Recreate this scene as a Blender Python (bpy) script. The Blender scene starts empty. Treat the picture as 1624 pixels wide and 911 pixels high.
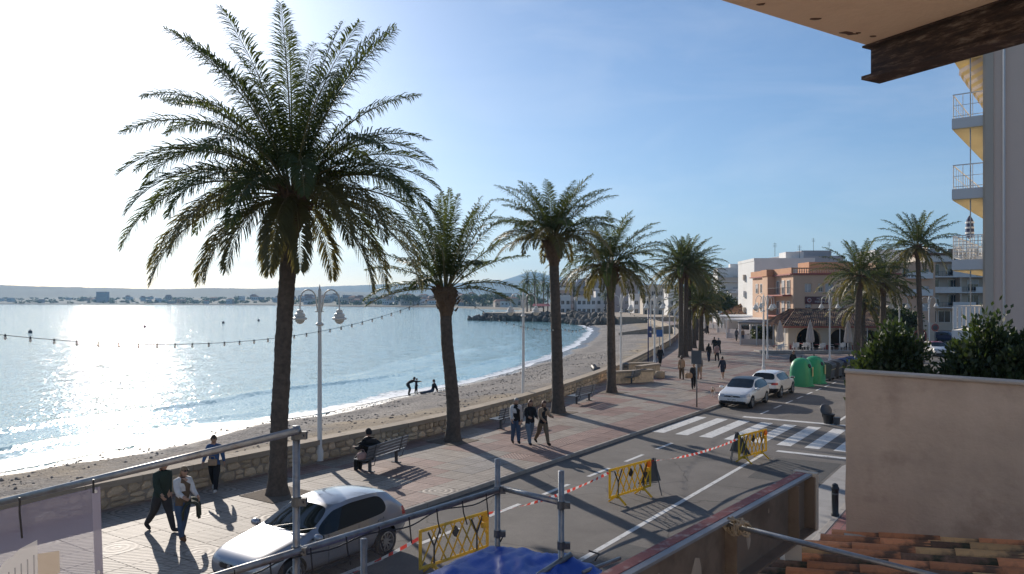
import bpy, bmesh, math, random
import numpy as np
from mathutils import Vector, Matrix, Quaternion, geometry
from mathutils import noise as mnoise
R = math.radians
random.seed(7)
S = bpy.context.scene
COL = S.collection

# ------------------------------------------------------------------ camera
EYE, FPX, HY = 5.6, 1200.0, 477.0          # eye height above the promenade (m), focal length and horizon row of the 1624 px photograph
cam_d = bpy.data.cameras.new('camera')
cam = bpy.data.objects.new('camera', cam_d)
COL.objects.link(cam)
cam.location = (0, 0, EYE)
cam.rotation_euler = (R(90), 0, 0)
cam_d.sensor_width = 36.0
cam_d.lens = 36.0 * FPX / 1624
cam_d.shift_y = (HY - 455.5) / 1624
cam_d.clip_start = 0.05
cam_d.clip_end = 30000
S.camera = cam

# ------------------------------------------------------------------ sky, sun, exposure
SUN_AZ, SUN_EL = R(-27.0), R(21.5)          # azimuth measured from +Y towards +X
SUN_DIR = Vector((math.sin(SUN_AZ) * math.cos(SUN_EL), math.cos(SUN_AZ) * math.cos(SUN_EL), math.sin(SUN_EL)))
world = bpy.data.worlds.new('World')
S.world = world
world.use_nodes = True
wn = world.node_tree.nodes
bgn = wn['Background']
sky_n = wn.new('ShaderNodeTexSky')
sky_n.sky_type = 'NISHITA'
sky_n.sun_disc = False
sky_n.sun_elevation = SUN_EL
sky_n.sun_rotation = SUN_AZ
sky_n.altitude = 0
sky_n.air_density = 1.0
sky_n.dust_density = 0.7
sky_n.ozone_density = 4.0
wl = world.node_tree.links
tint = wn.new('ShaderNodeVectorMath'); tint.operation = 'MULTIPLY'          # camera white balance of the whole sky
tint.inputs[1].default_value = (0.95, 1.0, 1.07)
wl.new(sky_n.outputs[0], tint.inputs[0])
wtc = wn.new('ShaderNodeTexCoord'); wmp = wn.new('ShaderNodeMapping')        # thin, even veil of cirrus all round
wmp.inputs['Scale'].default_value = (1.2, 1.2, 5.0)
wl.new(wtc.outputs['Generated'], wmp.inputs[0])
wnz = wn.new('ShaderNodeTexNoise'); wnz.inputs['Scale'].default_value = 2.6; wnz.inputs['Detail'].default_value = 8; wnz.inputs['Roughness'].default_value = 0.62; wnz.inputs['Distortion'].default_value = 0.6
wl.new(wmp.outputs[0], wnz.inputs['Vector'])
wmr = wn.new('ShaderNodeMapRange'); wmr.inputs[1].default_value = 0.45; wmr.inputs[2].default_value = 0.8; wmr.inputs[3].default_value = 0.0; wmr.inputs[4].default_value = 0.16
wl.new(wnz.outputs[0], wmr.inputs[0])
cmx = wn.new('ShaderNodeMix'); cmx.data_type = 'RGBA'
wl.new(wmr.outputs[0], cmx.inputs[0]); wl.new(tint.outputs[0], cmx.inputs[6]); cmx.inputs[7].default_value = (9.5, 9.8, 10.2, 1)
wl.new(cmx.outputs[2], bgn.inputs[0])
bgn.inputs[1].default_value = 0.09
sun_d = bpy.data.lights.new('sun', 'SUN')
sun_d.energy = 4.6
sun_d.angle = R(0.53)
sun_d.color = (1.0, 0.91, 0.80)
sun_o = bpy.data.objects.new('sun', sun_d)
COL.objects.link(sun_o)
sun_o.location = (-40, 80, 60)
sun_o.rotation_euler = SUN_DIR.to_track_quat('Z', 'Y').to_euler()
S.view_settings.view_transform = 'Standard'
S.view_settings.look = 'None'
S.view_settings.gamma = 1
S.view_settings.use_curve_mapping = False
S.view_settings.exposure = 0.3
S.render.engine = 'CYCLES'
S.cycles.use_denoising = True
S.cycles.max_bounces = 8
S.cycles.transparent_max_bounces = 16
S.cycles.volume_bounces = 0
S.cycles.sample_clamp_indirect = 6

# ------------------------------------------------------------------ frames of reference
def gp(px, py, z=0.0):
    """point of the horizontal plane z that the photograph shows at (px, py)"""
    y = FPX * (EYE - z) / (py - HY)
    return Vector(((px - 812) / FPX * y, y, z))
def ap(px, py, y):
    """point at depth y seen at (px, py)"""
    return Vector(((px - 812) / FPX * y, y, EYE - (py - HY) / FPX * y))
ROAD_AZ = R(34.3)
DX, DY = math.sin(ROAD_AZ), math.cos(ROAD_AZ)
def W(s, t, z=0.0):
    """s metres along the street, t metres to the right of the camera"""
    return Vector((s * DX + t * DY, s * DY - t * DX, z))
def ST(p):
    return p.x * DX + p.y * DY, p.x * DY - p.y * DX
ROADZ = -ROAD_AZ                             # rotation that turns local +Y into the street direction

# ------------------------------------------------------------------ object helpers
def tag(o, label=None, cat=None, group=None, kind=None):
    if label: o['label'] = label
    if cat: o['category'] = cat
    if group: o['group'] = group
    if kind: o['kind'] = kind
    return o
def empty(name, loc=(0, 0, 0), rz=0.0, label=None, cat=None, group=None):
    o = bpy.data.objects.new(name, None)
    COL.objects.link(o)
    o.location = loc
    o.rotation_euler = (0, 0, rz)
    o.empty_display_size = 0.2
    return tag(o, label, cat, group)
def put(name, me, parent=None, loc=(0, 0, 0), rot=(0, 0, 0), scale=(1, 1, 1)):
    o = bpy.data.objects.new(name, me)
    COL.objects.link(o)
    o.parent = parent
    o.location = loc
    o.rotation_euler = rot
    o.scale = scale
    return o
def copy_tree(o, parent=None):
    c = o.copy()
    COL.objects.link(c)
    c.parent = parent
    for ch in list(o.children):
        copy_tree(ch, c)
    return c

class MB:
    """collects shapes; build() makes one mesh object of them"""
    def __init__(s):
        s.v, s.f, s.m = [], [], []
    def add(s, vs, fs, mi=0):
        b = len(s.v)
        s.v += [tuple(p) for p in vs]
        s.f += [tuple(i + b for i in q) for q in fs]
        s.m += [mi] * len(fs)
        return s
    def box(s, c, size, rz=0.0, mi=0, rot=None):
        hx, hy, hz = size[0] / 2, size[1] / 2, size[2] / 2
        M = rot if rot is not None else Matrix.Rotation(rz, 3, 'Z')
        c = Vector(c)
        vs = [c + M @ Vector((x * hx, y * hy, z * hz)) for z in (-1, 1) for y in (-1, 1) for x in (-1, 1)]
        return s.add(vs, [(0, 2, 3, 1), (4, 5, 7, 6), (0, 1, 5, 4), (2, 6, 7, 3), (0, 4, 6, 2), (1, 3, 7, 5)], mi)
    def bar(s, a, b, w, h, mi=0, up=(0, 0, 1)):
        a, b = Vector(a), Vector(b)
        d = (b - a)
        L = d.length
        d.normalize()
        up = Vector(up)
        sx = d.cross(up)
        if sx.length < 1e-4: sx = d.cross(Vector((1, 0, 0)))
        sx.normalize()
        uz = sx.cross(d)
        M = Matrix((sx, d, uz)).transposed()
        return s.box((a + b) / 2, (w, L, h), mi=mi, rot=M)
    def tube(s, path, rad, n=8, mi=0, cap=True, squash=None):
        P = [Vector(p) for p in path]
        k = len(P)
        rr = rad if isinstance(rad, (list, tuple)) else [rad] * k
        vs, fs = [], []
        T = [(P[min(i + 1, k - 1)] - P[max(i - 1, 0)]).normalized() for i in range(k)]
        ref = Vector((0, 0, 1)) if abs(T[0].z) < 0.9 else Vector((1, 0, 0))
        nx = T[0].cross(ref).normalized()
        for i in range(k):
            nx = (nx - T[i] * nx.dot(T[i])).normalized()
            ny = T[i].cross(nx)
            for j in range(n):
                a = 2 * math.pi * j / n
                vs.append(P[i] + (nx * math.cos(a) + ny * math.sin(a)) * rr[i])
        for i in range(k - 1):
            for j in range(n):
                fs.append((i * n + j, i * n + (j + 1) % n, (i + 1) * n + (j + 1) % n, (i + 1) * n + j))
        if cap:
            fs.append(tuple(range(n - 1, -1, -1)))
            fs.append(tuple((k - 1) * n + j for j in range(n)))
        return s.add(vs, fs, mi)
    def lathe(s, prof, c=(0, 0, 0), n=16, mi=0, cap=True):
        c = Vector(c)
        vs, fs = [], []
        k = len(prof)
        for r, z in prof:
            for j in range(n):
                a = 2 * math.pi * j / n
                vs.append(c + Vector((r * math.cos(a), r * math.sin(a), z)))
        for i in range(k - 1):
            for j in range(n):
                fs.append((i * n + j, i * n + (j + 1) % n, (i + 1) * n + (j + 1) % n, (i + 1) * n + j))
        if cap:
            fs.append(tuple(range(n - 1, -1, -1)))
            fs.append(tuple((k - 1) * n + j for j in range(n)))
        return s.add(vs, fs, mi)
    def prism(s, poly, z0, z1, mi=0):
        n = len(poly)
        vs = [(p[0], p[1], z0) for p in poly] + [(p[0], p[1], z1) for p in poly]
        fs = [tuple(range(n - 1, -1, -1)), tuple(range(n, 2 * n))]
        fs += [(i, (i + 1) % n, n + (i + 1) % n, n + i) for i in range(n)]
        return s.add(vs, fs, mi)
    def sheet(s, poly, z, mi=0):
        vs = [Vector((p[0], p[1], z)) for p in poly]
        tri = geometry.tessellate_polygon([vs])
        fs = []
        for t in tri:
            a, b, c = (vs[i] for i in t)
            fs.append(t if (b - a).cross(c - a).z > 0 else (t[0], t[2], t[1]))
        return s.add(vs, fs, mi)
    def ball(s, c, r, n=10, m=7, mi=0):
        c = Vector(c)
        r = Vector(r) if hasattr(r, '__len__') else Vector((r, r, r))
        prof = []
        vs, fs = [], []
        for i in range(m + 1):
            a = -math.pi / 2 + math.pi * i / m
            rr = max(math.cos(a), 1e-3)
            for j in range(n):
                b = 2 * math.pi * j / n
                vs.append(c + Vector((r.x * rr * math.cos(b), r.y * rr * math.sin(b), r.z * math.sin(a))))
        for i in range(m):
            for j in range(n):
                fs.append((i * n + j, i * n + (j + 1) % n, (i + 1) * n + (j + 1) % n, (i + 1) * n + j))
        return s.add(vs, fs, mi)
    def mesh(s, mats, smooth=False, name='mesh'):
        me = bpy.data.meshes.new(name)
        me.from_pydata(s.v, [], s.f)
        mats = mats if isinstance(mats, (list, tuple)) else [mats]
        for m in mats: me.materials.append(m)
        if len(mats) > 1: me.polygons.foreach_set('material_index', s.m)
        if smooth: me.polygons.foreach_set('use_smooth', [True] * len(s.f))
        me.update()
        return me
    def build(s, name, mats, parent=None, smooth=False, loc=(0, 0, 0), rot=(0, 0, 0)):
        return put(name, s.mesh(mats, smooth, name), parent, loc, rot)

def soften(o, w=0.01, seg=2, angle=30):
    m = o.modifiers.new('bevel', 'BEVEL')
    m.width = w; m.segments = seg; m.limit_method = 'ANGLE'; m.angle_limit = R(angle)
    return o
def shade_auto(o, angle=40):
    me = o.data
    me.polygons.foreach_set('use_smooth', [True] * len(me.polygons))
    me.set_sharp_from_angle(angle=R(angle))
    return o

# ------------------------------------------------------------------ materials
def mat(name, col, rough=0.7, var=0.12, scale=3.0, bump=0.0, bscale=None, metal=0.0, spec=0.5, dirt=None, dirt_amt=0.0,
        dirt_scale=0.6, transl=None, rnd=0.0, detail=5.0, coat=0.0, coord='Object'):
    m = bpy.data.materials.new(name)
    m.use_nodes = True
    nt = m.node_tree
    N, L = nt.nodes, nt.links
    b = N['Principled BSDF']
    b.inputs['Roughness'].default_value = rough
    b.inputs['Metallic'].default_value = metal
    b.inputs['Specular IOR Level'].default_value = spec
    if coat: b.inputs['Coat Weight'].default_value = coat; b.inputs['Coat Roughness'].default_value = 0.06
    tc = N.new('ShaderNodeTexCoord')
    src = tc.outputs[coord]
    def nz(sc, det=detail):
        n = N.new('ShaderNodeTexNoise')
        n.inputs['Scale'].default_value = sc
        n.inputs['Detail'].default_value = det
        n.inputs['Roughness'].default_value = 0.62
        L.new(src, n.inputs['Vector'])
        return n
    base = None
    n1 = nz(scale)
    mr = N.new('ShaderNodeMapRange')
    mr.inputs[1].default_value = 0.25; mr.inputs[2].default_value = 0.75
    mr.inputs[3].default_value = 1 - var; mr.inputs[4].default_value = 1 + var
    L.new(n1.outputs[0], mr.inputs[0])
    vm = N.new('ShaderNodeVectorMath'); vm.operation = 'SCALE'
    vm.inputs[0].default_value = col
    L.new(mr.outputs[0], vm.inputs['Scale'])
    cur = vm.outputs[0]
    if rnd:
        oi = N.new('ShaderNodeObjectInfo')
        m2 = N.new('ShaderNodeMapRange')
        m2.inputs[3].default_value = 1 - rnd; m2.inputs[4].default_value = 1 + rnd
        L.new(oi.outputs['Random'], m2.inputs[0])
        v2 = N.new('ShaderNodeVectorMath'); v2.operation = 'SCALE'
        L.new(cur, v2.inputs[0]); L.new(m2.outputs[0], v2.inputs['Scale'])
        cur = v2.outputs[0]
    if dirt is not None:
        n2 = nz(dirt_scale, 8)
        cr = N.new('ShaderNodeMapRange')
        cr.inputs[1].default_value = 0.52 ; cr.inputs[2].default_value = 0.66
        cr.inputs[3].default_value = 0; cr.inputs[4].default_value = dirt_amt
        L.new(n2.outputs[0], cr.inputs[0])
        mx = N.new('ShaderNodeMix'); mx.data_type = 'RGBA'
        L.new(cr.outputs[0], mx.inputs[0])
        L.new(cur, mx.inputs[6]); mx.inputs[7].default_value = (*dirt, 1)
        cur = mx.outputs[2]
    L.new(cur, b.inputs['Base Color'])
    if bump:
        n3 = nz(bscale or scale * 6, 6)
        bp = N.new('ShaderNodeBump')
        bp.inputs['Strength'].default_value = min(1, bump)
        bp.inputs['Distance'].default_value = 0.02 * max(1, bump)
        L.new(n3.outputs[0], bp.inputs['Height'])
        L.new(bp.outputs[0], b.inputs['Normal'])
    if transl is not None:
        tr = N.new('ShaderNodeBsdfTranslucent')
        tr.inputs['Color'].default_value = (*transl[0], 1)
        ms = N.new('ShaderNodeMixShader')
        ms.inputs[0].default_value = transl[1]
        L.new(b.outputs[0], ms.inputs[1]); L.new(tr.outputs[0], ms.inputs[2])
        L.new(ms.outputs[0], N['Material Output'].inputs[0])
    m['bsdf'] = b.name
    return m
def sheer(name, col, alpha, transl=0.3, scale=120.0):
    """woven netting or mesh banner: part of the light passes straight through the holes"""
    m = mat(name, col, 0.8, 0.06, 4)
    nt = m.node_tree; N, L = nt.nodes, nt.links
    b = N['Principled BSDF']
    tr = N.new('ShaderNodeBsdfTranslucent'); tr.inputs[0].default_value = (*col, 1)
    m1 = N.new('ShaderNodeMixShader'); m1.inputs[0].default_value = transl
    L.new(b.outputs[0], m1.inputs[1]); L.new(tr.outputs[0], m1.inputs[2])
    tp = N.new('ShaderNodeBsdfTransparent')
    m2 = N.new('ShaderNodeMixShader'); m2.inputs[0].default_value = alpha
    L.new(tp.outputs[0], m2.inputs[1]); L.new(m1.outputs[0], m2.inputs[2])
    L.new(m2.outputs[0], N['Material Output'].inputs[0])
    return m

M = {}
M['white_paint'] = mat('white_paint', (0.74, 0.73, 0.70), 0.45, 0.05, 2, dirt=(0.4, 0.37, 0.33), dirt_amt=0.25)
M['stucco_white'] = mat('stucco_white', (0.70, 0.68, 0.65), 0.85, 0.06, 0.6, bump=0.1, bscale=30, dirt=(0.45, 0.42, 0.38), dirt_amt=0.35, dirt_scale=0.3)
M['stucco_cream'] = mat('stucco_cream', (0.55, 0.47, 0.38), 0.88, 0.07, 0.6, bump=0.1, bscale=30, dirt=(0.36, 0.31, 0.26), dirt_amt=0.35, dirt_scale=0.3)
M['stucco_salmon'] = mat('stucco_salmon', (0.64, 0.42, 0.285), 0.88, 0.06, 0.5, bump=0.1, bscale=30, dirt=(0.52, 0.33, 0.22), dirt_amt=0.3, dirt_scale=0.3)
M['stucco_orange'] = mat('stucco_orange', (0.56, 0.29, 0.16), 0.88, 0.07, 0.5)
M['red_trim'] = mat('red_trim', (0.33, 0.09, 0.07), 0.7, 0.1, 2)
M['stucco_pink'] = mat('stucco_pink', (0.52, 0.40, 0.36), 0.88, 0.06, 0.4)
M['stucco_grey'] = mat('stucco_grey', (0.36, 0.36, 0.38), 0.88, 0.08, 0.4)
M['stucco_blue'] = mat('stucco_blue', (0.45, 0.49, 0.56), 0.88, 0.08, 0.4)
M['stucco_beige'] = mat('stucco_beige', (0.50, 0.38, 0.295), 0.9, 0.2, 2.4, bump=0.6, bscale=9, dirt=(0.34, 0.245, 0.185), dirt_amt=0.75, dirt_scale=1.9, detail=9)
M['glass_dark'] = mat('glass_dark', (0.03, 0.035, 0.04), 0.08, 0.1, 2, spec=0.7, rnd=0.4)
M['shutter'] = mat('shutter', (0.50, 0.48, 0.46), 0.6, 0.05, 3)
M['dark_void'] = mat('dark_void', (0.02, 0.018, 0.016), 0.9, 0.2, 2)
M['steel'] = mat('steel', (0.27, 0.28, 0.29), 0.45, 0.25, 14, metal=0.75, dirt=(0.18, 0.14, 0.11), dirt_amt=0.5, dirt_scale=9, bump=0.05)
M['dark_steel'] = mat('dark_steel', (0.10, 0.105, 0.11), 0.5, 0.2, 8, metal=0.4)
M['bench_slat'] = mat('bench_slat', (0.13, 0.14, 0.15), 0.42, 0.12, 6, spec=0.6)
M['black_plastic'] = mat('black_plastic', (0.018, 0.018, 0.02), 0.5, 0.2, 5)
M['lantern_glass'] = mat('lantern_glass', (0.75, 0.74, 0.70), 0.25, 0.04, 4, transl=((0.8, 0.78, 0.74), 0.4))
M['bark'] = mat('bark', (0.105, 0.082, 0.064), 0.95, 0.4, 7, bump=0.9, bscale=18)
M['fibre'] = mat('fibre', (0.13, 0.085, 0.052), 0.95, 0.45, 9, bump=1.0, bscale=24)
M['frond'] = mat('frond', (0.050, 0.072, 0.026), 0.55, 0.25, 1.2, spec=0.3, transl=((0.14, 0.17, 0.035), 0.34), rnd=0.22)
M['frond_old'] = mat('frond_old', (0.088, 0.088, 0.032), 0.5, 0.25, 1.2, transl=((0.24, 0.20, 0.05), 0.34), rnd=0.2)
M['rachis'] = mat('rachis', (0.16, 0.14, 0.055), 0.5, 0.2, 4)
M['leaf_dark'] = mat('leaf_dark', (0.035, 0.055, 0.020), 0.5, 0.35, 2.0, transl=((0.08, 0.12, 0.02), 0.25))
M['leaf_mid'] = mat('leaf_mid', (0.060, 0.082, 0.030), 0.5, 0.35, 1.5, transl=((0.13, 0.16, 0.03), 0.25))
M['twig'] = mat('twig', (0.10, 0.075, 0.055), 0.9, 0.2, 6)
M['soil'] = mat('soil', (0.15, 0.115, 0.085), 0.97, 0.3, 6, bump=0.8, bscale=40)
M['terracotta'] = mat('terracotta', (0.62, 0.25, 0.11), 0.85, 0.25, 9, bump=0.3, bscale=60, rnd=0.35, dirt=(0.05, 0.045, 0.035), dirt_amt=0.85, dirt_scale=4.5)
M['terracotta_pale'] = mat('terracotta_pale', (0.64, 0.38, 0.17), 0.85, 0.2, 9, bump=0.3, bscale=60, rnd=0.2, dirt=(0.07, 0.06, 0.045), dirt_amt=0.8, dirt_scale=4.5)
M['terracotta_mossy'] = mat('terracotta_mossy', (0.19, 0.11, 0.07), 0.92, 0.4, 9, bump=0.4, bscale=60, rnd=0.3, dirt=(0.035, 0.042, 0.02), dirt_amt=0.95, dirt_scale=5)
M['roof_tile'] = mat('roof_tile', (0.30, 0.16, 0.095), 0.85, 0.35, 2.5, rnd=0.45)
M['concrete'] = mat('concrete', (0.34, 0.32, 0.30), 0.9, 0.12, 1.5, bump=0.2, bscale=40, dirt=(0.22, 0.2, 0.18), dirt_amt=0.5, dirt_scale=1.2)
M['kerb'] = mat('kerb', (0.33, 0.295, 0.26), 0.9, 0.15, 2.5, bump=0.2, bscale=40, rnd=0.12)
M['car_tyre'] = mat('car_tyre', (0.022, 0.022, 0.024), 0.85, 0.2, 8)
M['car_rim'] = mat('car_rim', (0.42, 0.43, 0.45), 0.3, 0.08, 6, metal=0.8)
M['car_glass'] = mat('car_glass', (0.012, 0.016, 0.018), 0.03, 0.1, 1, spec=0.5)
M['car_silver'] = mat('car_silver', (0.30, 0.31, 0.345), 0.30, 0.02, 1.5, metal=0.5, coat=0.8)
M['car_white'] = mat('car_white', (0.74, 0.74, 0.73), 0.3, 0.02, 1.5, coat=0.8)
M['car_black'] = mat('car_black', (0.015, 0.015, 0.017), 0.35, 0.1, 2)
M['car_lamp'] = mat('car_lamp', (0.45, 0.47, 0.5), 0.12, 0.1, 10, spec=0.8)
M['car_red'] = mat('car_red', (0.42, 0.02, 0.02), 0.15, 0.05, 6, spec=0.8)
M['car_blue'] = mat('car_blue', (0.04, 0.06, 0.13), 0.3, 0.02, 1.5, coat=0.8)
M['plate'] = mat('plate', (0.75, 0.75, 0.74), 0.4, 0.03, 5)
M['print_black'] = mat('print_black', (0.02, 0.02, 0.02), 0.6, 0.05, 5)
M['yellow_plastic'] = mat('yellow_plastic', (0.74, 0.52, 0.04), 0.45, 0.1, 4, dirt=(0.30, 0.2, 0.06), dirt_amt=0.3, dirt_scale=4, transl=((0.9, 0.66, 0.05), 0.35))
M['amber'] = mat('amber', (0.85, 0.30, 0.02), 0.2, 0.05, 5, transl=((0.9, 0.35, 0.02), 0.4))
M['amber_yellow'] = mat('amber_yellow', (0.85, 0.55, 0.02), 0.2, 0.05, 5, transl=((0.9, 0.6, 0.02), 0.4))
M['tape_red'] = mat('tape_red', (0.72, 0.06, 0.04), 0.4, 0.05, 3, transl=((0.8, 0.08, 0.05), 0.3))
M['tape_white'] = mat('tape_white', (0.78, 0.77, 0.75), 0.4, 0.05, 3, transl=((0.8, 0.8, 0.78), 0.3))
M['green_plastic'] = mat('green_plastic', (0.035, 0.30, 0.13), 0.42, 0.08, 2, dirt=(0.04, 0.2, 0.1), dirt_amt=0.3)
M['grey_plastic'] = mat('grey_plastic', (0.075, 0.075, 0.08), 0.55, 0.12, 3)
M['blue_plastic'] = mat('blue_plastic', (0.03, 0.05, 0.16), 0.5, 0.1, 3)
M['sticker'] = mat('sticker', (0.62, 0.55, 0.22), 0.5, 0.3, 12)
M['blue_tarp'] = mat('blue_tarp', (0.02, 0.085, 0.46), 0.35, 0.15, 5, bump=0.15, bscale=60, transl=((0.02, 0.10, 0.55), 0.2))
M['canvas'] = mat('canvas', (0.60, 0.54, 0.50), 0.85, 0.08, 3, transl=((0.6, 0.54, 0.5), 0.15))
M['asphalt_stain'] = mat('asphalt_stain', (0.035, 0.033, 0.032), 0.8, 0.2, 5)
# ================================================================== THE SETTING
def spline(pts, n=12):
    P = [Vector((p[0], p[1], 0)) for p in pts]
    out = []
    for i in range(len(P) - 1):
        p0, p1, p2, p3 = P[max(i - 1, 0)], P[i], P[i + 1], P[min(i + 2, len(P) - 1)]
        for k in range(n):
            u = k / n
            out.append(0.5 * ((2 * p1) + (p2 - p0) * u + (2 * p0 - 5 * p1 + 4 * p2 - p3) * u * u + (3 * p1 - p0 - 3 * p2 + p3) * u ** 3))
    out.append(P[-1])
    return out
WALL = spline([(-29.6, -7), (-22.6, 3.3), (-10.9, 20.4), (-6.8, 26.4), (-3.6, 31.0), (-1.0, 35.6), (2.2, 42.3), (7.6, 56.2), (13.6, 74.7),
               (21.5, 101), (28, 128), (33.5, 165), (37.5, 210), (38, 250)])
SHORE = spline([(-42, 0), (-30, 18), (-22.2, 30), (-19.5, 35), (-17.1, 40), (-14.3, 44.8), (-11.8, 48.7), (-8.1, 56.8), (-0.7, 74), (8, 109), (16.5, 161),
                (20, 198), (19, 240)])
wy, wx = np.array([p.y for p in WALL]), np.array([p.x for p in WALL])
sy, sx_ = np.array([p.y for p in SHORE]), np.array([p.x for p in SHORE])
def wall_x(y): return float(np.interp(y, wy, wx))
def shore_x(y): return float(np.interp(y, sy, sx_))
SEA = -1.5
def beach_z(x, y):
    a, b = wall_x(y), shore_x(y)
    u = (a - x) / max(a - b, 1)
    z = -0.40 - 1.10 * max(u, 0) ** 1.25 if u < 1 else SEA - (u - 1) * 2.6
    k = max(0, min(1, u * 3)) * max(0, min(1, (1.15 - u) * 4))
    z += k * (0.16 * mnoise.noise(Vector((x * 0.16, y * 0.16, 0))) + 0.06 * mnoise.noise(Vector((x * 0.7, y * 0.7, 3))))
    z += 0.10 * math.exp(-((u - 0.80) / 0.06) ** 2)
    return z

def node_mat(name):
    m = bpy.data.materials.new(name)
    m.use_nodes = True
    return m, m.node_tree.nodes, m.node_tree.links, m.node_tree.nodes['Principled BSDF']
def ramp(N, L, src, stops):
    r = N.new('ShaderNodeValToRGB')
    e = r.color_ramp.elements
    while len(e) < len(stops): e.new(0.5)
    for el, (p, c) in zip(e, stops):
        el.position = p; el.color = (*c, 1) if len(c) == 3 else c
    L.new(src, r.inputs[0])
    return r.outputs[0]
def noise_n(N, L, src, scale, detail=5, rough=0.6):
    n = N.new('ShaderNodeTexNoise')
    n.inputs['Scale'].default_value = scale; n.inputs['Detail'].default_value = detail; n.inputs['Roughness'].default_value = rough
    if src is not None: L.new(src, n.inputs['Vector'])
    return n.outputs[0]
def mixc(N, L, fac, a, b, mode='MIX'):
    x = N.new('ShaderNodeMix'); x.data_type = 'RGBA'; x.blend_type = mode
    for i, v in ((0, fac), (6, a), (7, b)):
        if isinstance(v, (int, float)): x.inputs[i].default_value = v
        elif isinstance(v, (tuple, list)): x.inputs[i].default_value = (*v, 1)
        else: L.new(v, x.inputs[i])
    return x.outputs[2]
def bump_n(N, L, b, src, dist, strength=1.0, prev=None):
    bp = N.new('ShaderNodeBump')
    bp.inputs['Strength'].default_value = strength; bp.inputs['Distance'].default_value = dist
    L.new(src, bp.inputs['Height'])
    if prev is not None: L.new(prev, bp.inputs['Normal'])
    L.new(bp.outputs[0], b.inputs['Normal'])
    return bp.outputs[0]
def obj_co(N): return N.new('ShaderNodeTexCoord').outputs['Object']

# --- sea water
m, N, L, b = node_mat('sea_water')
co = obj_co(N)
mp = N.new('ShaderNodeMapping'); mp.inputs['Scale'].default_value = (1.0, 0.55, 1); mp.inputs['Rotation'].default_value = (0, 0, R(20))
L.new(co, mp.inputs[0])
w1 = noise_n(N, L, mp.outputs[0], 0.55, 3, 0.55)
w2 = noise_n(N, L, mp.outputs[0], 2.6, 5, 0.65)
w3 = noise_n(N, L, mp.outputs[0], 0.035, 3, 0.5)
def wave_normal(parts):
    geo_ = N.new('ShaderNodeNewGeometry')
    acc = geo_.outputs['Normal']
    for (sc, det, k) in parts:
        t_ = N.new('ShaderNodeTexNoise'); t_.inputs['Scale'].default_value = sc; t_.inputs['Detail'].default_value = det; t_.inputs['Roughness'].default_value = 0.6
        L.new(mp.outputs[0], t_.inputs['Vector'])
        su = N.new('ShaderNodeVectorMath'); su.operation = 'SUBTRACT'; su.inputs[1].default_value = (0.5, 0.5, 0.5); L.new(t_.outputs['Color'], su.inputs[0])
        mu = N.new('ShaderNodeVectorMath'); mu.operation = 'MULTIPLY'; mu.inputs[1].default_value = (k, k, 0); L.new(su.outputs[0], mu.inputs[0])
        ad_ = N.new('ShaderNodeVectorMath'); ad_.operation = 'ADD'; L.new(acc, ad_.inputs[0]); L.new(mu.outputs[0], ad_.inputs[1]); acc = ad_.outputs[0]
    no = N.new('ShaderNodeVectorMath'); no.operation = 'NORMALIZE'; L.new(acc, no.inputs[0])
    L.new(no.outputs[0], b.inputs['Normal'])
wave_normal(((0.8, 2, 0.24), (7.0, 3, 0.92)))
L.new(ramp(N, L, w3, [(0.3, (0.17, 0.35, 0.38)), (0.7, (0.24, 0.44, 0.46))]), b.inputs['Base Color'])
b.inputs['Roughness'].default_value = 0.07
b.inputs['IOR'].default_value = 1.33
b.inputs['Specular IOR Level'].default_value = 0.5
M['sea'] = m
# --- foam
m, N, L, b = node_mat('foam')
co = obj_co(N)
f1 = noise_n(N, L, co, 1.3, 8, 0.7)
uvn = N.new('ShaderNodeAttribute'); uvn.attribute_name = 'edge'
ad = N.new('ShaderNodeMath'); ad.operation = 'ADD'
L.new(f1, ad.inputs[0]); L.new(uvn.outputs['Fac'], ad.inputs[1])
mk = ramp(N, L, ad.outputs[0], [(0.50, (0, 0, 0)), (0.72, (1, 1, 1))])
b.inputs['Base Color'].default_value = (0.82, 0.83, 0.83, 1)
b.inputs['Roughness'].default_value = 0.5
tp = N.new('ShaderNodeBsdfTransparent'); ms = N.new('ShaderNodeMixShader')
L.new(mk, ms.inputs[0]); L.new(tp.outputs[0], ms.inputs[1]); L.new(b.outputs[0], ms.inputs[2])
L.new(ms.outputs[0], N['Material Output'].inputs[0])
bump_n(N, L, b, noise_n(N, L, co, 6, 4), 0.05, 1)
M['foam'] = m
# --- beach: sand by the wall, pebbles towards the water, wet at the waterline
m, N, L, b = node_mat('beach')
co = obj_co(N)
geo = N.new('ShaderNodeNewGeometry')
sep = N.new('ShaderNodeSeparateXYZ'); L.new(geo.outputs['Position'], sep.inputs[0])
big = noise_n(N, L, co, 0.22, 6, 0.65)
fine = noise_n(N, L, co, 9, 6, 0.75)
vor = N.new('ShaderNodeTexVoronoi'); vor.inputs['Scale'].default_value = 11; L.new(co, vor.inputs['Vector'])
sand = ramp(N, L, fine, [(0.3, (0.25, 0.19, 0.125)), (0.7, (0.40, 0.32, 0.22))])
peb = ramp(N, L, vor.outputs['Color'], [(0.2, (0.15, 0.13, 0.115)), (0.8, (0.37, 0.335, 0.30))])
zf = N.new('ShaderNodeMapRange'); zf.inputs[1].default_value = -0.95; zf.inputs[2].default_value = -0.55
L.new(sep.outputs[2], zf.inputs[0])
yf = N.new('ShaderNodeMapRange'); yf.inputs[1].default_value = 30; yf.inputs[2].default_value = 62; yf.inputs[3].default_value = 0.25; yf.inputs[4].default_value = -0.5
L.new(sep.outputs[1], yf.inputs[0])
s1 = N.new('ShaderNodeMath'); s1.operation = 'ADD'; L.new(zf.outputs[0], s1.inputs[0]); L.new(yf.outputs[0], s1.inputs[1])
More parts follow.
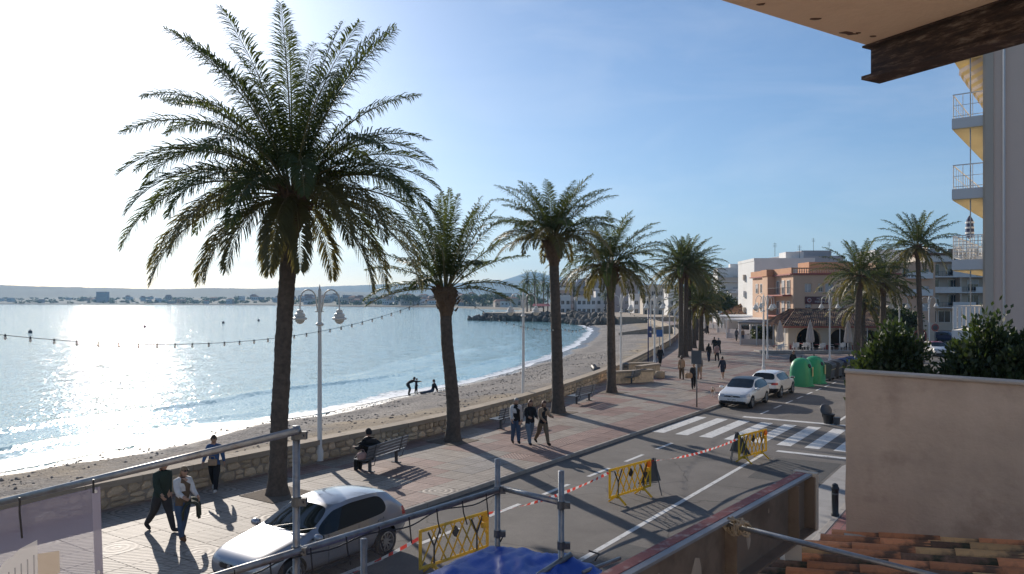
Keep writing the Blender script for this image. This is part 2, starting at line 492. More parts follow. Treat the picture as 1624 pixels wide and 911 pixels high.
s2 = N.new('ShaderNodeMath'); s2.operation = 'ADD'; L.new(s1.outputs[0], s2.inputs[0]); L.new(big, s2.inputs[1])
sf = ramp(N, L, s2.outputs[0], [(0.62, (0, 0, 0)), (0.95, (1, 1, 1))])
dry = mixc(N, L, sf, peb, sand)
patch = ramp(N, L, big, [(0.35, (0.62, 0.62, 0.64)), (0.65, (1.1, 1.07, 1.02))])
dry = mixc(N, L, 1.0, dry, patch, 'MULTIPLY')
wet = N.new('ShaderNodeMapRange'); wet.inputs[1].default_value = -1.36; wet.inputs[2].default_value = -1.22; wet.inputs[3].default_value = 1; wet.inputs[4].default_value = 0
L.new(sep.outputs[2], wet.inputs[0])
wc = mixc(N, L, 1.0, dry, (0.5, 0.47, 0.45), 'MULTIPLY')
L.new(mixc(N, L, wet.outputs[0], dry, wc), b.inputs['Base Color'])
rr = N.new('ShaderNodeMapRange'); rr.inputs[3].default_value = 0.95; rr.inputs[4].default_value = 0.3
L.new(wet.outputs[0], rr.inputs[0]); L.new(rr.outputs[0], b.inputs['Roughness'])
bp = bump_n(N, L, b, noise_n(N, L, co, 1.6, 7, 0.7), 0.14, 1.0)
bump_n(N, L, b, vor.outputs['Distance'], 0.03, 0.9, bp)
M['beach'] = m
# --- asphalt
m, N, L, b = node_mat('asphalt')
co = obj_co(N)
a1 = noise_n(N, L, co, 0.5, 6, 0.65); a2 = noise_n(N, L, co, 45, 3, 0.8)
c1 = ramp(N, L, a1, [(0.3, (0.098, 0.086, 0.076)), (0.5, (0.130, 0.114, 0.101)), (0.72, (0.172, 0.152, 0.135))])
c2 = ramp(N, L, a2, [(0.3, (0.72, 0.72, 0.72)), (0.7, (1.25, 1.25, 1.25))])
vc = N.new('ShaderNodeTexVoronoi'); vc.feature = 'DISTANCE_TO_EDGE'; vc.inputs['Scale'].default_value = 0.22
wob = N.new('ShaderNodeMix'); wob.data_type = 'RGBA'; wob.blend_type = 'LINEAR_LIGHT'; wob.inputs[0].default_value = 0.18
nn = N.new('ShaderNodeTexNoise'); nn.inputs['Scale'].default_value = 1.6; nn.inputs['Detail'].default_value = 5; L.new(co, nn.inputs['Vector'])
L.new(co, wob.inputs[6]); L.new(nn.outputs['Color'], wob.inputs[7]); L.new(wob.outputs[2], vc.inputs['Vector'])
crk = ramp(N, L, vc.outputs['Distance'], [(0.0, (0.45, 0.44, 0.43)), (0.006, (1, 1, 1))])
cc = mixc(N, L, 1.0, c1, c2, 'MULTIPLY')
L.new(mixc(N, L, 1.0, cc, crk, 'MULTIPLY'), b.inputs['Base Color'])
b.inputs['Roughness'].default_value = 0.82
bump_n(N, L, b, a2, 0.012, 0.8)
M['asphalt'] = m
# --- road paint, worn
m, N, L, b = node_mat('road_paint')
co = obj_co(N)
wr = ramp(N, L, noise_n(N, L, co, 5, 8, 0.75), [(0.33, (0.13, 0.125, 0.12)), (0.45, (0.60, 0.59, 0.57)), (0.8, (0.70, 0.69, 0.66))])
L.new(wr, b.inputs['Base Color']); b.inputs['Roughness'].default_value = 0.7
M['road_paint'] = m
# --- paving slabs: ribbed relief, cream / pink / grey, some with ring motifs
def slab_mat(name, lo, hi, motif, ang):
    m, N, L, b = node_mat(name)
    co = obj_co(N)
    mp = N.new('ShaderNodeMapping'); mp.inputs['Rotation'].default_value = (0, 0, R(ang)); L.new(co, mp.inputs[0])
    wv = N.new('ShaderNodeTexWave')
    wv.wave_type = 'RINGS' if motif else 'BANDS'
    if motif: wv.rings_direction = 'Z'
    wv.inputs['Scale'].default_value = 1.9 if motif else 2.9
    wv.inputs['Distortion'].default_value = 0.3
    L.new(mp.outputs[0], wv.inputs['Vector'])
    chk = N.new('ShaderNodeTexBrick'); chk.inputs['Scale'].default_value = 2.235; chk.offset = 0
    chk.inputs['Mortar Size'].default_value = 0.035; chk.inputs['Brick Width'].default_value = 0.5; chk.inputs['Row Height'].default_value = 0.5
    chk.inputs['Color1'].default_value = (1, 1, 1, 1); chk.inputs['Color2'].default_value = (0.82, 0.80, 0.79, 1); chk.inputs['Mortar'].default_value = (0.55, 0.53, 0.51, 1)
    L.new(co, chk.inputs['Vector'])
    col = ramp(N, L, wv.outputs['Color'], [(0.15, lo), (0.6, hi)])
    col = mixc(N, L, 0.8, col, chk.outputs['Color'], 'MULTIPLY')
    oi = N.new('ShaderNodeObjectInfo'); rv = N.new('ShaderNodeMapRange'); rv.inputs[3].default_value = 0.86; rv.inputs[4].default_value = 1.14
    L.new(oi.outputs['Random'], rv.inputs[0])
    gn = noise_n(N, L, co, 1.3, 7, 0.7)
    st = ramp(N, L, gn, [(0.3, (0.70, 0.68, 0.66)), (0.6, (1.04, 1.03, 1.02))])
    col = mixc(N, L, 1.0, col, st, 'MULTIPLY')
    vs = N.new('ShaderNodeVectorMath'); vs.operation = 'SCALE'; L.new(col, vs.inputs[0]); L.new(rv.outputs[0], vs.inputs['Scale'])
    L.new(vs.outputs[0], b.inputs['Base Color'])
    b.inputs['Roughness'].default_value = 0.66
    b.inputs['Specular IOR Level'].default_value = 0.35
    bump_n(N, L, b, wv.outputs['Color'], 0.010, 0.8)
    return m
CREAM = ((0.235, 0.20, 0.168), (0.40, 0.345, 0.295))
PINK = ((0.18, 0.115, 0.097), (0.36, 0.235, 0.197))
GREY = ((0.20, 0.18, 0.165), (0.34, 0.305, 0.28))
M['slab'] = [slab_mat('paving_cream_a', *CREAM, False, 45), slab_mat('paving_cream_b', *CREAM, False, -45), slab_mat('paving_pink_a', *PINK, False, 45),
             slab_mat('paving_pink_b', *PINK, False, 0), slab_mat('paving_grey', *GREY, False, 90), slab_mat('paving_ring', *CREAM, True, 0)]
# --- distant paving: patches too small to tell apart
m, N, L, b = node_mat('paving_far')
co = obj_co(N)
mp = N.new('ShaderNodeMapping'); mp.inputs['Rotation'].default_value = (0, 0, ROAD_AZ); L.new(co, mp.inputs[0])
ck = N.new('ShaderNodeTexBrick'); ck.offset = 0; ck.inputs['Scale'].default_value = 1.0
ck.inputs['Brick Width'].default_value = 0.9; ck.inputs['Row Height'].default_value = 0.9; ck.inputs['Mortar Size'].default_value = 0.012
ck.inputs['Color1'].default_value = (0.36, 0.30, 0.255, 1); ck.inputs['Color2'].default_value = (0.26, 0.17, 0.145, 1); ck.inputs['Mortar'].default_value = (0.17, 0.14, 0.12, 1)
L.new(mp.outputs[0], ck.inputs['Vector'])
st = ramp(N, L, noise_n(N, L, co, 0.35, 6, 0.7), [(0.3, (0.75, 0.73, 0.72)), (0.65, (1.08, 1.06, 1.04))])
L.new(mixc(N, L, 1, ck.outputs['Color'], st, 'MULTIPLY'), b.inputs['Base Color']); b.inputs['Roughness'].default_value = 0.7
M['paving_far'] = m
# --- red pavement tiles
m, N, L, b = node_mat('paving_red')
co = obj_co(N)
mp = N.new('ShaderNodeMapping'); mp.inputs['Rotation'].default_value = (0, 0, ROAD_AZ); L.new(co, mp.inputs[0])
ck = N.new('ShaderNodeTexBrick'); ck.offset = 0; ck.inputs['Scale'].default_value = 1.0
ck.inputs['Brick Width'].default_value = 0.2; ck.inputs['Row Height'].default_value = 0.2; ck.inputs['Mortar Size'].default_value = 0.012
ck.inputs['Color1'].default_value = (0.30, 0.12, 0.10, 1); ck.inputs['Color2'].default_value = (0.24, 0.095, 0.085, 1); ck.inputs['Mortar'].default_value = (0.12, 0.08, 0.07, 1)
L.new(mp.outputs[0], ck.inputs['Vector']); L.new(ck.outputs['Color'], b.inputs['Base Color']); b.inputs['Roughness'].default_value = 0.8
M['paving_red'] = m
M['terrain'] = mat('terrain', (0.17, 0.14, 0.10), 0.95, 0.3, 0.02)
M['hill'] = mat('hill', (0.050, 0.062, 0.040), 0.95, 0.5, 0.006, detail=9)
M['wall_stone'] = mat('wall_stone', (0.56, 0.43, 0.29), 0.9, 0.22, 5, bump=0.5, bscale=22, rnd=0.3, dirt=(0.20, 0.15, 0.10), dirt_amt=0.5, dirt_scale=3)
M['mortar'] = mat('mortar', (0.36, 0.30, 0.235), 0.95, 0.2, 6, bump=0.4, bscale=30)
M['cap_stone'] = mat('cap_stone', (0.36, 0.29, 0.215), 0.9, 0.16, 2, bump=0.4, bscale=25, rnd=0.1, dirt=(0.22, 0.18, 0.14), dirt_amt=0.5, dirt_scale=1.5)
M['boulder'] = mat('boulder', (0.125, 0.105, 0.088), 0.95, 0.35, 0.8, bump=0.5, bscale=4, rnd=0.45)
M['pebble'] = mat('pebble', (0.25, 0.225, 0.20), 0.9, 0.3, 0.6)

# --- ground: one sheet, cut along the coast
coast = [(p.x - 0.2, p.y) for p in WALL] + [(34, 262), (14, 262), (-11, 277), (-14, 290), (2, 330), (22, 420), (6, 560), (-40, 690), (-72, 780), (-150, 850), (-219, 905),
                                      (-290, 1000), (-350, 1120), (-600, 1270), (-961, 1420), (-1700, 1600), (-6000, 1900)]
gpoly = coast + [(-6000, 9000), (9000, 9000), (9000, -120), (-60, -120)]
g = MB()
g.sheet(gpoly, -0.22)
nb = len(g.v)
for i in range(len(coast) - 1):
    (x0, y0), (x1, y1) = coast[i], coast[i + 1]
    g.add([(x0, y0, -0.22), (x1, y1, -0.22), (x1 - 2, y1 - 4 if y1 > 260 else y1, -2.4), (x0 - 2, y0 - 4 if y0 > 260 else y0, -2.4)], [(0, 1, 2, 3)])
tag(g.build('ground', M['terrain']), kind='structure')

# --- sea: the open water, and the strip with its swell along the beach
sea = MB()
ys = np.concatenate([np.arange(-10, 90, 0.8), np.arange(90, 242, 3.0)])
offs = np.concatenate([np.arange(-3.0, 14, 0.35), np.array([14.6, 16, 18, 21, 25, 30])])
def swell(o, y):
    z = 0.0
    for c, a, w, ph in ((4.6, 0.20, 0.55, 0.0), (8.6, 0.16, 0.9, 2.1), (12.2, 0.10, 1.1, 4.0), (1.4, 0.09, 0.5, 1.0)):
        cc = c + 0.9 * math.sin(y * 0.11 + ph) + 0.35 * math.sin(y * 0.37 + 2 * ph)
        amp = a * max(0.0, 0.55 + 0.6 * math.sin(y * 0.075 + ph * 1.7))
        e = (o - cc) / w
        z += amp * math.exp(-e * e * (2.2 if e < 0 else 0.8))
    return z
vs, fs = [], []
for y in ys:
    xs0 = shore_x(y)
    k = 0.80
    for o in offs:
        fade = max(0, min(1, (28 - o) / 14))
        vs.append((xs0 - o / k, y, SEA + swell(o, y) * fade * (1 if y < 120 else 0.5) - (0.05 if o == offs[-1] else 0)))
nr, nc = len(ys), len(offs)
for i in range(nr - 1):
    for j in range(nc - 1):
        fs.append((i * nc + j, (i + 1) * nc + j, (i + 1) * nc + j + 1, i * nc + j + 1))
sea.add(vs, fs)
b0 = SEA - 0.03
sea.add([(-9000, -200, b0), (60, -200, b0), (60, 9000, b0), (-9000, 9000, b0)], [(0, 1, 2, 3)])
o = sea.build('sea', M['sea'], smooth=True)
tag(o, kind='structure')
# --- beach
bm_ = MB(); vs, fs = [], []
ys2 = np.concatenate([np.arange(-12, 80, 0.5), np.arange(80, 246, 1.5)])
us = np.linspace(-0.02, 1.6, 90)
for y in ys2:
    a, b_ = wall_x(y) - 0.35, shore_x(y)
    for u in us:
        x = a + (b_ - a) * u
        vs.append((x, y, beach_z(x, y)))
nc = len(us)
for i in range(len(ys2) - 1):
    for j in range(nc - 1):
        fs.append((i * nc + j, (i + 1) * nc + j, (i + 1) * nc + j + 1, i * nc + j + 1))
bm_.add(vs, fs)
tag(bm_.build('beach', M['beach'], smooth=True), kind='structure')
# --- foam along the waterline and swell; nearby it also paints sun glare
fo = MB(); vs, fs, ed = [], [], []
fw = np.linspace(0, 1, 15)
for y in ys:
    if y > 240: break
    x0 = shore_x(y) + 0.5 + 0.9 * mnoise.noise(Vector((y * 0.18, 0, 0))) + 0.5 * mnoise.noise(Vector((y * 0.7, 5, 0)))
    wd = (7.2 if y < 44 else 4.6) + 2.0 * mnoise.noise(Vector((y * 0.09, 9, 0)))  # wider nearby: the sun's glare on wet swash is painted in white
    if y > 60: wd *= 0.75
    for q in fw:
        x = x0 - wd * q
        o_ = (shore_x(y) - x) * 0.8
        fade = max(0, min(1, (28 - o_) / 14))
        zs = SEA + swell(o_, y) * fade * (1 if y < 120 else 0.5)
        vs.append((x, y, max(beach_z(x, y), zs) + 0.025))
        e = 0.42 * math.exp(-((q - 0.06) / 0.10) ** 2) + 0.22 * math.exp(-((q - 0.30) / 0.22) ** 2) + 0.10 - 0.35 * q
        ed.append(e - (0.6 if q < 0.01 else 0))
nr = len(vs) // 15
for i in range(nr - 1):
    for j in range(14):
        fs.append((i * 15 + j, (i + 1) * 15 + j, (i + 1) * 15 + j + 1, i * 15 + j + 1))
fo.add(vs, fs)
fob = fo.build('sea_foam', M['foam'], smooth=True)
at = fob.data.attributes.new('edge', 'FLOAT', 'POINT'); at.data.foreach_set('value', ed)
tag(fob, 'white foam of small waves breaking along the pebble beach', 'foam', kind='stuff')
# --- loose stones on the beach
rng = np.random.default_rng(3)
pv, pf = [], []
octa = np.array([(1, 0, 0), (0, 1, 0), (-1, 0, 0), (0, -1, 0), (0, 0, .6), (0, 0, -.6)], float)
of = [(0, 1, 4), (1, 2, 4), (2, 3, 4), (3, 0, 4), (1, 0, 5), (2, 1, 5), (3, 2, 5), (0, 3, 5)]
for _ in range(5200):
    y = float(rng.uniform(22, 95)); u = float(rng.beta(2.2, 1.4))
    if u > 0.97: continue
    x = wall_x(y) - 0.4 + (shore_x(y) - wall_x(y)) * u
    if mnoise.noise(Vector((x * 0.25, y * 0.25, 7))) < -0.05: continue
    r = 0.025 + 0.075 * float(rng.random()) ** 3
    q = octa * (r * rng.uniform(0.7, 1.3, (6, 1)))
    a = float(rng.uniform(0, 6.28)); ca, sa = math.cos(a), math.sin(a)
    q = np.stack([q[:, 0] * ca - q[:, 1] * sa, q[:, 0] * sa + q[:, 1] * ca, q[:, 2]], 1) + np.array([x, y, beach_z(x, y) + r * 0.2])
    bidx = len(pv); pv += [tuple(p) for p in q]; pf += [tuple(i + bidx for i in t) for t in of]
pb = MB(); pb.add(pv, pf)
tag(pb.build('beach_stones', M['pebble'], smooth=True), 'loose grey stones scattered over the pebble beach', 'stones', kind='stuff')

# --- road, right pavement, kerbs, markings
ROAD_Z = -0.12
KT = -13.75                                              # the promenade kerb
rd = MB()
def st_poly(q): return [(W(s, t).x, W(s, t).y) for s, t in q]
rd.sheet(st_poly([(-25, KT), (170, KT - 0.5), (170, -4.5), (62, -4.5), (62, 40), (31.5, 40), (31.5, -4.5), (28, -5.3), (-25, -5.3)]), ROAD_Z)
road = rd.build('road', M['asphalt']); tag(road, kind='structure')
pvm = MB()
pvm.sheet(st_poly([(-25, -5.3), (28, -5.3), (31.5, -4.5), (31.5, -4.2), (-25, -4.2)]), ROAD_Z + 0.012)
tag(pvm.build('gutter', M['concrete']), kind='structure')
pvm = MB()
pvm.sheet(st_poly([(-25, -4.02), (30, -4.02), (30, 14), (-25, 14)]), -0.004)
rp = pvm.build('right_pavement', M['paving_red']); tag(rp, kind='structure')
for k in range(24):
    s0 = -2 + k * 1.25
    soften(MB().box((0, 0, 0), (0.16, 1.235, 0.22)).build('kerb_stone', M['kerb'], rp, loc=W(s0 + 0.62, -4.11, -0.11), rot=(0, 0, ROADZ)), 0.015)
mk = MB()
def mark(name, q, z=ROAD_Z + 0.004):
    o = MB().sheet(st_poly(q), z).build(name, M['road_paint'], road)
    return o
mark('edge_line', [(-10, -8.22), (28.6, -8.22), (28.6, -8.08), (-10, -8.08)])
for k in range(9):
    s0 = 5.2 + k * 2.75
    if s0 + 1.5 < 30.4: mark('parking_dash', [(s0, -11.88), (s0 + 1.5, -11.88), (s0 + 1.5, -11.74), (s0, -11.74)])
for k in range(8):
    s0 = 38.6 + k * 2.4
    mark('parking_dash', [(s0, -11.2), (s0 + 1.4, -11.2), (s0 + 1.4, -11.08), (s0, -11.08)])
for k in range(8):
    t0 = -13.55 + k * 1.06
    mark('crossing_bar', [(30.7, t0), (36.0, t0), (36.0, t0 + 0.55), (30.7, t0 + 0.55)])
mark('stop_line', [(37.0, -11.6), (37.4, -11.6), (37.4, -5.4), (37.0, -5.4)])
mark('stop_line', [(29.3, -7.9), (29.62, -7.9), (29.62, -5.4), (29.3, -5.4)])
mark('lane_line', [(38.2, -7.5), (60, -7.5), (60, -7.36), (38.2, -7.36)])
def road_patch(name, q, col='asphalt_stain', z=0.003):
    return MB().sheet(st_poly(q), ROAD_Z + z).build(name, M[col], road)
M['asphalt_patch'] = mat('asphalt_patch', (0.068, 0.064, 0.061), 0.85, 0.25, 8, bump=0.4, bscale=50)
road_patch('repair_patch', [(11.5, -8.0), (16.2, -7.85), (16.2, -6.3), (11.5, -6.4)], 'asphalt_patch')
road_patch('repair_patch', [(24.5, -7.5), (28.2, -7.6), (28.4, -5.4), (24.5, -5.4)], 'asphalt_patch')

# --- promenade base and kerb
far_edge = [(p.x, p.y) for p in WALL if p.y > -6]
prom = MB()
kerb_far = [(W(150, KT - 0.4).x, W(150, KT - 0.4).y), (W(40, KT).x, W(40, KT).y), (W(-22, KT).x, W(-22, KT).y)]
prom.sheet(far_edge + [(120, 250), (120, 150)] + kerb_far, -0.02)
promenade = prom.build('promenade', M['paving_far']); tag(promenade, kind='structure')
kme = MB().box((0, 0, 0), (0.14, 0.99, 0.26)).mesh(M['kerb'], name='kerb_stone')
for k in range(62):
    s0 = 0.5 + k * 1.0
    o = put('kerb_stone', kme, promenade, W(s0, KT - 0.07 , -0.127), (0, 0, ROADZ))
    soften(o, 0.02)
# --- slabs
SL = 0.9
slab_me = [MB().box((0, 0, -0.015), (SL - 0.014, SL - 0.014, 0.03)).mesh(mm, name='paving_slab') for mm in M['slab']]
cells = []
for i in range(0, 90):
    for j in range(0, 16):
        s_, t_ = 1.0 + i * SL, KT - 0.14 - SL * (j + 0.5) - 0.004
        p = W(s_, t_)
        if p.y < 12 or p.x > wall_x(p.y + 0.2) + 40 or p.x - SL * 0.62 < wall_x(p.y) - 0.1: continue
        px = 812 + FPX * p.x / p.y; py = HY + FPX * EYE / p.y
        if px < -60 or py > 960: continue
        n1 = mnoise.noise(Vector((i * 0.33, j * 0.45, 2)))
        if s_ < 13.5: k = 5 if (i * 3 + j * 5) % 7 == 0 else ((i + j) % 2)
        elif j <= 1 and s_ > 22: k = 2 + (i % 2)
        elif n1 > 0.10 and s_ > 15: k = 2 + ((i + j) % 2)
        elif n1 < -0.38: k = 4
        else: k = (i + j) % 2 if s_ > 18 or (i * 3 + j * 5) % 9 else 5
        cells.append((p.y, p, k, i, j))
cells.sort(key=lambda c: c[0])
for (y, p, k, i, j) in cells[:300]:
    o = put('paving_slab', slab_me[k], promenade, (p.x, p.y, 0.002 * math.sin(i * 5.1 + j * 7.7) - 0.002), (0, 0, ROADZ + (math.pi / 2) * ((i * 7 + j) % 4)))
rest = MB()
for (y, p, k, i, j) in cells[300:]:
    rest.box((p.x, p.y, -0.017), (SL - 0.014, SL - 0.014, 0.03), ROADZ, mi=k)
# one joined part for the smaller, farther slabs: object coordinates turned to the street so the ribs keep their direction
ro = rest.build('far_paving_slabs', M['slab'], promenade)
ro['kind'] = 'stuff'
# --- tree pits
def tree_pit(p, sz=1.5):
    MB().box((0, 0, 0), (sz, sz, 0.012)).build('tree_pit', M['soil'], promenade, loc=(p.x, p.y, 0.0065), rot=(0, 0, ROADZ))

# --- sea wall: core, cap blocks, rubble stones
wall_root = empty('sea_wall', (0, 0, 0), 0, 'low rubble stone wall with a flat cap between promenade and beach', 'wall')
seg = [p for p in WALL if p.y < 215]
LEN = [0.0]
for a, c in zip(seg, seg[1:]): LEN.append(LEN[-1] + (c - a).length)
LEN = np.array(LEN); SXs = np.array([p.x for p in seg]); SYs = np.array([p.y for p in seg])
def wall_at(l):
    x, y = float(np.interp(l, LEN, SXs)), float(np.interp(l, LEN, SYs))
    x2, y2 = float(np.interp(l + 0.3, LEN, SXs)), float(np.interp(l + 0.3, LEN, SYs))
    d = Vector((x2 - x, y2 - y, 0)).normalized()
    return Vector((x, y, 0)), d
core = MB(); vs, fs = [], []
ls = np.arange(0, LEN[-1] - 0.5, 1.0)
for l in ls:
    p, d = wall_at(l); n = Vector((-d.y, d.x, 0))
    for off, z in ((-0.0, -0.3), (0.0, 0.565), (0.42, 0.565), (0.42, -1.1)):
        q = p + n * off
        vs.append((q.x, q.y, z))
for i in range(len(ls) - 1):
    for j in range(3):
        fs.append((i * 4 + j, i * 4 + j + 1, (i + 1) * 4 + j + 1, (i + 1) * 4 + j))
core.add(vs, fs)
core.build('core', M['mortar'], wall_root)
l = 0.0
cap_me = MB().box((0, 0, 0), (1, 1, 1)).mesh(M['cap_stone'], name='cap_block')
while l < LEN[-1] - 3:
    w = 1.55 if l < 90 else 4.0
    p, d = wall_at(l + w / 2); n = Vector((-d.y, d.x, 0))
    c = p + n * 0.19
    o = put('cap_block', MB().box((0, 0, 0), (0.58, w - 0.012, 0.17)).mesh(M['cap_stone'], name='cap_block') if False else cap_me, wall_root, (c.x, c.y, 0.652),
            (0, 0, math.atan2(d.y, d.x) - math.pi / 2), (0.58, w - 0.014, 0.17))
    l += w
# stones
stone_me = []
for k in range(10):
    rg = random.Random(k); n = rg.choice((6, 7, 8)); mb = MB()
    ring = []
    for j in range(n):
        a = 2 * math.pi * (j + rg.uniform(-0.25, 0.25)) / n
        ca, sa = math.cos(a), math.sin(a)
        q = 1.0 / max(abs(ca), abs(sa)) ** 0.72
        ring.append((0.49 * ca * q * rg.uniform(0.88, 1.02), 0.49 * sa * q * rg.uniform(0.86, 1.02)))
    v = [(x, 0.03, z) for x, z in ring] + [(x, -0.035, z) for x, z in ring] + [(x * 0.62, -0.06 - 0.012 * rg.random(), z * 0.62) for x, z in ring]
    f = [(j, (j + 1) % n, n + (j + 1) % n, n + j) for j in range(n)] + [(n + j, n + (j + 1) % n, 2 * n + (j + 1) % n, 2 * n + j) for j in range(n)] + [tuple(range(2 * n, 3 * n))]
    mb.add(v, f)
    stone_me.append(mb.mesh(M['wall_stone'], name='stone'))
stones = []
rg = random.Random(11)
for row in range(2):
    l = 20 + rg.random() * 0.2
    while l < 118:
        w = rg.uniform(0.24, 0.62)
        h = 0.285 + rg.uniform(-0.03, 0.03)
        if rg.random() < 0.22:
            h *= 0.52
            parts = [(l + w / 2, 0.145 + row * 0.283 - 0.075, w, h), (l + w / 2, 0.145 + row * 0.283 + 0.072, w, h)]
        else: parts = [(l + w / 2, 0.145 + row * 0.283, w, h)]
        for (lc, z, ww, hh) in parts:
            p, d = wall_at(lc)
            px = 812 + FPX * p.x / p.y
            if px > -40: stones.append((p.y, p, d, z, ww * 0.97, hh * 0.97, rg.randrange(10), rg.random() < 0.5))
        l += w
stones.sort(key=lambda q: q[0])
for (y, p, d, z, ww, hh, k, fl) in stones[:300]:
    put('stone', stone_me[k], wall_root, (p.x, p.y, z), (0, 0, math.atan2(d.y, d.x)), (ww * (-1 if fl else 1), 1, hh))
far = MB()
for (y, p, d, z, ww, hh, k, fl) in stones[300:]:
    me = stone_me[k]; a = math.atan2(d.y, d.x); ca, sa = math.cos(a), math.sin(a)
    v = []
    for q in me.vertices:
        x, yy, zz = q.co.x * ww, q.co.y, q.co.z * hh
        v.append((p.x + x * ca - yy * sa, p.y + x * sa + yy * ca, z + zz))
    far.add(v, [tuple(pp.vertices) for pp in me.polygons])
if far.v:
    o = far.build('far_stones', M['wall_stone'], wall_root); o['kind'] = 'stuff'

# --- hills across the bay
def hills(name, label, pts, D, depth, base, nz, seed):
    xs = np.arange(pts[0][0], pts[-1][0] + 1, 5.0)
    px_, py_ = [p[0] for p in pts], [p[1] for p in pts]
    vs, fs = [], []
    prof = [(-1.0, 0.0), (-0.75, 0.18), (-0.5, 0.42), (-0.28, 0.70), (-0.1, 0.93), (0.0, 1.0), (0.25, 0.8), (0.7, 0.3), (1.0, 0.0)]
    for xx in xs:
        top = EYE + (HY - float(np.interp(xx, px_, py_))) / FPX * D
        ax = (xx - 812) / FPX
        for k, (q, hgt) in enumerate(prof):
            d = D + q * depth
            nn = mnoise.noise(Vector((xx * 0.045, q * 3, seed))) * 0.7 + mnoise.noise(Vector((xx * 0.16, q * 8, seed + 5))) * 0.35
            z = base + (top - base) * hgt + nn * nz * (0.4 + hgt) * (0.35 if k == 5 else 1.0)
            vs.append((ax * d, d, z))
    k = len(prof)
    for i in range(len(xs) - 1):
        for j in range(k - 1):
            fs.append((i * k + j, (i + 1) * k + j, (i + 1) * k + j + 1, i * k + j + 1))
    mb = MB(); mb.add(vs, fs)
    o = mb.build(name, M['hill'], smooth=True)
    return tag(o, label, 'hill', kind='structure')
hills('near_ridge', 'long wooded ridge beyond the far shore of the bay', [(-420, 452), (-100, 453), (0, 452), (45, 454), (130, 456), (260, 459), (330, 457), (440, 459), (560, 463), (700, 468), (900, 474)], 2600, 700, -4, 5, 1)
hills('middle_ridge', 'hazy flat topped ridge in the distance', [(250, 466), (420, 458), (560, 453), (640, 450), (730, 449), (780, 446), (830, 446), (960, 449), (1100, 452), (1300, 462), (1700, 472)], 4300, 900, -4, 7, 9)
hills('peak_hill', 'pointed hazy hill rising behind the flat ridge', [(690, 470), (760, 456), (800, 444), (822, 437), (838, 432), (846, 431), (856, 433), (870, 437), (900, 441), (960, 450), (1060, 465)], 5600, 900, -4, 6, 17)
# ================================================================== PALMS
def frond_mesh(L, e0, e1, p=1.3, side=0.0, nleaf=70, wid=0.030, lmax=0.52, seed=0, droop=0.35, old=False, petiole=0.16, bent=0.0):
    """one feather leaf, growing in local +Y from the origin; e0/e1 elevation (deg) at base and tip"""
    rg = np.random.default_rng(seed)
    n = 26
    t = np.linspace(0, 1, n)
    el = np.radians(e0 + (e1 - e0) * t ** p + bent * np.maximum(0, t - 0.6) * 2.5)
    az = np.radians(side) * t ** 1.5
    T = np.stack([np.sin(az) * np.cos(el), np.cos(az) * np.cos(el), np.sin(el)], 1)
    P = np.zeros((n, 3))
    P[1:] = np.cumsum((T[1:] + T[:-1]) / 2 * (L / (n - 1)), 0)
    mb = MB()
    idx = list(range(0, n, 2)) + [n - 1]
    rad = [0.034 * (1 - 0.86 * t[i]) * (L / 4.5) ** 0.5 for i in idx]
    mb.tube([P[i] for i in idx], rad, 4, mi=1, cap=False)
    vs, fs = [], []
    for sd in (-1, 1):
        tt = petiole + (1 - petiole) * (np.arange(nleaf) + rg.uniform(-0.3, 0.3, nleaf)) / nleaf
        tt = np.clip(tt, petiole, 0.999)
        for u in tt:
            k = u * (n - 1); i = int(k); fr = k - i
            i2 = min(i + 1, n - 1)
            p0 = P[i] * (1 - fr) + P[i2] * fr
            Tn = T[i] * (1 - fr) + T[i2] * fr
            Tn = Tn / np.linalg.norm(Tn)
            S_ = np.cross(Tn, np.array([0, 0, 1.0])); ns = np.linalg.norm(S_)
            S_ = S_ / ns if ns > 1e-3 else np.array([1.0, 0, 0])
            U = np.cross(S_, Tn)
            ln = lmax * (0.45 + 0.55 * math.sin(math.pi * min(1, (u - petiole) / (1 - petiole) * 0.85 + 0.18))) * rg.uniform(0.82, 1.1)
            if u > 0.9: ln *= 1 - (u - 0.9) * 4.5
            fwd = 0.48 + 0.72 * u + rg.uniform(-0.15, 0.15)
            up = rg.choice([0.75, 0.25, -0.1]) + rg.uniform(-0.15, 0.15)
            d = Tn * fwd + S_ * sd * 1.0 + U * up
            d = d / np.linalg.norm(d)
            g = np.array([0, 0, -1.0])
            dr = droop * rg.uniform(0.6, 1.4)
            d2 = d + g * dr; d2 = d2 / np.linalg.norm(d2)
            d3 = d + g * dr * 2.2; d3 = d3 / np.linalg.norm(d3)
            wv = np.cross(d, U * 0.9 + Tn * 0.45); wv = wv / (np.linalg.norm(wv) + 1e-6)
            w = wid * rg.uniform(0.8, 1.2)
            a = p0; b_ = p0 + d * ln * 0.35; c = b_ + d2 * ln * 0.35; e = c + d3 * ln * 0.33
            o = len(vs)
            vs += [a, b_ + wv * w / 2, b_ - wv * w / 2, c + wv * w * 0.42, c - wv * w * 0.42, e]
            fs += [(o, o + 1, o + 2), (o + 2, o + 1, o + 3, o + 4), (o + 4, o + 3, o + 5)]
    mb.add([tuple(q) for q in vs], fs, 0)
    return mb.mesh([M['frond_old'] if old else M['frond'], M['rachis']], name='frond')

